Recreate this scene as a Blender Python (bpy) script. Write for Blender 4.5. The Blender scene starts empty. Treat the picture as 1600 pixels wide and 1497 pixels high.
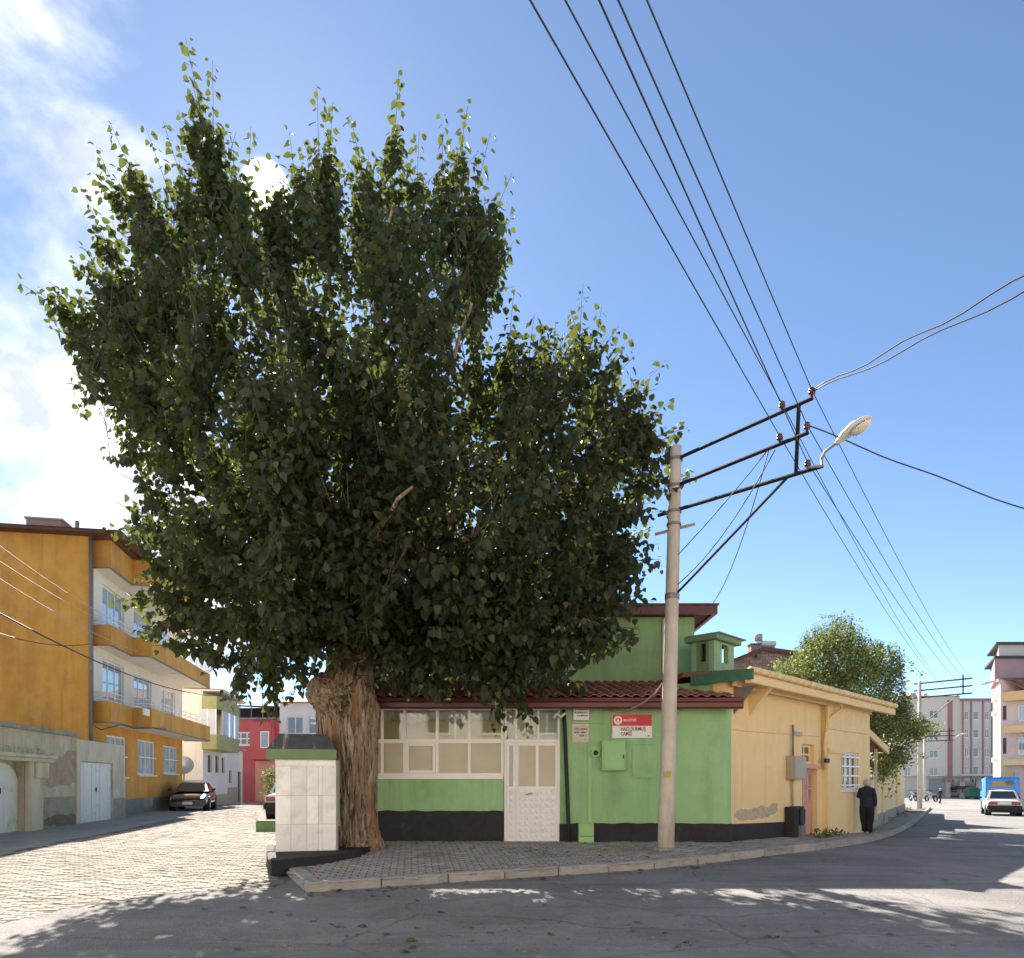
import bpy, bmesh, math, random
import numpy as np
from mathutils import Vector, Matrix, noise as mnoise
from math import sin, cos, pi, radians, sqrt, atan2

random.seed(7); RNG = np.random.default_rng(11)
SC = bpy.context.scene
COL = SC.collection

# ------------------------------------------------------------------ camera
EYE = 1.6
F, CX, HZ = 1100.0, 800.0, 1220.0          # photo focal length, centre column and horizon row in pixels
cam_d = bpy.data.cameras.new("camera")
cam_d.sensor_fit = 'HORIZONTAL'; cam_d.sensor_width = 36.0
cam_d.lens = F / 1600 * 36.0
cam_d.shift_y = (HZ - 748.5) / 1600.0
cam_d.clip_start = 0.1; cam_d.clip_end = 6000
cam = bpy.data.objects.new("camera", cam_d); COL.objects.link(cam)
cam.location = (0, 0, EYE); cam.rotation_euler = (radians(90), 0, 0)
SC.camera = cam

# ------------------------------------------------------------------ light
SUN_DIR = Vector((-0.35, 1.0, 0.841)).normalized()
SUN_EL = math.asin(SUN_DIR.z); SUN_AZ = atan2(SUN_DIR.x, SUN_DIR.y)
SKY_STRENGTH = 0.084
SUN_STRENGTH = 4.7
EXPOSURE = 1.80
SC.view_settings.view_transform = 'Standard'; SC.view_settings.look = 'None'
SC.view_settings.exposure = EXPOSURE; SC.view_settings.gamma = 1.0
SC.view_settings.use_curve_mapping = False
SC.render.engine = 'CYCLES'
SC.cycles.use_denoising = True
SC.cycles.max_bounces = 7; SC.cycles.diffuse_bounces = 4; SC.cycles.glossy_bounces = 3
SC.cycles.transparent_max_bounces = 8; SC.cycles.transmission_bounces = 4
SC.cycles.sample_clamp_indirect = 6.0

world = bpy.data.worlds.new("World"); SC.world = world; world.use_nodes = True
def build_world():
    nt = world.node_tree; nt.nodes.clear(); L = nt.links.new
    N = lambda t: nt.nodes.new(t)
    out = N('ShaderNodeOutputWorld'); bg = N('ShaderNodeBackground')
    sky = N('ShaderNodeTexSky'); sky.sky_type = 'NISHITA'; sky.sun_disc = False
    sky.sun_elevation = SUN_EL; sky.sun_rotation = SUN_AZ
    sky.altitude = 2200; sky.air_density = 0.68; sky.dust_density = 0.28; sky.ozone_density = 2.0
    tc = N('ShaderNodeTexCoord')
    # clouds: a bank to the left of the street, direction based
    sep = N('ShaderNodeSeparateXYZ'); L(tc.outputs['Generated'], sep.inputs[0])
    mp = N('ShaderNodeMapping'); mp.inputs['Scale'].default_value = (3.4, 3.4, 4.4)
    mp.inputs['Rotation'].default_value = (0.0, 0.55, 0.2); mp.inputs['Location'].default_value = (0.35, 0.1, 0.62)
    L(tc.outputs['Generated'], mp.inputs[0])
    nz = N('ShaderNodeTexNoise'); nz.inputs['Scale'].default_value = 1.15; nz.inputs['Detail'].default_value = 9
    nz.inputs['Roughness'].default_value = 0.56; nz.inputs['Distortion'].default_value = 0.35
    L(mp.outputs[0], nz.inputs['Vector'])
    mr = N('ShaderNodeMapRange'); mr.inputs['From Min'].default_value = -0.25; mr.inputs['From Max'].default_value = -0.41
    mr.inputs['To Min'].default_value = -0.45; mr.inputs['To Max'].default_value = 0.16
    L(sep.outputs['X'], mr.inputs['Value'])
    ad = N('ShaderNodeMath'); ad.operation = 'ADD'; L(nz.outputs['Fac'], ad.inputs[0]); L(mr.outputs[0], ad.inputs[1])
    cr = N('ShaderNodeMapRange'); cr.interpolation_type = 'SMOOTHSTEP'
    cr.inputs['From Min'].default_value = 0.43; cr.inputs['From Max'].default_value = 0.74
    cr.inputs['To Max'].default_value = 0.95
    L(ad.outputs[0], cr.inputs['Value'])
    grade = N('ShaderNodeMix'); grade.data_type = 'RGBA'; grade.blend_type = 'MULTIPLY'
    grade.inputs['Factor'].default_value = 1.0; grade.inputs['B'].default_value = (0.98, 1.0, 0.94, 1)
    L(sky.outputs[0], grade.inputs['A'])
    mix = N('ShaderNodeMix'); mix.data_type = 'RGBA'
    L(cr.outputs[0], mix.inputs['Factor']); L(grade.outputs['Result'], mix.inputs['A'])
    n2 = N('ShaderNodeTexNoise'); n2.inputs['Scale'].default_value = 2.6; n2.inputs['Detail'].default_value = 8; n2.inputs['Roughness'].default_value = 0.6; L(mp.outputs[0], n2.inputs['Vector'])
    r2 = N('ShaderNodeMapRange'); r2.inputs['From Min'].default_value = 0.36; r2.inputs['From Max'].default_value = 0.60; L(n2.outputs['Fac'], r2.inputs['Value'])
    cc = N('ShaderNodeMix'); cc.data_type = 'RGBA'; cc.inputs['A'].default_value = (3.0, 3.2, 3.55, 1); cc.inputs['B'].default_value = (6.0, 6.0, 6.0, 1)
    L(r2.outputs[0], cc.inputs['Factor']); L(cc.outputs['Result'], mix.inputs['B'])
    # the sun itself with its narrow aureole
    dot = N('ShaderNodeVectorMath'); dot.operation = 'DOT_PRODUCT'
    nrm = N('ShaderNodeVectorMath'); nrm.operation = 'NORMALIZE'; L(tc.outputs['Generated'], nrm.inputs[0])
    L(nrm.outputs[0], dot.inputs[0]); dot.inputs[1].default_value = SUN_DIR
    ac = N('ShaderNodeMath'); ac.operation = 'ARCCOSINE'; L(dot.outputs['Value'], ac.inputs[0])
    au = N('ShaderNodeMapRange'); au.interpolation_type = 'SMOOTHERSTEP'
    au.inputs['From Min'].default_value = radians(1.7); au.inputs['From Max'].default_value = radians(0.2)
    au.inputs['To Max'].default_value = 22.0; L(ac.outputs[0], au.inputs['Value'])
    ds = N('ShaderNodeMath'); ds.operation = 'LESS_THAN'; ds.inputs[1].default_value = radians(0.75); L(ac.outputs[0], ds.inputs[0])
    dm = N('ShaderNodeMath'); dm.operation = 'MULTIPLY_ADD'; dm.inputs[1].default_value = 40.0
    L(ds.outputs[0], dm.inputs[0]); L(au.outputs[0], dm.inputs[2])
    cmb = N('ShaderNodeVectorMath'); cmb.operation = 'SCALE'; cmb.inputs[0].default_value = (1.0, 0.95, 0.86)
    L(dm.outputs[0], cmb.inputs['Scale'])
    sm = N('ShaderNodeVectorMath'); sm.operation = 'ADD'; L(mix.outputs['Result'], sm.inputs[0]); L(cmb.outputs[0], sm.inputs[1])
    L(sm.outputs[0], bg.inputs['Color']); bg.inputs['Strength'].default_value = SKY_STRENGTH
    L(bg.outputs[0], out.inputs['Surface'])
build_world()
sun_d = bpy.data.lights.new("sun", 'SUN'); sun_d.energy = SUN_STRENGTH; sun_d.angle = radians(0.53); sun_d.color = (1.0, 0.91, 0.79)
sun_o = bpy.data.objects.new("sun", sun_d); COL.objects.link(sun_o)
sun_o.rotation_euler = SUN_DIR.to_track_quat('Z', 'Y').to_euler(); sun_o.location = (0, 0, 40)

# ------------------------------------------------------------------ terrain and pixel helpers
def sstep(a, b, x):
    t = np.clip((x - a) / (b - a), 0, 1); return t * t * (3 - 2 * t)
def zg(x, y):
    """height of the street surface"""
    s = (x - 4.0) * 0.69 + (y - 14.0) * 0.72
    return 0.25 * sstep(5.0, 16.0, y) + np.interp(s, [0, 5, 11, 38, 70], [0, -.13, -.33, -.64, -.70])
def P(u, v, d):
    return Vector(((u - CX) / F * d, d, EYE - (v - HZ) / F * d))
def G(u, v, dz=0.0):
    """street point seen at a photo pixel"""
    d = 12.0
    for _ in range(60):
        x = (u - CX) / F * d
        d = 0.5 * d + 0.5 * (EYE - float(zg(x, d)) - dz) * F / (v - HZ)
    return Vector(((u - CX) / F * d, d, float(zg((u - CX) / F * d, d)) + dz))

# ------------------------------------------------------------------ materials
def mat(name, col, rough=0.8, var=0.12, scale=3.0, bump=0.15, bscale=40.0, metal=0.0, spec=0.35,
        stain=None, stain_scale=1.2, stain_lo=0.55, stain_hi=0.75, streak=0.0, stretch=(1, 1, 1), coat=0.0, island=0.0):
    m = bpy.data.materials.new(name); m.use_nodes = True
    nt = m.node_tree; L = nt.links.new; N = lambda t: nt.nodes.new(t)
    p = nt.nodes['Principled BSDF']
    p.inputs['Roughness'].default_value = rough; p.inputs['Metallic'].default_value = metal
    p.inputs['Specular IOR Level'].default_value = spec; p.inputs['Coat Weight'].default_value = coat
    tc = N('ShaderNodeTexCoord'); mp = N('ShaderNodeMapping'); mp.inputs['Scale'].default_value = stretch
    L(tc.outputs['Object'], mp.inputs[0])
    n1 = N('ShaderNodeTexNoise'); n1.inputs['Scale'].default_value = scale; n1.inputs['Detail'].default_value = 6
    n1.inputs['Roughness'].default_value = 0.62; L(mp.outputs[0], n1.inputs['Vector'])
    mx = N('ShaderNodeMix'); mx.data_type = 'RGBA'
    c = Vector(col[:3])
    mx.inputs['A'].default_value = (*[max(0, k * (1 - 1.9 * var)) for k in c], 1)
    mx.inputs['B'].default_value = (*[min(1, k * (1 + 1.9 * var)) for k in c], 1)
    L(n1.outputs['Fac'], mx.inputs['Factor']); res = mx.outputs['Result']
    if stain:
        n2 = N('ShaderNodeTexNoise'); n2.inputs['Scale'].default_value = stain_scale; n2.inputs['Detail'].default_value = 8
        n2.inputs['Roughness'].default_value = 0.66
        if streak:
            m2 = N('ShaderNodeMapping'); m2.inputs['Scale'].default_value = (1, 1, 1 - streak); L(tc.outputs['Object'], m2.inputs[0])
            L(m2.outputs[0], n2.inputs['Vector'])
        else: L(mp.outputs[0], n2.inputs['Vector'])
        rr = N('ShaderNodeMapRange'); rr.inputs['From Min'].default_value = stain_lo; rr.inputs['From Max'].default_value = stain_hi
        L(n2.outputs['Fac'], rr.inputs['Value'])
        ms = N('ShaderNodeMix'); ms.data_type = 'RGBA'; ms.inputs['B'].default_value = (*stain[:3], 1)
        L(rr.outputs[0], ms.inputs['Factor']); L(res, ms.inputs['A']); res = ms.outputs['Result']
    if island:
        ge = N('ShaderNodeNewGeometry'); oi = N('ShaderNodeObjectInfo')
        ad = N('ShaderNodeMath'); ad.operation = 'ADD'; L(ge.outputs['Random Per Island'], ad.inputs[0]); L(oi.outputs['Random'], ad.inputs[1])
        fr = N('ShaderNodeMath'); fr.operation = 'FRACT'; L(ad.outputs[0], fr.inputs[0])
        ir = N('ShaderNodeMapRange'); ir.inputs['To Min'].default_value = 1 - island; ir.inputs['To Max'].default_value = 1 + island
        L(fr.outputs[0], ir.inputs['Value'])
        sc_ = N('ShaderNodeVectorMath'); sc_.operation = 'SCALE'; L(res, sc_.inputs[0]); L(ir.outputs[0], sc_.inputs['Scale']); res = sc_.outputs[0]
    L(res, p.inputs['Base Color'])
    if bump:
        n3 = N('ShaderNodeTexNoise'); n3.inputs['Scale'].default_value = bscale; n3.inputs['Detail'].default_value = 5
        L(mp.outputs[0], n3.inputs['Vector'])
        b = N('ShaderNodeBump'); b.inputs['Strength'].default_value = bump; b.inputs['Distance'].default_value = 0.02
        L(n3.outputs['Fac'], b.inputs['Height']); L(b.outputs[0], p.inputs['Normal'])
    return m

def leaf_mat(name, dark, light, trans, tw=0.35):
    m = bpy.data.materials.new(name); m.use_nodes = True
    nt = m.node_tree; L = nt.links.new; N = lambda t: nt.nodes.new(t)
    out = nt.nodes['Material Output']; p = nt.nodes['Principled BSDF']
    ge = N('ShaderNodeNewGeometry'); oi = N('ShaderNodeObjectInfo')
    ad = N('ShaderNodeMath'); ad.operation = 'ADD'; L(ge.outputs['Random Per Island'], ad.inputs[0]); L(oi.outputs['Random'], ad.inputs[1])
    fr = N('ShaderNodeMath'); fr.operation = 'FRACT'; L(ad.outputs[0], fr.inputs[0])
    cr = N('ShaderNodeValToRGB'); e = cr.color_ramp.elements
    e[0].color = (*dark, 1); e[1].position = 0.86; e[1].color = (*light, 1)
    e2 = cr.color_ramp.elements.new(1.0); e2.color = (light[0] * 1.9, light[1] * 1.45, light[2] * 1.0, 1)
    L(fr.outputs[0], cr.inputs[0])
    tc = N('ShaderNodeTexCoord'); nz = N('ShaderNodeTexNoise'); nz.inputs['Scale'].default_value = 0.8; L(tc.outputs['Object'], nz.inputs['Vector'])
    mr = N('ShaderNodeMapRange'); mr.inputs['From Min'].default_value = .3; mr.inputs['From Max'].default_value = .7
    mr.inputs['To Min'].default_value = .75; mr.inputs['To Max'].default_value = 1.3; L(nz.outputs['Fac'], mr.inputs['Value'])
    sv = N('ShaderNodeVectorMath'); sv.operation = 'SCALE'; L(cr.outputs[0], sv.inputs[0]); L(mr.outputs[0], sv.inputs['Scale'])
    L(sv.outputs[0], p.inputs['Base Color'])
    p.inputs['Roughness'].default_value = 0.55; p.inputs['Specular IOR Level'].default_value = 0.3
    tr = N('ShaderNodeBsdfTranslucent'); tr.inputs['Color'].default_value = (*trans, 1)
    mx = N('ShaderNodeMixShader'); mx.inputs[0].default_value = tw
    L(p.outputs[0], mx.inputs[1]); L(tr.outputs[0], mx.inputs[2]); L(mx.outputs[0], out.inputs['Surface'])
    return m

def glass_mat(name, tint=(0.9, 0.93, 0.9)):
    m = bpy.data.materials.new(name); m.use_nodes = True
    nt = m.node_tree; L = nt.links.new; N = lambda t: nt.nodes.new(t); out = nt.nodes['Material Output']
    nt.nodes.remove(nt.nodes['Principled BSDF'])
    fz = N('ShaderNodeFresnel'); fz.inputs['IOR'].default_value = 1.6
    t = N('ShaderNodeBsdfTransparent'); t.inputs['Color'].default_value = (*tint, 1)
    g = N('ShaderNodeBsdfGlossy'); g.inputs['Roughness'].default_value = 0.02
    mx = N('ShaderNodeMixShader'); L(fz.outputs[0], mx.inputs[0]); L(t.outputs[0], mx.inputs[1]); L(g.outputs[0], mx.inputs[2])
    L(mx.outputs[0], out.inputs['Surface']); return m

def window_mat(name, col, ior=2.1, rough=0.04):
    m = mat(name, col, rough=rough, var=0.3, scale=0.7, bump=0.0, spec=0.5)
    m.node_tree.nodes['Principled BSDF'].inputs['IOR'].default_value = ior
    return m

M = {}
M['asphalt'] = mat('asphalt', (0.25, 0.243, 0.238), rough=0.92, var=0.30, scale=75, bump=1.0, bscale=60, stain=(0.135, 0.13, 0.128), stain_scale=0.6, stain_lo=0.40, stain_hi=0.72)
def weather_asphalt(m):
    """long wheel streaks, a few tar cracks and pale dust patches"""
    nt = m.node_tree; L = nt.links.new; N = lambda t: nt.nodes.new(t); p = nt.nodes['Principled BSDF']; src = p.inputs['Base Color'].links[0].from_socket
    tc = N('ShaderNodeTexCoord')
    def layer(src, col, scale, rot, lo, hi, amt, sc=1.0, det=7):
        mp = N('ShaderNodeMapping'); mp.inputs['Scale'].default_value = scale; mp.inputs['Rotation'].default_value = (0, 0, rot); L(tc.outputs['Object'], mp.inputs[0])
        n = N('ShaderNodeTexNoise'); n.inputs['Scale'].default_value = sc; n.inputs['Detail'].default_value = det; n.inputs['Roughness'].default_value = .65; n.inputs['Distortion'].default_value = .4; L(mp.outputs[0], n.inputs['Vector'])
        r = N('ShaderNodeMapRange'); r.inputs['From Min'].default_value = lo; r.inputs['From Max'].default_value = hi; r.inputs['To Max'].default_value = amt; L(n.outputs['Fac'], r.inputs['Value'])
        x = N('ShaderNodeMix'); x.data_type = 'RGBA'; x.inputs['B'].default_value = (*col, 1); L(r.outputs[0], x.inputs['Factor']); L(src, x.inputs['A']); return x.outputs['Result']
    src = layer(src, (0.29, 0.27, 0.245), (.25, 2.6, 1), .12, .52, .72, .75)
    src = layer(src, (0.10, 0.097, 0.097), (.3, 3.4, 1), .18, .56, .74, .7)
    src = layer(src, (0.33, 0.31, 0.28), (14, 14, 14), 0, .60, .70, .8, 1.0, 3)
    src = layer(src, (0.075, 0.072, 0.07), (16, 16, 16), .4, .61, .70, .8, 1.0, 3)
    mp = N('ShaderNodeMapping'); mp.inputs['Scale'].default_value = (.32, .5, 1); L(tc.outputs['Object'], mp.inputs[0])
    nz = N('ShaderNodeTexNoise'); nz.inputs['Scale'].default_value = 2.2; nz.inputs['Detail'].default_value = 6; L(mp.outputs[0], nz.inputs['Vector'])
    ad = N('ShaderNodeMix'); ad.data_type = 'RGBA'; ad.inputs['Factor'].default_value = .22; L(mp.outputs[0], ad.inputs['A']); L(nz.outputs['Color'], ad.inputs['B'])
    vo = N('ShaderNodeTexVoronoi'); vo.feature = 'DISTANCE_TO_EDGE'; vo.inputs['Scale'].default_value = 1.3; L(ad.outputs['Result'], vo.inputs['Vector'])
    r = N('ShaderNodeMapRange'); r.inputs['From Min'].default_value = .009; r.inputs['From Max'].default_value = .003; r.inputs['To Max'].default_value = .38; L(vo.outputs['Distance'], r.inputs['Value'])
    x = N('ShaderNodeMix'); x.data_type = 'RGBA'; x.inputs['B'].default_value = (0.06, 0.056, 0.054, 1); L(r.outputs[0], x.inputs['Factor']); L(src, x.inputs['A']); L(x.outputs['Result'], p.inputs['Base Color'])
weather_asphalt(M['asphalt'])
M['joint_sand'] = mat('joint_sand', (0.085, 0.075, 0.062), rough=0.95, var=0.2, scale=20)
M['paver'] = mat('concrete_paver', (0.285, 0.255, 0.22), rough=0.9, var=0.16, scale=2.2, bump=0.3, bscale=70, stain=(0.18, 0.16, 0.135), stain_scale=0.5, stain_lo=.48, stain_hi=.75, island=0.28)
M['walk_paver'] = mat('grey_paver', (0.33, 0.305, 0.28), rough=0.9, var=0.16, scale=2.6, bump=0.3, bscale=70, stain=(0.17, 0.155, 0.14), stain_scale=1.1, stain_lo=.5, stain_hi=.75, island=0.16)
M['kerb'] = mat('kerb_concrete', (0.36, 0.34, 0.305), rough=0.9, var=0.2, scale=4, bump=0.5, bscale=35, stain=(0.19, 0.175, 0.155), stain_scale=3, island=0.1)
M['concrete'] = mat('old_concrete', (0.33, 0.31, 0.275), rough=0.92, var=0.18, scale=2.5, bump=0.4, bscale=30, stain=(0.19, 0.175, 0.155), stain_scale=1.0)
M['green'] = mat('green_wall_paint', (0.3, 0.505, 0.235), rough=0.72, var=0.07, scale=1.6, bump=0.22, bscale=45, stain=(0.20, 0.335, 0.155), stain_scale=1.5, stain_lo=.46, stain_hi=.80, streak=.78)
M['green_trim'] = mat('green_trim_paint', (0.17, 0.255, 0.12), rough=0.7, var=0.14, scale=5, bump=0.3)
M['green_metal'] = mat('green_metal_paint', (0.31, 0.55, 0.235), rough=0.5, var=0.06, scale=4, bump=0.05)
M['dark_green'] = mat('dark_green_paint', (0.05, 0.155, 0.09), rough=0.6, var=0.2, scale=6, bump=0.2)
M['black_plinth'] = mat('black_plinth', (0.034, 0.031, 0.033), rough=0.85, var=0.25, scale=8, bump=0.7, bscale=55, stain=(0.06, 0.057, 0.055), stain_scale=2.5, stain_lo=.58)
M['white_frame'] = mat('white_window_frame', (0.84, 0.81, 0.755), rough=0.4, var=0.04, scale=3, bump=0.0, spec=0.5)
M['door_white'] = mat('white_door', (0.82, 0.805, 0.78), rough=0.35, var=0.05, scale=3, bump=0.03, spec=0.5)
M['frosted'] = mat('frosted_glass', (0.47, 0.43, 0.31), rough=0.22, var=0.13, scale=1.6, bump=0.25, bscale=90, spec=0.5)
M['glass'] = glass_mat('clear_glass')
M['curtain'] = mat('white_curtain', (0.85, 0.82, 0.77), rough=0.9, var=0.05, scale=2, bump=0.1)
M['interior'] = mat('interior_wall', (0.78, 0.68, 0.44), rough=0.9, var=0.08, scale=1)
M['red_gutter'] = mat('dark_red_gutter', (0.115, 0.024, 0.024), rough=0.38, var=0.12, scale=4, bump=0.05, spec=0.5)
M['tile'] = mat('clay_roof_tile', (0.26, 0.115, 0.085), rough=0.85, var=0.25, scale=5, bump=0.35, bscale=60, stain=(0.15, 0.10, 0.09), stain_scale=2.5, island=0.22)
M['yellow'] = mat('yellow_wall_paint', (0.85, 0.62, 0.3), rough=0.8, var=0.07, scale=1.4, bump=0.4, bscale=22, stain=(0.78, 0.57, 0.29), stain_scale=0.7, stain_lo=.5, stain_hi=.75)
M['yellow_trim'] = mat('yellow_trim_paint', (0.83, 0.6, 0.31), rough=0.75, var=0.12, scale=5, bump=0.3, stain=(0.48, 0.33, 0.17), stain_scale=5, stain_lo=.58)
M['bare_plaster'] = mat('bare_plaster', (0.5, 0.41, 0.28), rough=0.95, var=0.22, scale=9, bump=0.7, bscale=30)
M['orange'] = mat('orange_wall_paint', (0.66, 0.325, 0.06), rough=0.85, var=0.13, scale=1.1, bump=0.45, bscale=26, stain=(0.44, 0.205, 0.05), stain_scale=0.9, stain_lo=.44, stain_hi=.70, streak=.7)
M['cream'] = mat('cream_wall', (0.8, 0.74, 0.65), rough=0.85, var=0.06, scale=1.5, bump=0.2, stain=(0.6, 0.53, 0.44), stain_scale=0.8, stain_lo=.56)
M['white_wall'] = mat('white_limewash', (0.78, 0.73, 0.7), rough=0.9, var=0.07, scale=1.4, bump=0.3, stain=(0.5, 0.44, 0.4), stain_scale=1.1, stain_lo=.6)
M['olive'] = mat('olive_balcony_paint', (0.38, 0.37, 0.16), rough=0.8, var=0.1, scale=3)
M['red_wall'] = mat('red_wall_paint', (0.5, 0.105, 0.11), rough=0.8, var=0.12, scale=1.5, stain=(0.44, 0.12, 0.11), stain_scale=0.8)
M['grey_plinth'] = mat('grey_plinth', (0.22, 0.21, 0.19), rough=0.95, var=0.25, scale=7, bump=0.7, bscale=40)
M['old_plaster'] = mat('old_plaster', (0.55, 0.485, 0.38), rough=0.95, var=0.2, scale=2.2, bump=0.6, bscale=22, stain=(0.33, 0.28, 0.21), stain_scale=1.5, stain_lo=.45, stain_hi=.72, streak=.75)
M['pier_plaster'] = mat('pier_plaster', (0.6, 0.54, 0.44), rough=0.95, var=0.12, scale=2.2, bump=0.5, bscale=22, stain=(0.30, 0.26, 0.21), stain_scale=1.6, stain_lo=.52, stain_hi=.75, streak=.8)
M['pink_plaster'] = mat('pinkish_bare_plaster', (0.40, 0.30, 0.235), rough=0.95, var=0.28, scale=4, bump=0.6, bscale=30)
M['broken'] = mat('broken_masonry', (0.20, 0.15, 0.115), rough=0.95, var=0.5, scale=12, bump=1.0, bscale=18)
M['metal_white'] = mat('weathered_white_metal', (0.68, 0.69, 0.70), rough=0.55, var=0.06, scale=3, bump=0.1, stain=(0.38, 0.30, 0.20), stain_scale=2.2, stain_lo=.58, stain_hi=.74)
M['marble'] = mat('white_marble', (0.83, 0.81, 0.755), rough=0.35, var=0.09, scale=3.5, bump=0.05, spec=0.5, stain=(0.55, 0.50, 0.40), stain_scale=3.0, stain_lo=.50, stain_hi=.78, island=0.10)
M['bitumen'] = mat('bitumen_sheet', (0.1, 0.1, 0.1), rough=0.8, var=0.25, scale=7, bump=0.5)
M['pole'] = mat('pole_concrete', (0.56, 0.495, 0.4), rough=0.9, var=0.14, scale=3, bump=0.35, bscale=50, stain=(0.32, 0.275, 0.22), stain_scale=3, stain_lo=.5, streak=.85)
M['black_steel'] = mat('black_steel', (0.022, 0.021, 0.024), rough=0.85, var=0.2, scale=6, bump=0.1, spec=0.15)
M['grey_steel'] = mat('grey_steel', (0.22, 0.21, 0.205), rough=0.55, var=0.2, scale=6, bump=0.1, metal=0.3)
M['porcelain'] = mat('brown_porcelain', (0.10, 0.03, 0.02), rough=0.2, var=0.1, scale=8, bump=0, spec=0.6)
M['cable'] = mat('cable_sheath', (0.045, 0.045, 0.06), rough=0.6, var=0.05, scale=3, bump=0)
M['cable_grey'] = mat('grey_cable', (0.42, 0.40, 0.42), rough=0.6, var=0.05, scale=3, bump=0)
M['lamp_shell'] = mat('lamp_shell', (0.60, 0.60, 0.58), rough=0.45, var=0.06, scale=5, bump=0.0)
M['lamp_glass'] = mat('lamp_lens', (0.62, 0.58, 0.48), rough=0.2, var=0.1, scale=5, bump=0, spec=0.6)
M['bark'] = None
M['dado'] = mat('cement_dado', (0.34, 0.305, 0.24), rough=0.95, var=0.25, scale=3, bump=0.7, bscale=30, stain=(0.22, 0.19, 0.15), stain_scale=1.4)
M['twig'] = mat('twig_bark', (0.075, 0.058, 0.042), rough=0.9, var=0.25, scale=10, bump=0.4)
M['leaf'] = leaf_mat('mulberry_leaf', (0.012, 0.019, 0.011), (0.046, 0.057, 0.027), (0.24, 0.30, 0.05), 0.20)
M['leaf2'] = leaf_mat('garden_tree_leaf', (0.07, 0.105, 0.04), (0.20, 0.245, 0.095), (0.26, 0.34, 0.08), 0.33)
M['weed'] = leaf_mat('weed_leaf', (0.06, 0.075, 0.025), (0.15, 0.16, 0.06), (0.2, 0.24, 0.05), 0.25)
M['black_paint'] = mat('black_car_paint', (0.012, 0.013, 0.016), rough=0.18, var=0.05, scale=2, bump=0, spec=0.55, coat=0.6)
M['white_paint'] = mat('white_car_paint', (0.70, 0.69, 0.66), rough=0.3, var=0.04, scale=2, bump=0, spec=0.5, coat=0.4)
M['blue_paint'] = mat('blue_van_paint', (0.02, 0.26, 0.68), rough=0.35, var=0.08, scale=2, bump=0, coat=0.3)
M['car_glass'] = window_mat('car_glass', (0.03, 0.04, 0.045), 1.8)
M['rubber'] = mat('tyre_rubber', (0.018, 0.018, 0.018), rough=0.85, var=0.2, scale=9, bump=0.1)
M['black_plastic'] = mat('black_plastic', (0.02, 0.02, 0.022), rough=0.6, var=0.1, scale=5, bump=0)
M['alloy'] = mat('wheel_rim', (0.45, 0.45, 0.45), rough=0.35, var=0.1, scale=5, bump=0, metal=0.7)
M['head_lens'] = mat('headlight_lens', (0.55, 0.57, 0.58), rough=0.1, var=0.1, scale=9, bump=0, spec=0.7)
M['tail_lens'] = mat('taillight_lens', (0.30, 0.02, 0.015), rough=0.2, var=0.15, scale=9, bump=0, spec=0.6)
M['plate'] = mat('licence_plate', (0.75, 0.74, 0.70), rough=0.4, var=0.03, scale=4, bump=0)
M['navy'] = mat('navy_jacket', (0.02, 0.023, 0.04), rough=0.9, var=0.3, scale=9, bump=0.4, bscale=25)
M['trousers'] = mat('black_trousers', (0.014, 0.014, 0.017), rough=0.9, var=0.3, scale=9, bump=0.4, bscale=25)
M['skin'] = mat('skin', (0.42, 0.25, 0.17), rough=0.55, var=0.06, scale=9, bump=0)
M['grey_hair'] = mat('grey_hair', (0.48, 0.44, 0.40), rough=0.85, var=0.2, scale=40, bump=0.4, bscale=80)
M['shoe'] = mat('black_shoe', (0.01, 0.01, 0.01), rough=0.4, var=0.1, scale=9, bump=0)
M['shirt'] = mat('pale_shirt', (0.62, 0.63, 0.67), rough=0.9, var=0.06, scale=9, bump=0.2)
M['window'] = window_mat('window_glass', (0.30, 0.38, 0.46), 2.0)
M['window_dark'] = window_mat('dark_window_glass', (0.09, 0.085, 0.08), 1.8)
M['lace'] = mat('lace_curtain', (0.62, 0.60, 0.58), rough=0.9, var=0.18, scale=9, bump=0.2)
M['brown_wood'] = mat('dark_brown_wood', (0.12, 0.05, 0.033), rough=0.7, var=0.25, scale=6, bump=0.3, stretch=(1, 1, .2))
M['pink_door'] = mat('faded_pink_door', (0.62, 0.31, 0.215), rough=0.6, var=0.08, scale=4, bump=0.1, stain=(0.42, 0.13, 0.06), stain_scale=4, stain_lo=.62)
M['box_grey'] = mat('meter_box_paint', (0.37, 0.335, 0.255), rough=0.5, var=0.06, scale=4, bump=0.05)
M['rust'] = mat('rusty_panel', (0.66, 0.56, 0.42), rough=0.8, var=0.1, scale=5, bump=0.2, stain=(0.42, 0.14, 0.03), stain_scale=5, stain_lo=.5, stain_hi=.6)
M['sign_red'] = mat('sign_red', (0.58, 0.006, 0.03), rough=0.35, var=0.06, scale=3, bump=0, spec=0.5)
M['sign_white'] = mat('sign_white', (0.78, 0.76, 0.73), rough=0.4, var=0.03, scale=3, bump=0)
M['sign_text'] = mat('sign_lettering', (0.20, 0.045, 0.05), rough=0.5, var=0.05, scale=3, bump=0)
M['ink'] = mat('black_ink', (0.05, 0.047, 0.045), rough=0.6, var=0.1, scale=8, bump=0)
M['paper'] = mat('weathered_notice', (0.60, 0.56, 0.48), rough=0.7, var=0.1, scale=14, bump=0.1, stain=(0.42, 0.38, 0.31), stain_scale=12, stain_lo=.5)
M['brick_wall'] = None
M['apt_wall'] = mat('beige_apartment_wall', (0.7, 0.62, 0.52), rough=0.9, var=0.06, scale=0.8, bump=0.15)
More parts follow.
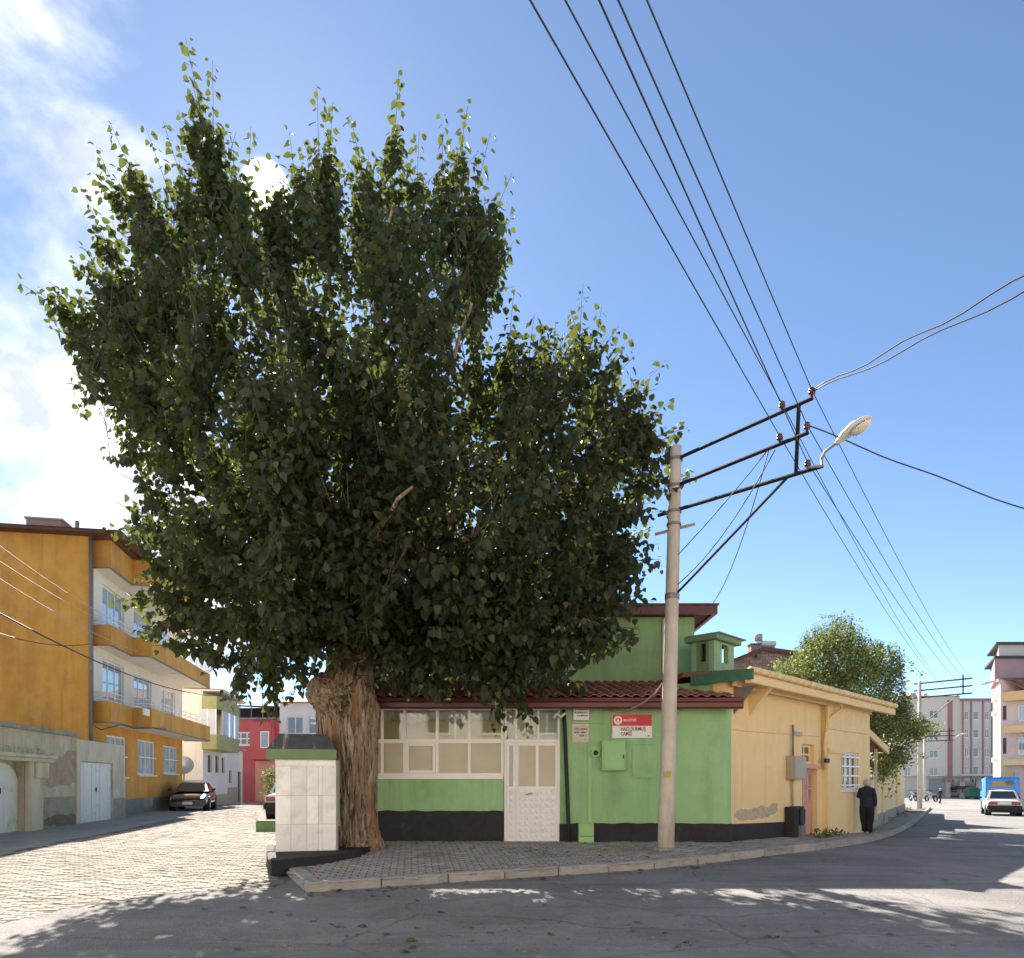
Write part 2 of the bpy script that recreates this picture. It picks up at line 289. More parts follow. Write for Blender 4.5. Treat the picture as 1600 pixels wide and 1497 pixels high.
M['apt_wall2'] = mat('grey_apartment_wall', (0.62, 0.57, 0.51), rough=0.9, var=0.06, scale=0.8, bump=0.15)
M['apt_red'] = mat('dusty_red_band', (0.38, 0.2, 0.185), rough=0.85, var=0.08, scale=2)
M['mauve'] = mat('mauve_cladding', (0.40, 0.26, 0.26), rough=0.8, var=0.08, scale=2)
M['pink_wall'] = mat('pale_pink_wall', (0.78, 0.6, 0.53), rough=0.85, var=0.08, scale=2)
M['ochre'] = mat('ochre_band', (0.68, 0.46, 0.25), rough=0.85, var=0.08, scale=2)
M['shutter'] = mat('grey_shutter', (0.36, 0.35, 0.34), rough=0.6, var=0.1, scale=4)
M['steel_panel'] = mat('solar_panel', (0.22, 0.25, 0.3), rough=0.2, var=0.1, scale=3, bump=0, spec=0.6)
M['dark_roof'] = mat('dark_roof_sheet', (0.055, 0.055, 0.06), rough=0.6, var=0.2, scale=4)
M['brick_piece'] = mat('brown_brick', (0.27, 0.19, 0.155), rough=0.92, var=0.18, scale=6, bump=0.3, island=0.2)
M['road_paint'] = mat('worn_road_paint', (0.62, 0.61, 0.58), rough=0.8, var=0.12, scale=6, bump=0.2)

def weather_wall(m, drip, patch, crack=.07):
    """rain drips, uneven repainting and hairline cracks on a painted wall"""
    nt = m.node_tree; L = nt.links.new; N = lambda t: nt.nodes.new(t); p = nt.nodes['Principled BSDF']; src = p.inputs['Base Color'].links[0].from_socket; tc = N('ShaderNodeTexCoord')
    def layer(src, col, scale, lo, hi, amt):
        mp = N('ShaderNodeMapping'); mp.inputs['Scale'].default_value = scale; L(tc.outputs['Object'], mp.inputs[0])
        n = N('ShaderNodeTexNoise'); n.inputs['Scale'].default_value = 1; n.inputs['Detail'].default_value = 8; n.inputs['Roughness'].default_value = .68; n.inputs['Distortion'].default_value = .3; L(mp.outputs[0], n.inputs['Vector'])
        r = N('ShaderNodeMapRange'); r.inputs['From Min'].default_value = lo; r.inputs['From Max'].default_value = hi; r.inputs['To Max'].default_value = amt; L(n.outputs['Fac'], r.inputs['Value'])
        x = N('ShaderNodeMix'); x.data_type = 'RGBA'; x.inputs['B'].default_value = (*col, 1); L(r.outputs[0], x.inputs['Factor']); L(src, x.inputs['A']); return x.outputs['Result']
    src = layer(src, patch, (.9, .9, 1.3), .50, .62, .45)
    src = layer(src, drip, (4.5, 4.5, .30), .54, .74, .55)
    src = layer(src, drip, (9, 9, 7), .62, .72, .35)
    mp = N('ShaderNodeMapping'); mp.inputs['Scale'].default_value = (.7, .7, .9); L(tc.outputs['Object'], mp.inputs[0])
    nz = N('ShaderNodeTexNoise'); nz.inputs['Scale'].default_value = 2.4; nz.inputs['Detail'].default_value = 7; L(mp.outputs[0], nz.inputs['Vector'])
    ad = N('ShaderNodeMix'); ad.data_type = 'RGBA'; ad.inputs['Factor'].default_value = .3; L(mp.outputs[0], ad.inputs['A']); L(nz.outputs['Color'], ad.inputs['B'])
    vo = N('ShaderNodeTexVoronoi'); vo.feature = 'DISTANCE_TO_EDGE'; vo.inputs['Scale'].default_value = .8; L(ad.outputs['Result'], vo.inputs['Vector'])
    r = N('ShaderNodeMapRange'); r.inputs['From Min'].default_value = .006; r.inputs['From Max'].default_value = .002; r.inputs['To Max'].default_value = crack; L(vo.outputs['Distance'], r.inputs['Value'])
    x = N('ShaderNodeMix'); x.data_type = 'RGBA'; x.inputs['B'].default_value = (*[c * .6 for c in drip], 1); L(r.outputs[0], x.inputs['Factor']); L(src, x.inputs['A']); L(x.outputs['Result'], p.inputs['Base Color'])
weather_wall(M['green'], (0.19, 0.30, 0.15), (0.36, 0.55, 0.29)); weather_wall(M['yellow'], (0.62, 0.43, 0.21), (0.87, 0.68, 0.40)); weather_wall(M['orange'], (0.36, 0.17, 0.05), (0.68, 0.37, 0.11)); weather_wall(M['cream'], (0.60, 0.53, 0.44), (0.82, 0.77, 0.70))
weather_wall(M['old_plaster'], (0.27, 0.225, 0.165), (0.58, 0.52, 0.42)); weather_wall(M['pier_plaster'], (0.36, 0.31, 0.25), (0.62, 0.57, 0.48))

def bark_material():
    m = mat('old_bark', (0.50, 0.395, 0.285), rough=0.95, var=0.25, scale=5, bump=0.0, stain=(0.40, 0.29, 0.195), stain_scale=2.4, stain_lo=.45, stain_hi=.70, streak=.8)
    nt = m.node_tree; L = nt.links.new; N = lambda t: nt.nodes.new(t); p = nt.nodes['Principled BSDF']
    tc = N('ShaderNodeTexCoord'); mp = N('ShaderNodeMapping'); mp.inputs['Scale'].default_value = (11, 11, 1.5); L(tc.outputs['Object'], mp.inputs[0])
    nz = N('ShaderNodeTexNoise'); nz.inputs['Scale'].default_value = 1.5; nz.inputs['Detail'].default_value = 9; nz.inputs['Roughness'].default_value = .62; nz.inputs['Distortion'].default_value = .9; L(mp.outputs[0], nz.inputs['Vector'])
    b = N('ShaderNodeBump'); b.inputs['Strength'].default_value = 1.0; b.inputs['Distance'].default_value = 0.12
    L(nz.outputs['Fac'], b.inputs['Height']); L(b.outputs[0], p.inputs['Normal'])
    src = p.inputs['Base Color'].links[0].from_socket
    # darker brown in the hollows of the bump noise
    cr = N('ShaderNodeMapRange'); cr.inputs['From Min'].default_value = .50; cr.inputs['From Max'].default_value = .38; L(nz.outputs['Fac'], cr.inputs['Value'])
    mk = N('ShaderNodeMix'); mk.data_type = 'RGBA'; mk.inputs['B'].default_value = (0.075, 0.048, 0.032, 1); L(cr.outputs[0], mk.inputs['Factor']); L(src, mk.inputs['A'])
    # heartwood where the bark has flaked off
    n2 = N('ShaderNodeTexNoise'); n2.inputs['Scale'].default_value = 1.3; n2.inputs['Detail'].default_value = 5
    m2 = N('ShaderNodeMapping'); m2.inputs['Scale'].default_value = (3, 3, .45); L(tc.outputs['Object'], m2.inputs[0]); L(m2.outputs[0], n2.inputs['Vector'])
    r = N('ShaderNodeMapRange'); r.inputs['From Min'].default_value = .56; r.inputs['From Max'].default_value = .66; r.inputs['To Max'].default_value = .7; L(n2.outputs['Fac'], r.inputs['Value'])
    mx = N('ShaderNodeMix'); mx.data_type = 'RGBA'; mx.inputs['B'].default_value = (0.46, 0.25, 0.11, 1)
    L(r.outputs[0], mx.inputs['Factor']); L(mk.outputs['Result'], mx.inputs['A']); L(mx.outputs['Result'], p.inputs['Base Color'])
    return m
M['bark'] = bark_material()

# ------------------------------------------------------------------ object helpers
def tag(o, label=None, cat=None, group=None, kind=None):
    if label: o['label'] = label
    if cat: o['category'] = cat
    if group: o['group'] = group
    if kind: o['kind'] = kind
    return o
def empty(name, loc=(0, 0, 0), rz=0.0, label=None, cat=None, group=None, kind=None):
    o = bpy.data.objects.new(name, None); COL.objects.link(o)
    o.location = loc; o.rotation_euler = (0, 0, rz); o.empty_display_size = 0.3
    return tag(o, label, cat, group, kind)
def link_obj(name, me, parent=None):
    o = bpy.data.objects.new(name, me); COL.objects.link(o)
    if parent is not None: o.parent = parent
    return o

class MB:
    """collects shapes for one mesh"""
    def __init__(s): s.v = []; s.f = []; s.mi = []; s.cur = 0
    def add(s, vs, fs):
        n = len(s.v); s.v.extend([tuple(p) for p in vs]); s.f.extend([tuple(i + n for i in f) for f in fs]); s.mi.extend([s.cur] * len(fs)); return s
    def box(s, x0, x1, y0, y1, z0, z1):
        return s.add([(x0, y0, z0), (x1, y0, z0), (x1, y1, z0), (x0, y1, z0), (x0, y0, z1), (x1, y0, z1), (x1, y1, z1), (x0, y1, z1)],
                     [(0, 3, 2, 1), (4, 5, 6, 7), (0, 1, 5, 4), (1, 2, 6, 5), (2, 3, 7, 6), (3, 0, 4, 7)])
    def prism(s, poly, z0, z1, cap=True):
        n = len(poly); a = sum(poly[i][0] * poly[(i + 1) % n][1] - poly[(i + 1) % n][0] * poly[i][1] for i in range(n))
        if a < 0: poly = poly[::-1]
        zz0 = z0 if hasattr(z0, '__len__') else [z0] * n
        zz1 = z1 if hasattr(z1, '__len__') else [z1] * n
        vs = [(p[0], p[1], zz0[i]) for i, p in enumerate(poly)] + [(p[0], p[1], zz1[i]) for i, p in enumerate(poly)]
        fs = [(i, (i + 1) % n, n + (i + 1) % n, n + i) for i in range(n)]
        if cap: fs += [tuple(range(n - 1, -1, -1)), tuple(range(n, 2 * n))]
        return s.add(vs, fs)
    def side(s, poly, y0, y1):
        """polygon in x-z extruded along y"""
        n = len(poly); a = sum(poly[i][0] * poly[(i + 1) % n][1] - poly[(i + 1) % n][0] * poly[i][1] for i in range(n))
        if a < 0: poly = poly[::-1]
        vs = [(p[0], y0, p[1]) for p in poly] + [(p[0], y1, p[1]) for p in poly]
        fs = [((i + 1) % n, i, n + i, n + (i + 1) % n) for i in range(n)] + [tuple(range(n)), tuple(range(2 * n - 1, n - 1, -1))]
        return s.add(vs, fs)
    def tube(s, pts, r, n=8, caps=True):
        pts = [Vector(p) for p in pts]; k = len(pts); rs = r if hasattr(r, '__len__') else [r] * k
        vs = []; up = None
        for i, p in enumerate(pts):
            t = (pts[min(i + 1, k - 1)] - pts[max(i - 1, 0)]).normalized()
            if up is None:
                up = Vector((0, 0, 1)) if abs(t.z) < 0.9 else Vector((1, 0, 0))
            a = t.cross(up).normalized(); b = a.cross(t).normalized(); up = b
            for j in range(n):
                w = 2 * pi * j / n; vs.append(p + (a * cos(w) + b * sin(w)) * rs[i])
        fs = [(i * n + j, i * n + (j + 1) % n, (i + 1) * n + (j + 1) % n, (i + 1) * n + j) for i in range(k - 1) for j in range(n)]
        if caps: fs += [tuple(range(n - 1, -1, -1)), tuple(range((k - 1) * n, k * n))]
        return s.add(vs, fs)
    def lathe(s, prof, n=16, c=(0, 0, 0)):
        vs = [(c[0] + r * cos(2 * pi * j / n), c[1] + r * sin(2 * pi * j / n), c[2] + z) for r, z in prof for j in range(n)]
        k = len(prof)
        fs = [(i * n + j, i * n + (j + 1) % n, (i + 1) * n + (j + 1) % n, (i + 1) * n + j) for i in range(k - 1) for j in range(n)]
        fs += [tuple(range(n - 1, -1, -1)), tuple(range((k - 1) * n, k * n))]
        return s.add(vs, fs)
    def wall(s, x0, x1, z0, z1, y0, y1, holes=()):
        """wall in the x-z plane between y0 (front) and y1, with rectangular openings and their reveals"""
        xs = sorted({x0, x1, *[min(max(h[i], x0), x1) for h in holes for i in (0, 1)]}); zs = sorted({z0, z1, *[min(max(h[i], z0), z1) for h in holes for i in (2, 3)]})
        inh = lambda x, z: any(h[0] < x < h[1] and h[2] < z < h[3] for h in holes)
        for i in range(len(xs) - 1):
            for j in range(len(zs) - 1):
                if inh((xs[i] + xs[i + 1]) / 2, (zs[j] + zs[j + 1]) / 2): continue
                a, b, c, d = xs[i], xs[i + 1], zs[j], zs[j + 1]
                s.add([(a, y0, c), (b, y0, c), (b, y0, d), (a, y0, d)], [(0, 1, 2, 3)])
                s.add([(a, y1, c), (b, y1, c), (b, y1, d), (a, y1, d)], [(3, 2, 1, 0)])
        for a, b, c, d in [(x0, x1, z0, z1)]:
            s.add([(a, y0, c), (b, y0, c), (b, y0, d), (a, y0, d), (a, y1, c), (b, y1, c), (b, y1, d), (a, y1, d)],
                  [(0, 4, 5, 1), (1, 5, 6, 2), (2, 6, 7, 3), (3, 7, 4, 0)])
        for h in holes:
            a, b, c, d = h
            s.add([(a, y0, c), (b, y0, c), (b, y0, d), (a, y0, d), (a, y1, c), (b, y1, c), (b, y1, d), (a, y1, d)],
                  [(1, 5, 4, 0), (2, 6, 5, 1), (3, 7, 6, 2), (0, 4, 7, 3)])
        return s
    def mesh(s, name, mats, smooth=False):
        me = bpy.data.meshes.new(name); me.from_pydata(s.v, [], s.f)
        for m in (mats if isinstance(mats, (list, tuple)) else [mats]): me.materials.append(M[m] if isinstance(m, str) else m)
        if any(s.mi): me.polygons.foreach_set('material_index', s.mi)
        if smooth: me.polygons.foreach_set('use_smooth', [True] * len(me.polygons))
        me.update(); return me
    def build(s, name, mats, parent=None, smooth=False, bevel=0.0, **kw):
        me = s.mesh(name, mats, smooth); o = link_obj(name, me, parent)
        if bevel:
            bm = bmesh.new(); bm.from_mesh(me)
            es = [e for e in bm.edges if len(e.link_faces) == 2 and e.calc_face_angle(0) > 0.6]
            bmesh.ops.bevel(bm, geom=es, offset=bevel, segments=2, affect='EDGES', clamp_overlap=True)
            bm.to_mesh(me); bm.free()
        return tag(o, **kw) if kw else o

def inside(poly, x, y):
    c = False; j = len(poly) - 1
    for i in range(len(poly)):
        xi, yi = poly[i][0], poly[i][1]; xj, yj = poly[j][0], poly[j][1]
        if (yi > y) != (yj > y) and x < (xj - xi) * (y - yi) / (yj - yi) + xi: c = not c
        j = i
    return c
def field_sheet(name, poly, step, dz, m, parent=None):
    """sheet following the street surface inside a polygon"""
    xs = [p[0] for p in poly]; ys = [p[1] for p in poly]; mb = MB(); idx = {}
    nx = int((max(xs) - min(xs)) / step) + 2; ny = int((max(ys) - min(ys)) / step) + 2
    def vid(i, j):
        if (i, j) not in idx:
            x = min(xs) + i * step; y = min(ys) + j * step
            idx[(i, j)] = len(mb.v); mb.v.append((x, y, float(zg(x, y)) + dz))
        return idx[(i, j)]
    for i in range(nx):
        for j in range(ny):
            if inside(poly, min(xs) + (i + .5) * step, min(ys) + (j + .5) * step):
                mb.f.append((vid(i, j), vid(i + 1, j), vid(i + 1, j + 1), vid(i, j + 1))); mb.mi.append(0)
    return mb.build(name, m, parent)
def sag_line(a, b, sag, n=14):
    a = Vector(a); b = Vector(b)
    return [a.lerp(b, i / n) - Vector((0, 0, sag * 4 * (i / n) * (1 - i / n))) for i in range(n + 1)]
def wire(name, pts, r, m, label, cat='cable', group=None, n=5):
    mb = MB(); mb.tube(pts, r, n); return mb.build(name, m, None, True, label=label, cat=cat, **({'group': group} if group else {}))
def text_mesh(txt, size, name, m, parent, loc, rot=(pi / 2, 0, 0), sx=1.0, align='LEFT'):
    cu = bpy.data.curves.new(name, 'FONT'); cu.body = txt; cu.size = size; cu.align_x = align; cu.extrude = 0.0015; cu.offset = size * .022; cu.resolution_u = 3
    t = bpy.data.objects.new(name, cu); COL.objects.link(t)
    bpy.context.view_layer.update()
    me = bpy.data.meshes.new_from_object(t.evaluated_get(bpy.context.evaluated_depsgraph_get()))
    bpy.data.objects.remove(t); bpy.data.curves.remove(cu)
    me.materials.clear(); me.materials.append(M[m])
    o = link_obj(name, me, parent); o.location = loc; o.rotation_euler = rot; o.scale = (sx, 1, 1); return o

class Frame:
    """a facade frame: local x along the facade, local y into the building"""
    def __init__(s, x, y, dx, dy, z=0.0):
        l = math.hypot(dx, dy); s.o = Vector((x, y)); s.dx = dx / l; s.dy = dy / l; s.z = z; s.rz = atan2(dy, dx)
    def t(s, u, out=0.0):
        k = (u - CX) / F; ox = s.o.x + out * s.dy; oy = s.o.y - out * s.dx
        return (k * oy - ox) / (s.dx - k * s.dy)
    def tz(s, u, v, out=0.0):
        t = s.t(u, out); Y = s.o.y - out * s.dx + s.dy * t
        return t, EYE + (HZ - v) * Y / F - s.z
    def w(s, t, out=0.0, z=0.0):
        return Vector((s.o.x + s.dx * t + s.dy * out, s.o.y + s.dy * t - s.dx * out, z + s.z))
    def rect(s, u0, u1, v0, v1, out=0.0):
        a, zt = s.tz(u0, v0, out); b, _ = s.tz(u1, v0, out); um = (u0 + u1) / 2
        _, z1 = s.tz(um, v0, out); _, z0 = s.tz(um, v1, out)
        return a, b, z0, z1
    def empty(s, name, **kw): return empty(name, (s.o.x, s.o.y, s.z), s.rz, **kw)

def window(root, r, y, frame='white_frame', glass='window', cols=2, rows=1, w=0.06, sill=True, sill_mat=None, name='window', depth=0.05, bars=None):
    """window part: frame mesh with a pane of its own for each light, and a sill"""
    x0, x1, z0, z1 = r; mb = MB(); e = 0.002
    mb.box(x0 + e, x0 + w, y, y + depth, z0 + e, z1 - e); mb.box(x1 - w, x1 - e, y, y + depth, z0 + e, z1 - e)
    mb.box(x0 + w, x1 - w, y, y + depth, z1 - w, z1 - e); mb.box(x0 + w, x1 - w, y, y + depth, z0 + e, z0 + w)
    iw = x1 - x0 - 2 * w; ih = z1 - z0 - 2 * w; g = w * 0.7
    for i in range(1, cols): c = x0 + w + iw * i / cols; mb.box(c - g / 2, c + g / 2, y + .004, y + depth - .004, z0 + w, z1 - w)
    for j in range(1, rows): c = z0 + w + ih * j / rows; mb.box(x0 + w, x1 - w, y + .008, y + depth - .008, c - g / 2, c + g / 2)
    f = mb.build(name, frame, root)
    for i in range(cols):
        for j in range(rows):
            a = x0 + w + iw * i / cols + (g / 2 if i else 0); b = x0 + w + iw * (i + 1) / cols - (g / 2 if i < cols - 1 else 0)
            c = z0 + w + ih * j / rows + (g / 2 if j else 0); d = z0 + w + ih * (j + 1) / rows - (g / 2 if j < rows - 1 else 0)
            MB().box(a, b, y + depth * .45, y + depth * .6, c, d).build('pane', glass, f)
    if sill: MB().box(x0 - .06, x1 + .06, y - .16, y + .02, z0 - .06, z0 - .003).build('sill', sill_mat or frame, f)
    if bars:
        mb = MB()
        for i in range(bars[0]): x = x0 + (x1 - x0) * (i + .5) / bars[0]; mb.tube([(x, y - .1, z0 + .02), (x, y - .1, z1 - .02)], .012, 5)
        for j in range(bars[1]): z = z0 + (z1 - z0) * (j + .5) / bars[1]; mb.box(x0 - .02, x1 + .02, y - .115, y - .085, z - .022, z + .022)
        mb.build('grille', bars[2], f)
    return f

# ================================================================== THE GROUND
def build_ground():
    def axis(lo, hi, step, far):
        a = list(np.arange(lo, hi + 1e-6, step)); s = step; x = hi; r = []
        while x < far: s *= 1.35; x += s; r.append(x)
        s = step; x = lo; l = []
        while x > -far: s *= 1.35; x -= s; l.append(x)
        return np.array(l[::-1] + a + r)
    xs = axis(-34, 46, 1.0, 2500); ys = axis(-12, 66, 1.0, 2500)
    X, Y = np.meshgrid(xs, ys); Z = zg(X, Y)
    nx, ny = len(xs), len(ys)
    v = np.stack([X.ravel(), Y.ravel(), Z.ravel()], 1)
    i, j = np.meshgrid(np.arange(nx - 1), np.arange(ny - 1)); a = (j * nx + i).ravel()
    f = np.stack([a, a + 1, a + nx + 1, a + nx], 1)
    me = bpy.data.meshes.new('road'); me.from_pydata(v.tolist(), [], f.tolist()); me.materials.append(M['asphalt'])
    me.polygons.foreach_set('use_smooth', [True] * len(me.polygons)); me.update()
    return tag(link_obj('road', me), kind='structure', label='grey worn asphalt road sweeping round the corner')
road = build_ground()

# ---- frames of the facades
FL = Frame(-14.5, 24.1, -0.183, 0.983, 0.25)          # orange block and its neighbours, left of the side street
FG = Frame(-14.1 + .186 * 7.6, 17.4, -0.183, 0.983, 0.25)   # garage wall
FM = Frame(0.0, 14.5, 1, 0, 0.0)                       # green mosque front
FY = Frame(4.42, 14.52, 0.69, 0.72, 0.0)               # yellow house
end_y = FY.w(8.6)
FW = Frame(end_y.x, end_y.y, 0.52, 0.854, 0.0)         # garden wall after the yellow house

# ---- paved side street
def block_mesh(name, poly, h, m, bev=0.006):
    """one paver: polygon top with bevelled edge and skirts"""
    n = len(poly); cx = sum(p[0] for p in poly) / n; cy = sum(p[1] for p in poly) / n
    ins = [(p[0] + (cx - p[0]) * bev * 9, p[1] + (cy - p[1]) * bev * 9) for p in poly]
    vs = [(p[0], p[1], -0.01) for p in poly] + [(p[0], p[1], h - bev) for p in poly] + [(p[0], p[1], h) for p in ins]
    fs = [(i, (i + 1) % n, n + (i + 1) % n, n + i) for i in range(n)] + [(n + i, n + (i + 1) % n, 2 * n + (i + 1) % n, 2 * n + i) for i in range(n)] + [tuple(range(2 * n, 3 * n))]
    return np.array(vs), fs
def lay_blocks(parent, poly, shape, pitch, offset, rot, base_dz, m, keep_n, name, ymax):
    """lay pavers in a bond inside a polygon; the nearest keep_n are objects, the rest one mesh"""
    c, s = cos(rot), sin(rot); xs = [p[0] for p in poly]; ys = [p[1] for p in poly]
    cx0, cy0 = sum(xs) / len(xs), sum(ys) / len(ys); R = max(math.hypot(x - cx0, y - cy0) for x, y in zip(xs, ys)) + 1
    spots = []
    for j in range(int(-R / pitch[1]), int(R / pitch[1])):
        for i in range(int(-R / pitch[0]), int(R / pitch[0])):
            lx = (i + offset * (j % 2)) * pitch[0]; ly = j * pitch[1]
            x = cx0 + lx * c - ly * s; y = cy0 + lx * s + ly * c
            if y > ymax or abs(x) > y * .76 + .5 or not inside(poly, x, y): continue
            spots.append((x, y))
    spots.sort(key=lambda p: p[0] ** 2 + p[1] ** 2)
    vs0, fs0 = block_mesh(name, shape, 0.018, m)
    me = bpy.data.meshes.new(name); me.from_pydata(vs0.tolist(), [], fs0); me.materials.append(M[m]); me.update()
    allv = []; allf = []
    for k, (x, y) in enumerate(spots):
        z = float(zg(x, y)) + base_dz + random.uniform(-.006, .004) - .006 * max(0, mnoise.noise(Vector((x * .8, y * .8, 3)))); a = rot + random.uniform(-.03, .03)
        if k < keep_n:
            o = link_obj(name, me, parent); o.location = (x, y, z); o.rotation_euler = (random.uniform(-.012, .012), random.uniform(-.012, .012), a)
        else:
            ca, sa = cos(a), sin(a); tx, ty = random.uniform(-.015, .015), random.uniform(-.015, .015)
            n = len(allv); q = vs0
            allv.extend(zip((x + q[:, 0] * ca - q[:, 1] * sa).tolist(), (y + q[:, 0] * sa + q[:, 1] * ca).tolist(), (z + q[:, 2] + q[:, 0] * tx + q[:, 1] * ty).tolist()))
            allf.extend([tuple(i + n for i in f) for f in fs0])
    if allv:
        mm = bpy.data.meshes.new('far_' + name); mm.from_pydata(allv, [], allf); mm.materials.append(M[m]); mm.update()
        tag(link_obj('distant_' + name + 's', mm, parent), kind='stuff')
    return len(spots)

street_px = [(428, 1389), (330, 1391), (240, 1399), (120, 1418), (0, 1441), (-160, 1478), (-200, 1385), (0, 1338), (80, 1321), (200, 1297), (300, 1274), (345, 1262), (366, 1258.5), (432, 1258.5), (436, 1300), (424, 1345)]
street_poly = [tuple(G(u, v)[:2]) for u, v in street_px]
paved_street = field_sheet('paved_street', street_poly, 0.16, 0.003, 'joint_sand')
tag(paved_street, 'sunlit side street paved with pale concrete blocks', kind='structure')
bw, bh = 0.2, 0.1
lay_blocks(paved_street, street_poly, [(-.098, -.048), (.098, -.048), (.098, .048), (-.098, .048)], (.216, .113), .5, radians(14), -0.008, 'paver', 300, 'paver', 60)
strip_px = [(-200, 1384), (0, 1337), (80, 1320), (200, 1296.5), (300, 1273.5), (345, 1261.6), (330, 1258.6), (190, 1273), (0, 1290), (-200, 1318)]
tag(field_sheet('footpath', [tuple(G(u, v)[:2]) for u, v in strip_px], 0.2, 0.012, 'concrete'), 'rough grey concrete strip along the foot of the garage wall', kind='structure')

# ---- sidewalk with kerb
kerb_px = [(480, 1395), (650, 1383), (800, 1373), (1000, 1360), (1109, 1349), (1217, 1336), (1292, 1327), (1356, 1317), (1398, 1305), (1424, 1291), (1440, 1279), (1448, 1270), (1455, 1263.5)]
K = [G(u, v) for u, v in kerb_px]
inner = [Vector((-4.9, 14.5)), Vector((-2.5, 14.5)), Vector((0, 14.5)), Vector((2.6, 14.5)), Vector((4.42, 14.5)), FY.w(3).xy, FY.w(6).xy, FY.w(8.6).xy, FW.w(5).xy, FW.w(10).xy, FW.w(16).xy, FW.w(21).xy, FW.w(28).xy]
left_edge = [G(480, 1395), G(424, 1348)]
def build_sidewalk():
    rows = []
    for i in range(len(K) - 1):
        n = 8
        for k in range(n + (i == len(K) - 2)):
            t = k / n; a = K[i].xy.lerp(K[i + 1].xy, t); b = inner[i].lerp(inner[i + 1], t); rows.append((a, b))
    mb = MB(); m = 10
    for a, b in rows:
        for k in range(m + 1):
            q = a.lerp(b + (b - a).normalized() * .05, k / m); mb.v.append((q.x, q.y, float(zg(q.x, q.y)) + 0.112))
    for i in range(len(rows) - 1):
        for k in range(m): mb.f.append((i * (m + 1) + k, i * (m + 1) + k + 1, (i + 1) * (m + 1) + k + 1, (i + 1) * (m + 1) + k)[::-1]); mb.mi.append(0)
    # triangle behind the fountain
    tri = [left_edge[0], left_edge[1], Vector((-4.9, 14.5, 0))]
    n = len(mb.v)
    for i in range(9):
        for j in range(9):
            q = tri[0].xy.lerp(tri[1].xy, i / 8).lerp(Vector((-4.9, 14.5)), j / 8); mb.v.append((q.x, q.y, float(zg(q.x, q.y)) + 0.112))
    for i in range(8):
        for j in range(8): mb.f.append((n + i * 9 + j, n + (i + 1) * 9 + j, n + (i + 1) * 9 + j + 1, n + i * 9 + j + 1)[::-1]); mb.mi.append(0)
    o = mb.build('pavement', 'joint_sand', None, True)
    tag(o, 'grey block pavement in front of the green and yellow buildings', kind='structure')
    poly = [tuple(left_edge[1].xy)] + [tuple(k.xy) for k in K[:12]] + [tuple(p) for p in inner[:12]][::-1]
    # shrink a little for the kerb
    z = .028
    zig = [(-.1, -.05), (-.05, -.05 + z), (0, -.05), (.05, -.05 + z), (.1, -.05), (.1, .05), (.05, .05 + z), (0, .05), (-.05, .05 + z), (-.1, .05)]
    zig = [(x * .97, y * .95) for x, y in zig]
    lay_blocks(o, poly, zig, (.216, .118), .5, radians(8), 0.104, 'walk_paver', 300, 'paver', 40)
    return o
pavement = build_sidewalk()
def kerb_run(pts, parent, w=.15, top=.135):
    seg = [(pts[i + 1].xy - pts[i].xy).length for i in range(len(pts) - 1)]; tot = sum(seg); s = 0.0
    def at(d):
        for i, l in enumerate(seg):
            if d <= l or i == len(seg) - 1: return pts[i].xy.lerp(pts[i + 1].xy, d / l)
            d -= l
    while s < tot - .15:
        L = min(random.uniform(.85, 1.02), tot - s); a = at(s + .008); b = at(s + L - .008); d = (b - a).normalized(); nrm = Vector((-d.y, d.x))
        j = random.uniform(-.012, .012); a = a + nrm * j; b = b + nrm * (j + random.uniform(-.01, .01)); h = random.uniform(-.008, .006)
        mb = MB(); za, zb = float(zg(*a)), float(zg(*b)); c = .025
        prof = [(0.012, -.06), (0, top - c), (c, top), (w, top), (w, -.06)]
        vs = []
        for p, zz in ((a, za), (b, zb)):
            for o, z in prof: q = p + nrm * o; vs.append((q.x, q.y, zz + z + h))
        n = len(prof)
        mb.add(vs, [(i, (i + 1) % n, n + (i + 1) % n, n + i) for i in range(n)] + [tuple(range(n - 1, -1, -1)), tuple(range(n, 2 * n))])
        mb.build('kerb_stone', 'kerb', parent, bevel=.008); s += L
kerb_run(K, pavement)
kerb_run([left_edge[1], left_edge[0]], pavement, .2)
# worn road marking far right
def paint_patch(name, pxs, label):
    pts = [G(u, v) for u, v in pxs]; mb = MB(); mb.v = [(p.x, p.y, p.z + .005) for p in pts]; mb.f = [tuple(range(len(pts)))[::-1]]; mb.mi = [0]
    return tag(mb.build(name, 'road_paint'), label, kind='structure')

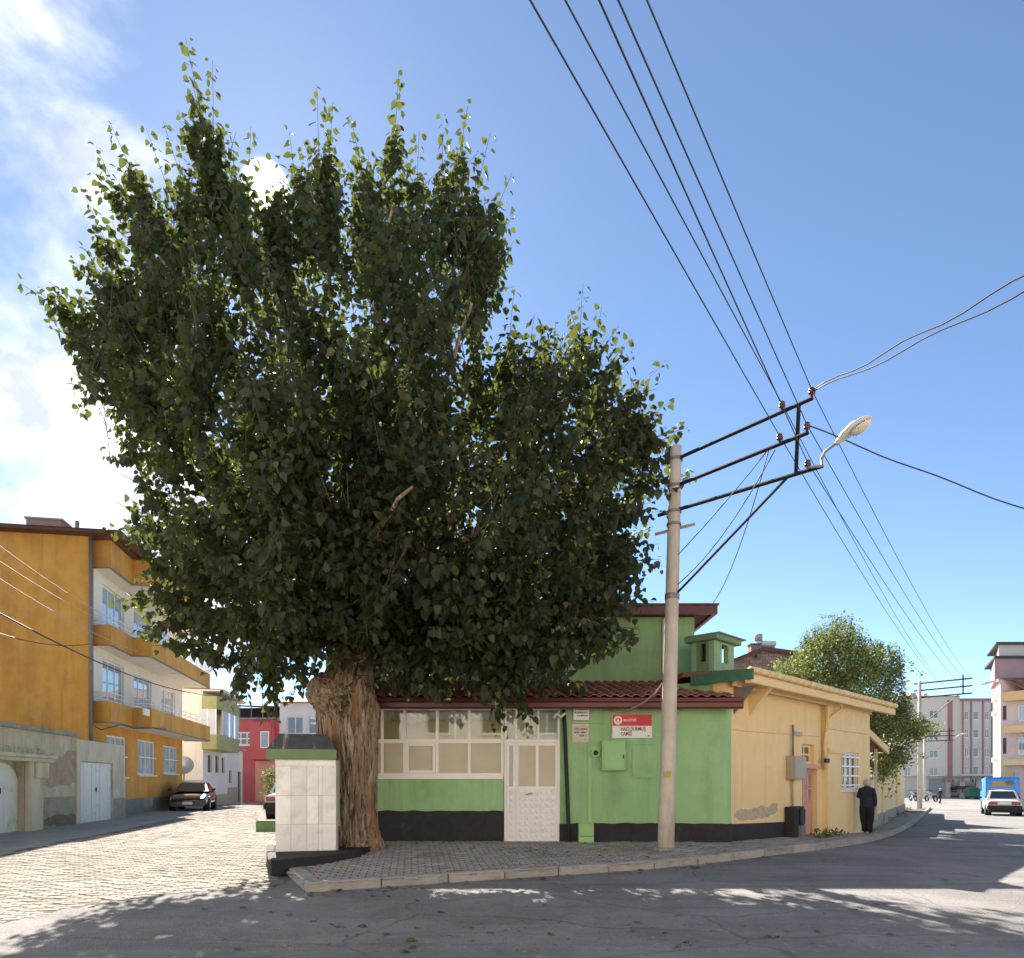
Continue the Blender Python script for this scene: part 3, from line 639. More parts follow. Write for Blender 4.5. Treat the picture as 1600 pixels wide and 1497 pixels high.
# ================================================================== MOSQUE
def build_mosque():
    root = FM.empty('mosque', label='green single-storey mosque with red tiled lean-to roof behind the big tree', cat='mosque')
    S = 1100 / 14.5
    X = lambda u: (u - 800) / S
    Z = lambda v: EYE + (1220 - v) / S
    base = 0.24
    xl, xp, xr = -3.80, X(879), 4.42
    # --- porch wall below the glazing
    MB().box(xl, X(787), 0, .22, Z(1268), Z(1214)).build('porch_wall', 'green', root)
    MB().box(xl, X(787), -.018, .2, base - .1, Z(1268) - .001).build('plinth', 'black_plinth', root)
    # --- right wall, a little proud, rounded at the corner
    pr = -.10
    arc = [(xr - .05 + .35 * sin(a) * .55, pr + .35 - .35 * cos(a)) for a in np.linspace(0, pi / 2, 8)]
    poly = [(xp + .05, .3), (xp + .05, pr)] + arc + [(arc[-1][0], .3)]
    MB().prism(poly, Z(1287), 3.2).build('wall', 'green', root)
    arc2 = [(p[0] + .012, p[1] - .018) for p in arc]
    MB().prism([(xp + .04, .3), (xp + .04, pr - .018)] + arc2 + [(arc2[-1][0], .3)], base - .12, Z(1287) - .001).build('plinth', 'black_plinth', root)
    MB().box(xp - .06, xp + .05, -.03, .25, Z(1287), 3.2).build('pilaster', 'green', root)
    MB().box(xp - .07, xp + .04, -.045, .25, base - .1, Z(1287) - .001).build('plinth', 'black_plinth', root)
    # wavering upper edge of the black paint
    def paint_edge(x0, x1, y, z):
        n = int((x1 - x0) / .03); mb = MB(); hh = [.004 + .022 * max(0, mnoise.noise(Vector((i * .11, z, 2))) + .35) + random.uniform(0, .004) for i in range(n + 1)]
        for i in range(n):
            a, b = x0 + (x1 - x0) * i / n, x0 + (x1 - x0) * (i + 1) / n; mb.add([(a, y, z - .01), (b, y, z - .01), (b, y, z + hh[i + 1]), (a, y, z + hh[i])], [(0, 1, 2, 3)])
        mb.build('paint_edge', 'black_plinth', root)
    paint_edge(xl, X(787), -.003, Z(1268)); paint_edge(xp + .06, xr - .06, pr - .003, Z(1287))
    # --- glazing band
    zs, zt, ztop = Z(1212), Z(1158), Z(1106)
    cols = [X(u) for u in (514, 555, 597, 632, 683, 733, 785)]
    fr = MB(); hw = .03
    for x in cols: fr.box(x - hw, x + hw, .0, .07, zs, ztop)
    for i in range(len(cols) - 1):
        a, b = cols[i] + hw, cols[i + 1] - hw
        fr.box(a, b, .003, .067, zt - .04, zt + .04); fr.box(a, b, .003, .067, ztop - .05, ztop); fr.box(a, b, .003, .067, zs, zs + .05)
    x5 = (X(705) + X(716)) / 2
    fr.box(x5 - .02, x5 + .02, .07, .11, zs + .05, ztop - .05)
    gl = fr.build('porch_glazing', 'white_frame', root, bevel=.006)
    MB().box(cols[0] - .05, cols[-1] + .02, -.05, .0, zs - .07, zs - .002).build('sill', 'white_frame', gl)
    for i in range(len(cols) - 1):
        a, b = cols[i] + hw, cols[i + 1] - hw
        MB().box(a, b, .03, .036, zs + .05, zt - .04).build('frosted_pane', 'frosted', gl)
        MB().box(a, b, .03, .036, zt + .04, ztop - .05).build('upper_pane', 'glass', gl)
    a, b = cols[3] + hw + .005, cols[4] - hw - .005; sash = MB()
    c, d = zs + .055, zt - .045; w = .055
    sash.box(a, a + w, -.03, .02, c, d); sash.box(b - w, b, -.03, .02, c, d); sash.box(a + w, b - w, -.03, .02, c, c + w); sash.box(a + w, b - w, -.03, .02, d - w, d)
    sash.build('opening_sash', 'white_frame', gl, bevel=.006)
    # interior: back wall and scalloped curtains
    MB().box(xl, xp, .62, .7, base, 3.05).build('interior_wall', 'interior', root)
    MB().box(xl, xp, .1, 2.3, 3.06, 3.1).build('ceiling', 'curtain', root)
    bounds = [X(590), X(640), X(712), X(795), X(876)]
    for i in range(4):
        a, b = bounds[i], bounds[i + 1]; mb = MB(); n = 14; top = 3.06
        for k in range(n):
            t0, t1 = k / n, (k + 1) / n
            zb = lambda t: zt + .34 + .13 * (1 - (2 * t - 1) ** 2) if i < 3 else zt - .5 + 0 * t
            yy = lambda t: .34 + .02 * sin(t * 40)
            x0, x1 = a + (b - a) * t0, a + (b - a) * t1
            mb.add([(x0, yy(t0), zb(t0)), (x1, yy(t1), zb(t1)), (x1, yy(t1), top), (x0, yy(t0), top), (x0, yy(t0) + .01, zb(t0)), (x1, yy(t1) + .01, zb(t1)), (x1, yy(t1) + .01, top), (x0, yy(t0) + .01, top)],
                   [(0, 1, 2, 3), (7, 6, 5, 4), (0, 4, 5, 1)])
        mb.build('curtain', 'curtain', root, True)
    # --- door unit
    dx0, dxm, dx1 = X(788), X(806), X(875); db, dt, dg = Z(1315), Z(1160), Z(1231)
    dr = MB(); fw = .045
    dr.box(dx0, dx0 + fw, -.03, .06, db, ztop); dr.box(dx1 - fw, dx1, -.03, .06, db, ztop)
    dr.box(dx0 + fw, dx1 - fw, -.027, .057, dt - .005, dt + .06); dr.box(dx0 + fw, dx1 - fw, -.027, .057, ztop - .05, ztop)
    for u in (807, 841): dr.box(X(u) - .02, X(u) + .02, -.02, .05, dt + .06, ztop - .05)
    d = dr.build('door', 'door_white', root, bevel=.005)
    for a, b in ((dx0 + fw, X(807) - .02), (X(807) + .02, X(841) - .02), (X(841) + .02, dx1 - fw)):
        MB().box(a, b, .0, .006, dt + .06, ztop - .05).build('transom_pane', 'glass', d)
    def leaf(a, b, panes, nm):
        m = MB(); w = .05; y0, y1 = -.045, .02
        m.box(a, a + w, y0, y1, db + .01, dt - .01); m.box(b - w, b, y0, y1, db + .01, dt - .01)
        m.box(a + w, b - w, y0 + .002, y1, dt - .07, dt - .01); m.box(a + w, b - w, y0 + .002, y1, dg - .035, dg + .03); m.box(a + w, b - w, y0 + .002, y1, db + .01, db + .06)
        if panes == 2: c = (a + b) / 2 + .005; m.box(c - .03, c + .03, y0 + .002, y1, dg + .03, dt - .07)
        # quilted panel of small pyramids
        m.box(a + w, b - w, y0 + .02, y1, db + .06, dg - .035)
        nx, nz = max(1, round((b - a - 2 * w) / .115)), 8
        for i in range(nx):
            for j in range(nz):
                p0 = a + w + (b - a - 2 * w) * i / nx; p1 = a + w + (b - a - 2 * w) * (i + 1) / nx; q0 = db + .06 + (dg - .095 - db) * j / nz; q1 = db + .06 + (dg - .095 - db) * (j + 1) / nz
                yb = y0 + .0195; m.add([(p0, yb, q0), (p1, yb, q0), (p1, yb, q1), (p0, yb, q1), ((p0 + p1) / 2, yb - .026, (q0 + q1) / 2)], [(0, 1, 4), (1, 2, 4), (2, 3, 4), (3, 0, 4)])
        m.build(nm, 'door_white', d)
        if panes == 2:
            c = (a + b) / 2 + .005
            MB().box(a + w, c - .03, -.015, -.008, dg + .03, dt - .07).build('door_pane', 'frosted', d); MB().box(c + .03, b - w, -.015, -.008, dg + .03, dt - .07).build('door_pane', 'frosted', d)
        else: MB().box(a + w * .7, b - w * .7, -.015, -.008, dg + .03, dt - .07).build('door_pane', 'window_dark', d)
    leaf(dx0 + fw + .004, dxm - .002, 1, 'side_leaf'); leaf(dxm + .006, dx1 - fw - .004, 2, 'main_leaf')
    hx = X(822); hz_ = Z(1241)
    MB().tube([(hx, -.05, hz_), (hx, -.10, hz_), (hx + .13, -.10, hz_ + .02)], .012, 6).build('handle', 'grey_steel', d, True)
    MB().box(dx0 - .06, dx1 + .06, -.28, .1, base - .08, db - .004).build('step', 'concrete', root, bevel=.02)
    # soffit above glazing
    MB().box(xl - .1, xr + .02, -.38, .25, 3.105, 3.14).build('soffit', 'brown_wood', root)
    # --- gutter and fascia
    gp = [(-.52, 3.07), (-.50, 3.04), (-.40, 3.035), (-.38, 3.10), (-.38, 3.26), (-.40, 3.27), (-.515, 3.25), (-.525, 3.18), (-.505, 3.165), (-.525, 3.15)]
    mb = MB(); x0, x1 = xl - .15, X(1152) * 14.0 / 14.5 + .12; n = len(gp)
    mb.add([(x0, y, z) for y, z in gp] + [(x1, y, z) for y, z in gp], [(i, (i + 1) % n, n + (i + 1) % n, n + i) for i in range(n)] + [tuple(range(n)), tuple(range(2 * n - 1, n - 1, -1))])
    mb.build('gutter', 'red_gutter', root)
    # --- tiles
    y0, z0r, y1, z1r = -.45, 3.26, 2.55, 3.98; L = math.hypot(y1 - y0, z1r - z0r); sl = atan2(z1r - z0r, y1 - y0)
    MB().add([(x0, y0, z0r - .03), (x1 - .04, y0, z0r - .03), (x1 - .3, y1, z1r - .03), (x0, y1, z1r - .03), (x0, y0, z0r - .07), (x1 - .04, y0, z0r - .07), (x1 - .3, y1, z1r - .07), (x0, y1, z1r - .07)],
             [(0, 1, 2, 3), (7, 6, 5, 4), (0, 4, 5, 1), (1, 5, 6, 2), (3, 2, 6, 7)]).build('roof_deck', 'brown_wood', root)
    tw, tl = .215, .36
    prof = [(0, .0), (.03, .028), (.07, .045), (.11, .04), (.145, .018), (.18, .004), (.222, .002)]
    tv = []; 
    for yy, lift in ((0, .022), (tl, .0)):
        for px_, pz in prof: tv.append((px_, yy, pz + lift))
    for px_, pz in prof: tv.append((px_, 0, pz + .004))
    k = len(prof)
    tf = [(i, i + 1, k + i + 1, k + i) for i in range(k - 1)] + [(2 * k + i, 2 * k + i + 1, i + 1, i) for i in range(k - 1)]
    tm = bpy.data.meshes.new('roof_tile'); tm.from_pydata(tv, [], tf); tm.materials.append(M['tile']); tm.polygons.foreach_set('use_smooth', [True] * len(tf)); tm.update()
    rest = MB(); nrow = int(L / .31); roof = root
    spots = []
    for r in range(nrow + 1):
        yy = y0 + cos(sl) * r * .31 - .03; zz = z0r + sin(sl) * r * .31
        xe = x1 - .04 - .26 * (r * .31 / L) - tw
        x = xe
        while x > x0: spots.append((x, yy, zz)); x -= tw
    spots.sort(key=lambda s: -s[0])
    tint = 0
    rx = Matrix.Rotation(sl, 4, 'X')
    for i, (x, yy, zz) in enumerate(spots):
        jx = random.uniform(-.008, .008); mt = Matrix.Translation((x + jx, yy + random.uniform(-.01, .01), zz)) @ rx @ Matrix.Rotation(random.uniform(-.02, .02), 4, 'Z')
        if i < 300:
            o = link_obj('roof_tile', tm, root); o.matrix_local = mt
        else: rest.add([mt @ Vector(v) for v in tv], tf)
    o = rest.build('shaded_roof_tiles', 'tile', root, True, kind='stuff')
    # hip cap running up through the roof
    for i in range(7):
        t = i / 6; c = Vector((X(905) * .97 - .45 * t, y0 + 1.7 * t, z0r + .05 + 1.7 * t * math.tan(sl)))
        mb = MB(); n = 7; a = [(.09 * cos(pi * j / n), .085 * sin(pi * j / n)) for j in range(n + 1)]
        mb.add([(c.x + p[0], c.y - .05, c.z + p[1]) for p in a] + [(c.x - .1 + p[0] * .85, c.y + .33, c.z + .08 + p[1] * .85) for p in a], [(j, j + 1, n + 2 + j, n + 1 + j) for j in range(n)])
        mb.build('hip_tile', 'tile', root, True)
    # --- upper storey
    S2 = 1100 / 17.0; X2 = lambda u: (u - 800) / S2; Z2 = lambda v: EYE + (1220 - v) / S2
    MB().box(-4.5, X2(1085), 2.5, 9.0, 3.0, 5.55).build('upper_wall', 'green', root)
    MB().box(-4.85, X2(1085) + .36, 2.1, 9.3, 5.56, 5.64).build('upper_soffit', 'brown_wood', root)
    mb = MB(); mb.box(-4.85, X2(1085) + .42, 2.02, 2.11, 5.52, 5.72); mb.box(X2(1085) + .33, X2(1085) + .42, 2.112, 9.3, 5.52, 5.72); mb.box(-4.9, X2(1085) + .45, 1.98, 2.16, 5.722, 5.76)
    mb.build('upper_fascia', 'red_gutter', root)
    MB().add([(-4.85, 2.1, 5.73), (X2(1085) + .4, 2.1, 5.73), (X2(1085) + .4, 9.3, 5.73), (-4.85, 9.3, 5.73), (-2.5, 5.6, 6.1), (2.0, 5.6, 6.1)], [(0, 1, 5, 4), (1, 2, 5), (2, 3, 4, 5), (3, 0, 4)]).build('upper_roof', 'tile', root)
    MB().box(xl, xl + .2, .23, 9.0, base - .1, 3.2).build('side_wall', 'green', root)
    MB().box(xp + .3, xr + .1, .3, 2.5, base - .1, 3.2).build('inner_block', 'green', root)
    MB().tube([(X2(1036), 2.46, 5.5), (X2(1036), 2.46, 4.0)], .035, 8).build('white_downpipe', 'white_frame', root, True)
    # dark downpipe by the door
    px_ = X(884); MB().tube([(px_ - .05, -.14, 3.05), (px_ - .03, -.13, 2.7), (px_ + .02, -.13, 1.4), (px_ + .06, -.14, base + .06), (px_ + .1, -.3, base + .02)], .04, 8).build('downpipe', 'black_plastic', root, True)
    MB().tube([(px_ - .02, -.15, 2.98), (px_ - .12, -.2, 2.9), (px_ - .2, -.16, 2.96), (px_ - .26, -.2, 2.88)], .03, 6).build('floodlight_arm', 'white_frame', root, True)
    # conduits and a painted-over hatch
    mb = MB(); y = pr - .012
    mb.tube([(X(893), y, Z(1131)), (X(953), y, Z(1131)), (X(954), y, Z(1156)), (X(954), y, Z(1163))], .012, 6)
    mb.build('conduit', 'green_metal', root, True)
    MB().box(X(918), X(923), pr - .022, pr, Z(1286), Z(1168)).build('cable_duct', 'green_metal', root)
    MB().box(X(986), X(1026), pr - .008, pr, Z(1216), Z(1164)).build('wall_hatch', 'green', root, bevel=.004)
    bk = MB(); bk.box(X(921), X(938), pr - .02, pr, Z(1186), Z(1166)); bk.tube([(X(929), pr - .02, Z(1177)), (X(929), pr - .13, Z(1177))], .09, 12); bk.build('loudspeaker_bracket', 'green_metal', root)
    MB().tube([(X(929), pr - .131, Z(1177)), (X(929), pr - .138, Z(1177))], .055, 12).build('duct_opening', 'black_plastic', root)
    MB().box(X(895), X(899), pr - .004, pr, Z(1196), Z(1189)).build('number_plate', mat_blue, root)
    return root, X, Z, pr, base
mat_blue = mat('faded_blue_enamel', (0.25, 0.42, 0.55), rough=.4, var=.2, scale=30, bump=0)
mosque, MX, MZ, MPR, MBASE = build_mosque()

def mosque_fittings():
    y0 = FM.o.y + MPR
    # mosque name board
    w = MX(1017) - MX(955.5); zb, zt = MZ(1153.5), MZ(1116.5); h = zt - zb
    r = empty('name_board', (MX(955.5), y0, zb), 0, 'red and white name board on the green wall left of the pole', 'sign')
    MB().box(0, w, -.022, -.004, 0, h).build('board', 'sign_white', r)
    MB().box(.004, w - .004, -.0245, -.0222, h * .50, h - .006).build('red_band', 'sign_red', r)
    n = 26; cx, cz, R = .115, h * .735, .088
    MB().add([(cx + R * cos(2 * pi * i / n), -.0265, cz + R * sin(2 * pi * i / n)) for i in range(n)] + [(cx + R * .56 * cos(2 * pi * i / n), -.0265, cz + R * .56 * sin(2 * pi * i / n)) for i in range(n)], [(i, (i + 1) % n, n + (i + 1) % n, n + i) for i in range(n)]).build('emblem_ring', 'sign_white', r)
    MB().add([(cx - .03, -.0268, cz - .03), (cx + .03, -.0268, cz - .03), (cx + .022, -.0268, cz + .012), (cx, -.0268, cz + .035), (cx - .022, -.0268, cz + .012)], [(0, 1, 2, 3, 4)]).build('emblem_figure', 'sign_white', r)
    text_mesh('BELEDİYESİ', .062, 'lettering', 'sign_white', r, (.225, -.0255, h * .695), sx=.80)
    text_mesh('HACI DURMUŞ', .105, 'lettering', 'sign_text', r, (.17, -.0245, h * .30), sx=.72)
    text_mesh('CAMİİ', .105, 'lettering', 'sign_text', r, (.17, -.0245, h * .10), sx=.72)
    MB().box(w * .89, w * .935, -.0235, -.0222, h * .065, h * .10).build('maker_mark', 'ink', r)
    for nm, lab, u0, u1, v0, v1, m, lines in (
        ('notice', 'small white notice just under the eave beside the door', 895, 919, 1105, 1126, 'sign_white', [(.72, .1, .9, 9), (.48, .08, .92, 13), (.26, .25, .9, 8)]),
        ('notice', 'weathered square notice below the white one beside the door', 893.5, 919, 1129, 1160, 'paper', None)):
        w = MX(u1) - MX(u0); h = MZ(v0) - MZ(v1)
        q = empty(nm, (MX(u0), y0 - (.06 if lines else 0), MZ(v1)), 0, lab, 'sign')
        MB().box(0, w, -.016, -.002, 0, h).build('sheet', m, q)
        if lines:
            for li, (f, a, b, n) in enumerate(lines):     # print too small to read: broken strokes
                mb = MB(); x = a * w
                while x < b * w:
                    l = random.uniform(.012, .03); mb.box(x, min(x + l, b * w), -.0175, -.0162, h * f, h * f + random.uniform(.022, .034)); x += l + random.uniform(.006, .012)
                mb.build('print', 'ink', q)
        else:
            text_mesh('HACI DURMUŞ', .062, 'lettering', 'ink', q, (w * .14, -.0165, h * .60), sx=.62)
            mb = MB(); 
            for z, a, b in ((.44, .14, .4), (.44, .52, .8), (.28, .42, .68)):
                x = a * w
                while x < b * w: l = random.uniform(.012, .024); mb.box(x, x + l, -.0175, -.0162, h * z, h * z + random.uniform(.025, .036)); x += l + .008
            mb.build('print', 'ink', q)
    # electric boxes
    w = MX(974) - MX(937.5)
    b = empty('electric_box', (MX(937.5), y0, MZ(1204)), 0, 'green painted electric box fixed below the red sign', 'electric box')
    MB().box(0, w, -.2, -.002, 0, MZ(1158.5) - MZ(1204)).build('case', 'green_metal', b, bevel=.01)
    MB().box(.03, w - .02, -.208, -.201, .03, MZ(1158.5) - MZ(1204) - .03).build('door', 'green_metal', b, bevel=.004)
    MB().box(w - .06, w - .04, -.222, -.2085, .24, .32).build('lock', 'black_plastic', b)
    zb = float(zg(MX(912), 14.1)) + .125
    p = empty('cable_pillar', (MX(902), y0, zb), 0, 'green cable pillar standing on the pavement beside the door', 'electric box')
    h = MZ(1285) - zb; w = MX(925) - MX(902)
    MB().box(0, w, -.24, -.002, 0, h).build('case', 'green_metal', p, bevel=.01)
    MB().box(.05, w - .04, -.248, -.241, h * .42, h * .93).build('door', 'green_metal', p, bevel=.004)
    MB().box(.02, w - .02, -.252, -.2415, .12, .14).build('seam', 'green_trim', p)
mosque_fittings()

def build_lantern():
    """green chimney with openings, standing at the end of the lean-to roof"""
    c = P(1115.6, 1050, 15.5); f = Frame(c.x, c.y, .69, .72, 0)
    r = empty('chimney', (c.x, c.y, 3.0), f.rz, 'green masonry chimney with square openings above the roof end', 'chimney')
    z0, z1 = .0, 1.62; zo0, zo1 = .0, 0
    a, b = .95, .55
    top = EYE + (1220 - 1000) * .0141 - 3.0; o0 = EYE + (1220 - 1032) * .0141 - 3; o1 = EYE + (1220 - 1003) * .0141 - 3
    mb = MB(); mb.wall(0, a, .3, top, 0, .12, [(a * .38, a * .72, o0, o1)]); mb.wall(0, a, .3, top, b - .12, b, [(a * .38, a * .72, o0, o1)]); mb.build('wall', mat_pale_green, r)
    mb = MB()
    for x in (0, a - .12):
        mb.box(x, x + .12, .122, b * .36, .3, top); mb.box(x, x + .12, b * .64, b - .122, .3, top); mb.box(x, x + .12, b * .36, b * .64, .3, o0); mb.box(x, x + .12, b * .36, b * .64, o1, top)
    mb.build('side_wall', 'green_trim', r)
    MB().box(-.12, a + .14, -.12, b + .12, top + .002, top + .13).build('cap', 'green_trim', r, bevel=.01)
    MB().box(-.05, a + .3, -.16, b + .1, top + .133, top + .16).build('tin_cover', 'grey_steel', r)
    MB().box(-.06, a + .05, -.05, b + .06, -.0, .298).build('base', 'dark_green', r)
    MB().box(.16, a * .6, .2, b - .2, .3, top).build('flue_or_dark_core', 'black_plastic', r)  # black box added to stand for the shade inside the openings
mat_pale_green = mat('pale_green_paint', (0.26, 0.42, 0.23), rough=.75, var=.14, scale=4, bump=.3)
build_lantern()

# ================================================================== YELLOW HOUSE
def build_yellow():
    r = FY.empty('yellow_house', label='yellow plastered corner house with brackets under its eave', cat='house')
    y = 0.0; gz = lambda t: float(zg(*FY.w(t, .1).xy)) + .11
    tdoor0, tdoor1, tk, te = FY.t(1253), FY.t(1277), FY.t(1284.5), FY.t(1351)
    # first wall with doorway and small window opening
    dw = (tdoor0, tdoor1, -.3, FY.tz(1265, 1201)[1])
    sw = (FY.t(1252.5), FY.t(1272), FY.tz(1262, 1194)[1], FY.tz(1262, 1163)[1])
    top = 3.7
    MB().wall(0.0, tk, -.4, top, 0, .3, [(tdoor0, tdoor1, -.3, dw[3]), sw]).build('wall', 'yellow', r)
    MB().wall(tk + .001, te, -.6, top, -.14, .3, [FY.rect(1315, 1341, 1176, 1234, .14)]).build('wall', 'yellow', r)
    MB().box(te - .3, te - .002, .301, 4.5, -.6, top).build('end_wall', 'yellow', r)
    MB().box(-.002, .3, .301, 1.2, -.3, top).build('side_wall', 'green', r)
    # black plinth stepping along the wall
    pl = MB(); ts = np.linspace(0.03, tdoor0 - .02, 6)
    for i in range(5): pl.add([(ts[i], -.02, gz(ts[i]) - .15), (ts[i + 1], -.02, gz(ts[i + 1]) - .15), (ts[i + 1], -.02, MZ(1288) - (ts[i + 1]) * .025), (ts[i], -.02, MZ(1288) - ts[i] * .025), (ts[i], .01, MZ(1288) - ts[i] * .025), (ts[i + 1], .01, MZ(1288) - ts[i + 1] * .025)], [(0, 1, 2, 3), (3, 2, 5, 4)])
    pl.add([(ts[5], -.02, gz(ts[5]) - .15), (ts[5], .01, gz(ts[5]) - .15), (ts[5], .01, MZ(1288) - ts[5] * .025), (ts[5], -.02, MZ(1288) - ts[5] * .025)], [(0, 1, 2, 3)])
    pl.build('plinth', 'black_plinth', r)
    # patch where paint has come off
    def patch(name, pts, m, o=.004):
        pp = []
        for i in range(len(pts)):
            a_, b_ = pts[i], pts[(i + 1) % len(pts)]
            for k in range(4): pp.append((a_[0] + (b_[0] - a_[0]) * k / 4 + (random.uniform(-1.3, 1.3) if k else 0), a_[1] + (b_[1] - a_[1]) * k / 4 + (random.uniform(-1.5, 1.5) if k else 0)))
        q = [FY.tz(u, v) for u, v in pp]; mb = MB(); mb.add([(t, -o, z) for t, z in q], [tuple(range(len(q)))[::-1]]); return mb.build(name, m, r)
    patch('bare_patch', [(1146, 1278), (1150, 1268), (1158, 1264), (1168, 1266), (1180, 1262), (1192, 1259), (1200, 1262), (1208, 1254), (1216, 1256), (1214, 1268), (1206, 1273), (1196, 1277), (1180, 1280), (1160, 1283)], 'bare_plaster')
    # crack ledge and cornice line
    t0, z0 = FY.tz(1136, 1138); t1, z1 = FY.tz(1240, 1148); t2, z2 = FY.tz(1283, 1151)
    MB().tube([(t0, -.002, z0), (t0 + .8, -.006, z0 - .01), (t1, -.002, z1), (t2 - .1, -.004, z2)], .014, 5).build('plaster_ledge', 'yellow_trim', r)
    # upper frieze panel over the second wall
    a, b, z0, z1 = FY.rect(1291, 1352, 1100, 1138, .14); mb = MB(); mb.box(a, b + .1, -.19, -.141, z1 - .75, z1 + .1); mb.build('frieze', 'yellow_trim', r)
    MB().box(tk - .02, FY.t(1318, .14), -.2, -.141, FY.tz(1300, 1174, .14)[1] - .05, FY.tz(1300, 1170, .14)[1]).build('drip_ledge', 'yellow_trim', r)
    # eave: soffit, beam, gutter of half tiles
    ex0, ex1, eo = -.12, te + .85, .55
    ez = 3.72
    MB().box(ex0, ex1, -eo, .3, ez, ez + .07).build('soffit', 'yellow_trim', r)
    MB().box(ex0, ex1, -eo - .05, -eo + .09, ez - .16, ez - .002).build('eave_beam', 'yellow_trim', r, bevel=.01)
    MB().box(ex0 + .1, te, -.2, -.142, ez - .18, ez - .002).build('wall_plate', 'yellow_trim', r)
    n = 26
    for i in range(n):
        x0 = ex0 + (ex1 - ex0) * i / n; x1 = ex0 + (ex1 - ex0) * (i + 1) / n + .03; mb = MB(); k = 7; rr = .085 + random.uniform(-.005, .005)
        A = [(-eo - .03 + rr * cos(pi * (j / k) + .25), ez + .115 + rr * sin(pi * (j / k) + .25) * 1.0) for j in range(k + 1)]
        A = [(-eo - .035 + rr * cos(2 * pi * j / 8), ez + .1 + rr * .85 * sin(2 * pi * j / 8)) for j in range(8)]
        mb.add([(x0, p[0], p[1]) for p in A] + [(x1, p[0] * .99 - .004, p[1] + .006) for p in A], [(j, (j + 1) % 8, 8 + (j + 1) % 8, 8 + j) for j in range(8)] + [tuple(range(7, -1, -1)), tuple(range(8, 16))])
        mb.build('eave_tile', 'yellow_trim', r, True)
    MB().add([(ex0, -eo, ez + .12), (ex1, -eo, ez + .12), (ex1, 4.6, ez + .45), (ex0 + 3.4, 4.6, ez + .45), (ex0, .95, ez + .2), (ex0, -eo, ez + .075), (ex1, -eo, ez + .075), (ex1, 4.6, ez + .3), (ex0 + 3.4, 4.6, ez + .3), (ex0, .95, ez + .1)], [(0, 1, 2, 3, 4), (9, 8, 7, 6, 5), (1, 6, 7, 2), (0, 4, 9, 5), (2, 7, 8, 3), (3, 8, 9, 4)]).build('roof', 'tile', r)
    # green fascia at the near end of the roof
    MB().box(ex0 - .06, ex0 - .002, -eo - .1, .72, ez - .1, ez + .11).build('end_fascia', 'dark_green', r)
    # wedge brackets
    for u, m, w in ((1147, 'grey_steel', .03), (1171.5, 'yellow_trim', .05)):
        t = FY.t(u); mb = MB(); mb.add([(t - w, -.001, 3.0), (t + w, -.001, 3.0), (t + w, -.001, 3.56), (t - w, -.001, 3.56), (t - w, -.5, 3.56), (t + w, -.5, 3.56), (t - w, -.42, 3.5), (t + w, -.42, 3.5)],
            [(0, 1, 7, 6), (6, 7, 5, 4), (3, 2, 1, 0)[::-1], (3, 4, 5, 2), (0, 6, 4, 3), (1, 2, 5, 7)]); mb.build('bracket', m, r)
    MB().tube([FY.tz(1286, 1118)[0:1] + (-.4, ez - .05), (tk + .35, -.38, ez - .25), (tk - .05, -.16, ez - .55), (tk - .06, -.1, 2.6), (tk - .06, -.1, 1.9)], .05, 8).build('downpipe', 'yellow_trim', r, True)
    # doorway
    d = MB(); zb = gz(tdoor0) - .02; zt = dw[3]; a, b = tdoor0 + .03, tdoor1 - .02; yy = .12
    d.box(a, a + .07, yy, yy + .07, zb, zt - .01); d.box(b - .07, b, yy, yy + .07, zb, zt - .01); d.box(a + .07, b - .07, yy, yy + .07, zt - .1, zt - .01)
    zm = FY.tz(1264, 1254)[1]; d.box(a + .07, b - .07, yy + .01, yy + .06, zb + .02, zm); d.box(a + .2, b - .2, yy - .006, yy + .01, zb + .2, zm - .15)
    dd = d.build('door', 'pink_door', r, bevel=.006)
    MB().box(a + .07, b - .07, yy + .05, yy + .056, zm, zt - .1).build('door_pane', 'lace', dd)
    mb = MB()
    for i in range(7): x = a + .11 + (b - a - .22) * i / 6; mb.tube([(x, yy + .01, zm), (x, yy + .01, zt - .1)], .011, 5)
    for z in (zm + .03, (zm + zt - .1) / 2 - .03, (zm + zt - .1) / 2 + .05, zt - .12): mb.box(a + .07, b - .07, yy - .002, yy + .02, z - .014, z + .014)
    mb.build('door_grille', 'pink_door', dd)
    MB().box(tdoor0 - .1, tdoor1 + .12, -.07, .02, zt, zt + .07).build('lintel', 'pink_door', r)
    window(r, sw, .1, frame='yellow_trim', glass='window_dark', cols=2, rows=2, w=.07, sill_mat='pink_door')
    window(r, FY.rect(1315, 1341, 1176, 1234, .14), -.06, glass='window_dark', cols=3, rows=1, w=.06, bars=(3, 4, 'white_frame'))
    # lamp bracket
    t, z = FY.tz(1245, 1147); MB().box(t - .25, t + .22, -.05, -.002, z - .04, z + .05).build('lamp_fitting', 'box_grey', r)
    t, z = FY.tz(1282, 1189); MB().box(t - .15, t + .1, -.2, -.143, z - .05, z + .06).build('junction_box', 'black_plastic', r)
    # shelter with tiled roof and post at the far end
    s = FY.t(1352); 
    MB().box(te + .01, te + 1.9, 2.3, 2.4, 0, 2.5).build('porch_back', 'brown_wood', r)
    pr_ = [(te + .02, 3.12), (te + 1.95, 2.62), (te + 1.95, 2.5), (te + .02, 3.0)]
    MB().side(pr_, -.05, 2.4).build('porch_roof', 'brown_wood', r)
    MB().side([(x, z + .02) for x, z in pr_[:2]] + [(x, z - .06) for x, z in pr_[2:]], -.12, -.052).build('porch_fascia', 'yellow_trim', r)
    MB().box(te + 1.45, te + 1.52, .1, .17, .4, 2.6).build('porch_post', 'pier_plaster', r)
    return r, te
yellow, TE = build_yellow()

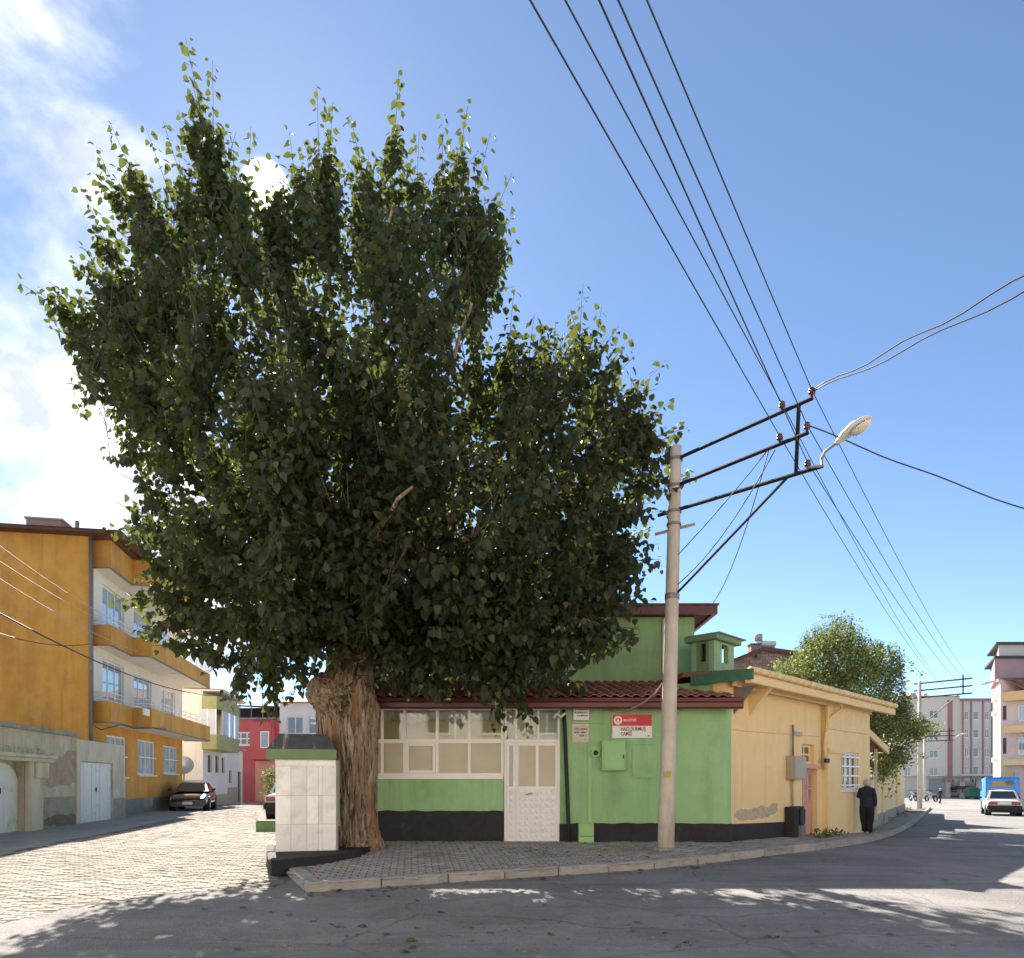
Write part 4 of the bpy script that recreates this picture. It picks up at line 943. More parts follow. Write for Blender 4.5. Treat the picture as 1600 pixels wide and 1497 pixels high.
def yellow_fittings():
    gzz = lambda t: float(zg(*FY.w(t, .1).xy)) + .11
    a, b, z0, z1 = FY.rect(1228, 1247, 1182, 1218)
    w = FY.w(a, .003, z0); r = empty('meter_box', w, FY.rz, 'grey metal meter box on a conduit on the yellow wall', 'electric box')
    MB().box(0, b - a, -.2, 0, 0, z1 - z0).build('case', 'box_grey', r, bevel=.01); MB().box(.03, b - a - .03, -.208, -.2005, .03, z1 - z0 - .03).build('door', 'box_grey', r, bevel=.004)
    h = z0 - gzz(a) - .7; c = (b - a) * .35
    MB().tube([(c, -.05, 0), (c, -.05, -h)], .022, 7).build('conduit', 'box_grey', r, True); MB().tube([(c + .07, -.05, 0), (c + .07, -.05, -h)], .018, 7).build('conduit', 'yellow_trim', r, True)
    MB().tube([(c, -.06, z1 - z0), (c, -.06, z1 - z0 + .75)], .028, 7).build('upper_conduit', 'grey_steel', r, True)
    a2, b2, y0, y1 = FY.rect(1246, 1256, 1184, 1218)
    w = FY.w(b + .012, .003, z0 + .03); q = empty('rusty_panel', w, FY.rz, 'rust stained pale panel between the meter box and the door', 'panel'); MB().box(0, .36, -.03, 0, 0, z1 - z0 - .05).build('sheet', 'rust', q)
    a, b, z0, z1 = FY.rect(1224, 1233, 1275, 1312); t = FY.t(1225)
    r = empty('cable_cabinet', FY.w(t, .02, gzz(t)), FY.rz, 'black cable cabinet on the pavement beside the pink door', 'electric box')
    MB().box(0, .62, -.22, 0, -.03, .72).build('case', 'black_plinth', r, bevel=.01); MB().box(.28, .58, -.26, -.221, .3, .66).build('cover', 'black_plastic', r, bevel=.01); MB().box(.24, .5, -.3, -.223, -.03, .27).build('foot', 'grey_plinth', r, bevel=.01)
yellow_fittings()

def build_garden_wall():
    r = FW.empty('garden_wall', label='yellow garden wall on a stone base running on from the yellow house', cat='wall')
    g = lambda t: float(zg(*FW.w(t, .1).xy)) + .1
    secs = [(.3, 2.4, 1.45, -.0), (2.4, 7.2, 1.45, 0.0), (7.2, 9.2, 2.1, -.06), (9.2, 17, 2.65, 0.0), (17, 18, 2.6, -.08), (18, 27, 1.9, 0.0)]
    for a, b, h, o in secs:
        n = max(1, int((b - a) / 2))
        for i in range(n):
            t0, t1 = a + (b - a) * i / n, a + (b - a) * (i + 1) / n; z = g((t0 + t1) / 2)
            MB().box(t0, t1 - .004, o, .25, z + .42, z + .42 + h - .25).build('wall_section', 'yellow', r)
            MB().box(t0, t1 - .004, o - .05, .27, z - .3, z + .419).build('stone_base', 'dado', r)
        if h > 1.6: MB().box(a + .2, b - .2, o - .012, o + .0, g(a) + .9, g(a) + h).build('panel', 'yellow_trim', r)
    MB().box(2.2, 7.2, -.08, .3, g(4.5) + 1.66, g(4.5) + 1.74).build('coping', 'concrete', r)
    return r
build_garden_wall()

# ================================================================== FOUNTAIN
def build_fountain():
    d = 12.05; c = P(478.5, 1335, d); z0 = float(zg(c.x, c.y)) + .112
    r = empty('fountain', (c.x, c.y, z0), radians(15), 'white marble street fountain with green cornice and dark roof beside the trunk', 'fountain')
    s = d / F; top = c.z - z0
    zb = EYE - (1335 - HZ) * s - z0; z1 = EYE - (1187 - HZ) * s - z0; z2 = EYE - (1171 - HZ) * s - z0; z3 = EYE - (1145 - HZ) * s - z0
    hw = 46 * s
    MB().box(-hw + .01, hw + .03, .03, .95, zb - .1, z1).build('body', 'concrete', r)
    MB().box(hw + .031, hw + .05, .02, .96, .52, z1 - .002).build('side_render', 'green_trim', r); MB().box(hw + .031, hw + .052, .02, .96, zb - .1, .519).build('side_base', 'black_plinth', r)
    cols = [(-1, -.50), (-.50, .02), (.02, .40), (.40, .52), (.52, .985)]; rows = [1335, 1288, 1243, 1197]
    for i, (a, b) in enumerate(cols):
        for j in range(3):
            q0 = EYE - (rows[j] - HZ) * s - z0; q1 = EYE - (rows[j + 1] - HZ) * s - z0; e = .0022; tp = 1 - .03 * j
            x0, x1 = a * hw + e, b * hw - e; y = random.uniform(-.002, .002); k = .07
            if j == 0 and i == 0: poly = [(x0 + k * .5, q0 + e), (x1, q0 + e), (x1, q1 - e), (x0, q1 - e), (x0, q0 + k)]
            elif j == 0 and i == 4: poly = [(x0, q0 + e), (x1 - k, q0 + e), (x1, q0 + k), (x1, q1 - e), (x0, q1 - e)]
            else: poly = [(x0, q0 + e), (x1, q0 + e), (x1, q1 - e), (x0, q1 - e)]
            mb = MB(); mb.side(poly, y, .028); mb.build('marble_slab', 'marble', r)
    q1 = EYE - (1197 - HZ) * s - z0
    MB().box(-hw, hw * .97, -.004, .028, q1 + .003, z1).build('top_slab', 'marble', r)
    MB().box(-hw - .14, hw + .0, -.10, 1.0, z1 + .001, z2).build('cornice', 'green_trim', r, bevel=.012)
    x0, x1 = -hw - .13, hw - .02
    MB().add([(x0, -.09, z2 + .001), (x1, -.09, z2 + .001), (x1, .99, z2 + .001), (x0, .99, z2 + .001), (x0 + .17, .33, z3), (x1 - .14, .33, z3), (x1 - .14, .6, z3), (x0 + .17, .6, z3)],
             [(0, 1, 5, 4), (1, 2, 6, 5), (2, 3, 7, 6), (3, 0, 4, 7), (4, 5, 6, 7), (3, 2, 1, 0)]).build('roof', 'bitumen', r)
    # black base that runs on to the tree
    pts = [(419, 1357), (424, 1362), (520, 1348), (560, 1340), (586, 1327), (583, 1318), (520, 1322), (430, 1322), (416, 1335)]
    W = [G(u, v, .112) for u, v in pts]; ca, sa = cos(radians(-15)), sin(radians(-15)); W = [((p.x - c.x) * ca - (p.y - c.y) * sa, (p.x - c.x) * sa + (p.y - c.y) * ca) for p in W]
    MB().prism(W, -.12, .11).build('plinth', 'black_plinth', r, bevel=.012)
    MB().box(-hw - .16, -hw - .012, .1, .6, -.1, .24).build('spout_block', 'marble', r, bevel=.02)
build_fountain()
def build_stone_bench():
    q = G(420, 1299); r = empty('kerb_block', (q.x, q.y, q.z), radians(2), 'low green painted concrete block behind the white parked car', 'block')
    MB().box(-.3, .9, -.15, .15, -.05, .30).build('block', 'green_trim', r, bevel=.02)
build_stone_bench()

# ================================================================== POLE AND LINES
POLE = P(1040, 1330, 13.1); POLE.z = float(zg(POLE.x, POLE.y)) + .11
TOPU = P(1056, 698, 13.1)
PDIR = (TOPU - POLE)
def on_pole(z): return POLE + PDIR * ((z - POLE.z) / PDIR.z)
def build_pole():
    r = empty('utility_pole', POLE, 0, 'tall round concrete utility pole on the pavement carrying three black arms', 'utility pole')
    o = lambda p: Vector(p) - POLE
    H = PDIR.length; n = 12
    MB().tube([PDIR * (i / n) - Vector((0, 0, .2 if i == 0 else 0)) for i in range(n + 1)], [.155 - .05 * i / n for i in range(n + 1)], 20).build('shaft', 'pole', r, True)
    MB().lathe([(.2, -.02), (.24, .0), (.2, .03), (.15, .05)], 18).build('footing', 'concrete', r)
    arms = []
    ends = [(1270, 622, 718), (1263, 676, 760), (1286, 728, 798)]
    for i, (u, v, vp) in enumerate(ends):
        z = EYE + (HZ - vp) / F * 13.1; a = on_pole(z); d = (z - EYE) * F / (HZ - v); b = P(u, v, d); e = (b - a).normalized()
        a0 = a - e * (.35 if i == 2 else .14)
        MB().tube([o(a0), o(b)], .036, 4).build('arm', 'black_steel', r); arms.append((a, b))
    mid = lambda i, u: arms[i][0].lerp(arms[i][1], next(t for t in np.linspace(0, 1.05, 400) if CX + F * (arms[i][0].lerp(arms[i][1], t)).x / (arms[i][0].lerp(arms[i][1], t)).y >= u))
    MB().tube([o(mid(0, 1248)), o(mid(2, 1243))], .033, 4).build('hanger', 'black_steel', r)
    MB().tube([o(on_pole(EYE + (HZ - 935) / F * 13.1)), o(mid(2, 1232))], .022, 6).build('brace', 'black_steel', r)
    for z in (935, 930, 800, 760, 718, 820):
        p = on_pole(EYE + (HZ - z) / F * 13.1); MB().tube([o(p) - Vector((0, 0, .025)), o(p) + Vector((0, 0, .025))], .135, 14).build('clamp', 'grey_steel', r)
    p = on_pole(EYE + (HZ - 828) / F * 13.1); MB().tube([o(p) + Vector((-.33, .1, -.05)), o(p) + Vector((.36, -.14, .06))], .03, 4).build('short_bracket', 'box_grey', r)
    ins = []
    for i, u in ((0, 1222), (0, 1268), (1, 1218), (1, 1261), (2, 1262)):
        q = mid(i, u); f = MB().lathe([(.02, .02), (.02, .06), (.05, .065), (.055, .1), (.03, .11), (.045, .12), (.045, .15), (.025, .17)], 10, o(q)).build('insulator', 'porcelain', r, True); ins.append(q + Vector((0, 0, .13)))
    q = on_pole(EYE + (HZ - 1210) / F * 13.1); MB().box(o(q).x - .09, o(q).x + .03, o(q).y - .165, o(q).y - .145, o(q).z - .05, o(q).z + .06).build('pole_tag', mat_tag, r)
    # street lamp on the lowest arm
    b = arms[2][1]; L = empty('street_lamp', b, 0, 'cobra head street lamp on the lowest arm of the near pole', 'street lamp')
    dl = b.y - .05; pt = lambda u, v, dd=0: P(u, v, dl + dd) - b
    MB().tube([pt(1262, 731, .02), pt(1284, 728), pt(1284, 716), pt(1289, 706, -.05), pt(1302, 696, -.12), pt(1312, 688, -.2)], .022, 8).build('neck', 'grey_steel', L, True)
    A, B = pt(1306, 695, -.14), pt(1363, 650, -.55); ax = (B - A); ln = ax.length; ax.normalize(); sd = ax.cross(Vector((0, 0, 1))).normalized(); up = sd.cross(ax).normalized()
    sec = [(0, .035, .04), (.1, .06, .06), (.3, .105, .09), (.55, .13, .10), (.8, .115, .075), (.95, .06, .04), (1, .015, .012)]
    mb = MB(); n = 14
    for t, w, h in sec:
        for j in range(n): a = 2 * pi * j / n; mb.v.append(tuple(A + ax * (t * ln) + sd * (w * cos(a)) + up * (h * (sin(a) if sin(a) > 0 else sin(a) * .35) + .02 * sin(pi * t))))
    for i in range(len(sec) - 1):
        for j in range(n): mb.f.append((i * n + j, i * n + (j + 1) % n, (i + 1) * n + (j + 1) % n, (i + 1) * n + j)); mb.mi.append(0)
    mb.f.append(tuple(range(n - 1, -1, -1))); mb.mi.append(0); mb.f.append(tuple(range((len(sec) - 1) * n, len(sec) * n))); mb.mi.append(0)
    mb.build('shell', 'lamp_shell', L, True)
    mb = MB(); n = 12; sec = [(.42, .05, .03), (.5, .09, .06), (.7, .1, .075), (.88, .075, .05), (.95, .03, .02)]
    for t, w, h in sec:
        for j in range(n): a = 2 * pi * j / n; mb.v.append(tuple(A + ax * (t * ln) + sd * (w * cos(a)) + up * (-.035 + h * min(sin(a), .1))))
    for i in range(len(sec) - 1):
        for j in range(n): mb.f.append((i * n + j, i * n + (j + 1) % n, (i + 1) * n + (j + 1) % n, (i + 1) * n + j)); mb.mi.append(0)
    mb.build('lens', 'lamp_glass', L, True)
    return arms, ins
mat_tag = mat('brass_tag', (0.40, 0.32, 0.10), rough=.4, var=.2, scale=30, bump=0)
ARMS, INS = build_pole()

def distant_pole(px, base_v, d, top_h, arm_sc, label):
    g = P(px, base_v, d); r = empty('utility_pole', g, 0, label, 'utility pole'); H = top_h
    MB().tube([(0, 0, -.5), (0, 0, H)], [.17, .11], 10).build('shaft', 'pole', r, True)
    e = Vector((.62, -.78, 0)) * arm_sc; tops = []
    for i, z in enumerate((H - .15, H - .65, H - 1.15)):
        MB().tube([Vector((0, 0, z)) - e * .35, Vector((0, 0, z)) + e * 3.0], .05, 4).build('arm', 'black_steel', r); tops.append(g + Vector((0, 0, z)) + e * 3.0)
    MB().tube([Vector((0, 0, H + .15)) + e * 2.5, Vector((0, 0, H - 1.2)) + e * 2.5], .05, 4).build('hanger', 'black_steel', r)
    MB().tube([(0, 0, H - 3.2), Vector((0, 0, H - 1.15)) + e * 2.3], .035, 5).build('brace', 'cable', r)
    q = Vector((0, 0, H - 1.0)) + e * 3.0
    MB().tube([q, q + e * .4 + Vector((0, 0, .35)), q + e * .6 + Vector((.15, 0, .45)), q + e * .9 + Vector((.4, 0, .55))], [.03, .03, .1, .05], 8).build('lamp_head', 'lamp_shell', r, True)
    return tops
T2 = distant_pole(1437, 1260.5, 50, 8.9, 1.1, 'pale concrete pole standing beyond the garden tree, the nearer of two')
T3 = distant_pole(1444.5, 1259, 78, 8.3, 1.0, 'farther thin concrete pole before the beige apartment block')

def build_wires():
    C, A, E, D, B = INS[2], INS[0], INS[4], INS[3], INS[1]
    lab = ['first of the five overhead wires counted from the tree side', 'second of the five overhead wires counted from the tree', 'third and middle one of the five overhead wires', 'fourth of the five overhead wires counted from the tree', 'last of the five overhead wires, farthest from the tree']
    ends = [T2[1] - Vector((1.0, -1.2, 0)), T2[0] - Vector((1.2, -1.4, 0)), T2[2], T2[1], T2[0]]
    for I, u0, e, l in zip((C, A, E, D, B), (827, 882, 935, 965, 1010), ends, lab):
        d0 = (I.z - .12 - EYE) * F / HZ; Q = P(u0, 0, d0); back = I + (Q - I) * 5.5 + Vector((0, 0, .55))
        pts = []
        n = 30
        for i in range(n):
            t = i / n; p = back.lerp(I, t); pts.append(p)
        # bend the near span gently through Q
        for i, p in enumerate(pts):
            t = i / n; target = 1 - 1 / 5.5; s = 4 * t * (1 - t); s0 = 4 * target * (1 - target); dev = Q - back.lerp(I, target); pts[i] = p + dev * (s / s0) * .9
        pts.append(I); pts += sag_line(I, e, .55, 24)[1:]
        wire('overhead_wire', pts, .0075, 'cable', l, 'wire', 'overhead wires along the street')
    e = P(1600, 400, 7.5); far = B + (e - B) * 3.5
    wob = lambda pts, a, k: [p + Vector((0, 0, a * sin(i * k))) for i, p in enumerate(pts)]
    wire('service_cable', wob(sag_line(B, far, .28, 40), .03, 1.3), .010, 'cable', 'twisted pair of cables leaving the top arm to the right, upper strand')
    wire('service_cable', wob(sag_line(B - Vector((0, 0, .03)), far, .42, 40), .03, 1.05), .010, 'cable', 'twisted pair of cables leaving the top arm to the right, lower strand')
    e = P(1600, 775, 10.6); far = D + (e - D) * 2.6
    wire('service_cable', wob(sag_line(D, far, .2, 30), .015, 1.1), .011, 'cable', 'single cable leaving the middle arm to the right behind the lamp')
    s = ARMS[1][0].lerp(ARMS[1][1], .74)
    wire('service_cable', sag_line(s, on_pole(EYE + (HZ - 875) / F * 13.1), .05, 10), .009, 'cable', 'thin cable dropping from the middle arm to the pole above the brace')
    wire('service_cable', sag_line(s, P(1112, 945, 16.5), .35, 14), .010, 'cable', 'drooping cable from the middle arm to the green upper roof')
    wire('service_cable', sag_line(s + Vector((.1, 0, -.02)), on_pole(EYE + (HZ - 920) / F * 13.1), .25, 12), .009, 'cable', 'slack cable hanging just below the arm brace')
    p = on_pole(3.0); wire('service_cable', [p + Vector((-.14, -.03, .42)), p + Vector((-.22, .1, .27)), p + Vector((-.35, .4, .14)), p + Vector((-.5, .8, .05)), p + Vector((-.7, 1.15, .0)), p + Vector((-1.0, 1.22, .04))], .016, 'cable_grey', 'grey cable looping from the pole under the eave')
    # left side street
    wire('service_cable', sag_line(P(-60, 926, 15), P(330, 1086, 39), .5, 16), .022, 'cable', 'thick black cable slanting across the orange building')
    wire('service_cable', sag_line(P(-60, 968, 15), P(141, 1006, 24.1), .25, 12) , .013, 'cable', 'thinner black cable meeting the downpipe of the orange building')
    for k, (v0, v1, l) in enumerate(((800, 938, 'upper'), (830, 944, 'middle'), (858, 968, 'lower'))):
        wire('service_cable', sag_line(P(-70, v0, 14.5), P(215, v1 + 50, 26), .2, 12), .008, 'cable_grey', l + ' of three thin pale wires before the orange gable')
build_wires()

# ================================================================== BIG TREE
TB = P(560, 1330, 13.2); TB.z = float(zg(TB.x, TB.y)) + .10
def bark_loft(name, path, parent, nth=150, nz=70, amp=1.0, seed=0.0, capend=False, flare=0.0):
    """lofted stem with furrowed bark; path = list of (centre, rx, ry)"""
    C = [Vector(p[0]) for p in path]; n = len(C)
    def samp(t):
        x = t * (n - 1); i = min(int(x), n - 2); f = x - i; f2 = f
        p0, p1, p2, p3 = C[max(i - 1, 0)], C[i], C[i + 1], C[min(i + 2, n - 1)]
        c = 0.5 * ((2 * p1) + (p2 - p0) * f + (2 * p0 - 5 * p1 + 4 * p2 - p3) * f * f + (3 * p1 - p0 - 3 * p2 + p3) * f ** 3)
        return c, path[i][1] * (1 - f) + path[i + 1][1] * f, path[i][2] * (1 - f) + path[i + 1][2] * f
    vs = []
    for k in range(nz + 1):
        t = k / nz; c, rx, ry = samp(t); c2, _, _ = samp(min(1, t + .01)); c1, _, _ = samp(max(0, t - .01))
        ax = (c2 - c1).normalized(); a = Vector((1, 0, 0)) - ax * ax.x
        if a.length < .3: a = Vector((0, 0, -1)) - ax * (-ax.z)
        a.normalize(); b = ax.cross(a).normalized()
        arc = t * (C[-1] - C[0]).length
        for j in range(nth):
            w = 2 * pi * j / nth; q = Vector((cos(w), sin(w), 0))
            big = mnoise.noise(Vector((q.x * 1.5 + seed, q.y * 1.5, arc * .7)))
            f1 = abs(mnoise.noise(Vector((q.x * 4.2 + seed, q.y * 4.2, arc * .75 + big))))
            f2 = abs(mnoise.noise(Vector((q.x * 9 + seed, q.y * 9 + 5, arc * 1.9 + big * 2))))
            f3 = mnoise.noise(Vector((q.x * 20, q.y * 20 + seed, arc * 6)))
            disp = 1 + amp * (.10 * big - .30 * max(0, .22 - f1) / .22 * .42 - .10 * max(0, .18 - f2) / .18 + .025 * f3 + .03)
            if flare: disp *= 1 + flare * math.exp(-t * 16) * (.35 + max(0, sin(w * 3 + 1.2) + .5 * sin(w * 5)))
            vs.append(c + (a * (cos(w) * rx) + b * (sin(w) * ry)) * disp)
    fs = [(k * nth + j, k * nth + (j + 1) % nth, (k + 1) * nth + (j + 1) % nth, (k + 1) * nth + j) for k in range(nz) for j in range(nth)]
    mb = MB(); mb.add(vs, fs)
    if capend:
        e = len(mb.v); c = C[-1] - (C[-1] - C[-2]).normalized() * .03; mb.v.append(tuple(c)); base = nz * nth
        for j in range(nth): mb.f.append((base + j, base + (j + 1) % nth, e)); mb.mi.append(0)
    return mb.build(name, 'bark', parent, True)

LEAF_V = np.array([(0, 0, 0), (0, .42, -.035), (0, 1, -.16), (-.30, .02, .04), (-.40, .36, .07), (-.23, .72, .0), (.30, .02, .04), (.40, .36, .07), (.23, .72, .0)])
LEAF_F = [(0, 1, 4, 3), (1, 2, 5, 4), (0, 6, 7, 1), (1, 7, 8, 2)]
def leaves_mesh(name, pos, ax, nr, size, m):
    """one mesh of many leaves: base point, direction, normal and length of each"""
    n = len(pos); ax = ax / np.linalg.norm(ax, axis=1, keepdims=True)
    nr = nr - ax * np.sum(nr * ax, 1, keepdims=True); nr /= np.linalg.norm(nr, axis=1, keepdims=True) + 1e-9
    sd = np.cross(ax, nr)
    V = (pos[:, None] + size[:, None, None] * (LEAF_V[None, :, 0:1] * sd[:, None] + LEAF_V[None, :, 1:2] * ax[:, None] + LEAF_V[None, :, 2:3] * nr[:, None])).reshape(-1, 3)
    k = len(LEAF_V); Fc = (np.array(LEAF_F)[None] + (np.arange(n) * k)[:, None, None]).reshape(-1, 4)
    me = bpy.data.meshes.new(name); me.vertices.add(len(V)); me.vertices.foreach_set('co', V.ravel().astype(np.float32))
    me.loops.add(Fc.size); me.loops.foreach_set('vertex_index', Fc.ravel().astype(np.int32))
    me.polygons.add(len(Fc)); me.polygons.foreach_set('loop_start', np.arange(0, Fc.size, 4, dtype=np.int32)); me.polygons.foreach_set('loop_total', np.full(len(Fc), 4, dtype=np.int32))
    me.materials.append(M[m]); me.update(calc_edges=True); return me
def shoots_mesh(name, A, B, r, m):
    """thin three-sided stems from A to B"""
    n = len(A); d = B - A; d /= np.linalg.norm(d, axis=1, keepdims=True) + 1e-9
    up = np.where(np.abs(d[:, 2:3]) < .9, np.array([[0, 0, 1.]]), np.array([[1., 0, 0]])); a = np.cross(d, up); a /= np.linalg.norm(a, axis=1, keepdims=True); b = np.cross(a, d)
    V = np.zeros((n, 6, 3))
    for j in range(3):
        w = 2 * pi * j / 3; o = a * cos(w) + b * sin(w); V[:, j] = A + o * r[:, None]; V[:, 3 + j] = B + o * r[:, None] * .35
    Fc = (np.array([(0, 1, 4, 3), (1, 2, 5, 4), (2, 0, 3, 5)])[None] + (np.arange(n) * 6)[:, None, None]).reshape(-1, 4)
    me = bpy.data.meshes.new(name); me.vertices.add(n * 6); me.vertices.foreach_set('co', V.reshape(-1).astype(np.float32))
    me.loops.add(Fc.size); me.loops.foreach_set('vertex_index', Fc.ravel().astype(np.int32)); me.polygons.add(len(Fc))
    me.polygons.foreach_set('loop_start', np.arange(0, Fc.size, 4, dtype=np.int32)); me.polygons.foreach_set('loop_total', np.full(len(Fc), 4, dtype=np.int32))
    me.materials.append(M[m]); me.update(calc_edges=True); return me
def leaf_along(A, B, step, size, droop, rng, taper=True, bend=0.12):
    """leaf positions and orientations along a shoot"""
    L = np.linalg.norm(B - A); n = max(3, int(L / step)); t = (np.arange(n) + rng.uniform(0, .8, n)) / n; t = np.clip(t, 0.02, 1)
    d = (B - A) / L; ref = np.array([0, 0, 1.]) if abs(d[2]) < .9 else np.array([1., 0, 0]); a = np.cross(d, ref); a /= np.linalg.norm(a); b = np.cross(a, d)
    w = np.arange(n) * 2.4 + rng.uniform(0, 6.28) + rng.normal(0, .5, n); rad = a[None] * np.cos(w)[:, None] + b[None] * np.sin(w)[:, None]
    off = rng.normal(0, 1, 3) * bend * L; bow = (4 * t * (1 - t))[:, None] * off[None] * .5
    pos = A[None] + (B - A)[None] * t[:, None] + bow + rad * (.04 + rng.uniform(0, .05, (n, 1)))
    ax = rad * .75 + d[None] * .25 + np.array([[0, 0, -1.]]) * (droop + rng.normal(0, .35, (n, 1))) + rng.normal(0, .28, (n, 3))
    nr = np.array([[0, 0, .6]]) + rad * .8 + rng.normal(0, .4, (n, 3))
    sz = size * rng.uniform(.62, 1.18, n) * (1 - .45 * t ** 3 if taper else 1)
    return pos, ax, nr, sz

CROWN = [(480, 1095), (400, 1115), (350, 1070), (300, 1010), (215, 985), (190, 945), (245, 890), (170, 835), (200, 780), (185, 700), (195, 660), (140, 610), (170, 570), (90, 510), (75, 475), (125, 460), (135, 400), (165, 340), (160, 280), (195, 250), (250, 280), (300, 250), (310, 190), (345, 200), (400, 260), (470, 240), (500, 215), (560, 270), (620, 225), (660, 250), (710, 230), (750, 265), (785, 295), (780, 370), (760, 430), (785, 500), (830, 525), (880, 545), (920, 520), (965, 555), (1005, 595), (1030, 640), (1020, 700), (1045, 745), (1020, 800), (1000, 870), (985, 930), (950, 955), (940, 1030), (880, 1080), (760, 1100), (660, 1085), (600, 1075), (540, 1055)]
SPIKES = [(290, 60, 330, 250), (332, 95, 335, 260), (170, 188, 235, 330), (150, 228, 210, 360), (125, 290, 190, 430), (255, 190, 300, 330), (228, 200, 275, 330), (495, 133, 500, 300), (548, 178, 575, 320), (623, 117, 612, 300), (655, 203, 650, 330), (692, 176, 690, 330), (731, 165, 705, 320), (766, 208, 735, 340), (800, 270, 750, 390), (805, 325, 755, 440), (803, 375, 750, 470), (27, 440, 150, 520), (72, 510, 200, 560), (110, 608, 230, 620), (112, 405, 210, 500), (75, 440, 180, 510), (128, 385, 200, 480), (911, 443, 900, 600), (940, 480, 920, 610), (985, 525, 930, 640), (1040, 563, 950, 660), (1055, 622, 960, 690), (1030, 648, 950, 700), (1092, 745, 990, 760), (803, 455, 790, 590), (868, 505, 860, 620), (835, 490, 820, 610), (392, 198, 385, 350), (430, 236, 420, 380), (452, 205, 470, 350), (575, 238, 585, 370), (1038, 885, 950, 870), (1022, 940, 940, 920), (1070, 660, 990, 700), (155, 705, 260, 720), (165, 830, 270, 840), (175, 940, 290, 930), (215, 985, 320, 960), (355, 1105, 400, 1010), (420, 1135, 430, 1030), (770, 1140, 790, 1060), (830, 1125, 800, 1050), (700, 1090, 640, 1050), (965, 1020, 900, 990), (520, 160, 510, 320), (300, 120, 325, 260), (1045, 800, 930, 800), (1030, 850, 930, 850), (1000, 962, 900, 930), (1012, 905, 920, 900), (1062, 705, 960, 735), (350, 210, 370, 330), (315, 190, 345, 320), (200, 270, 265, 390), (210, 900, 320, 890), (300, 1020, 380, 960)]
def polar(poly, c, n=720):
    R = np.zeros(n)
    for k in range(n):
        a = 2 * pi * k / n; dx, dy = cos(a), sin(a)
        for i in range(len(poly)):
            x1, y1 = poly[i][0] - c[0], poly[i][1] - c[1]; x2, y2 = poly[(i + 1) % len(poly)][0] - c[0], poly[(i + 1) % len(poly)][1] - c[1]
            den = dx * (y2 - y1) - dy * (x2 - x1)
            if abs(den) < 1e-9: continue
            t = (x1 * (y2 - y1) - y1 * (x2 - x1)) / den; s = (x1 * dy - y1 * dx) / den
            if t > 0 and 0 <= s <= 1: R[k] = max(R[k], t)
    return R
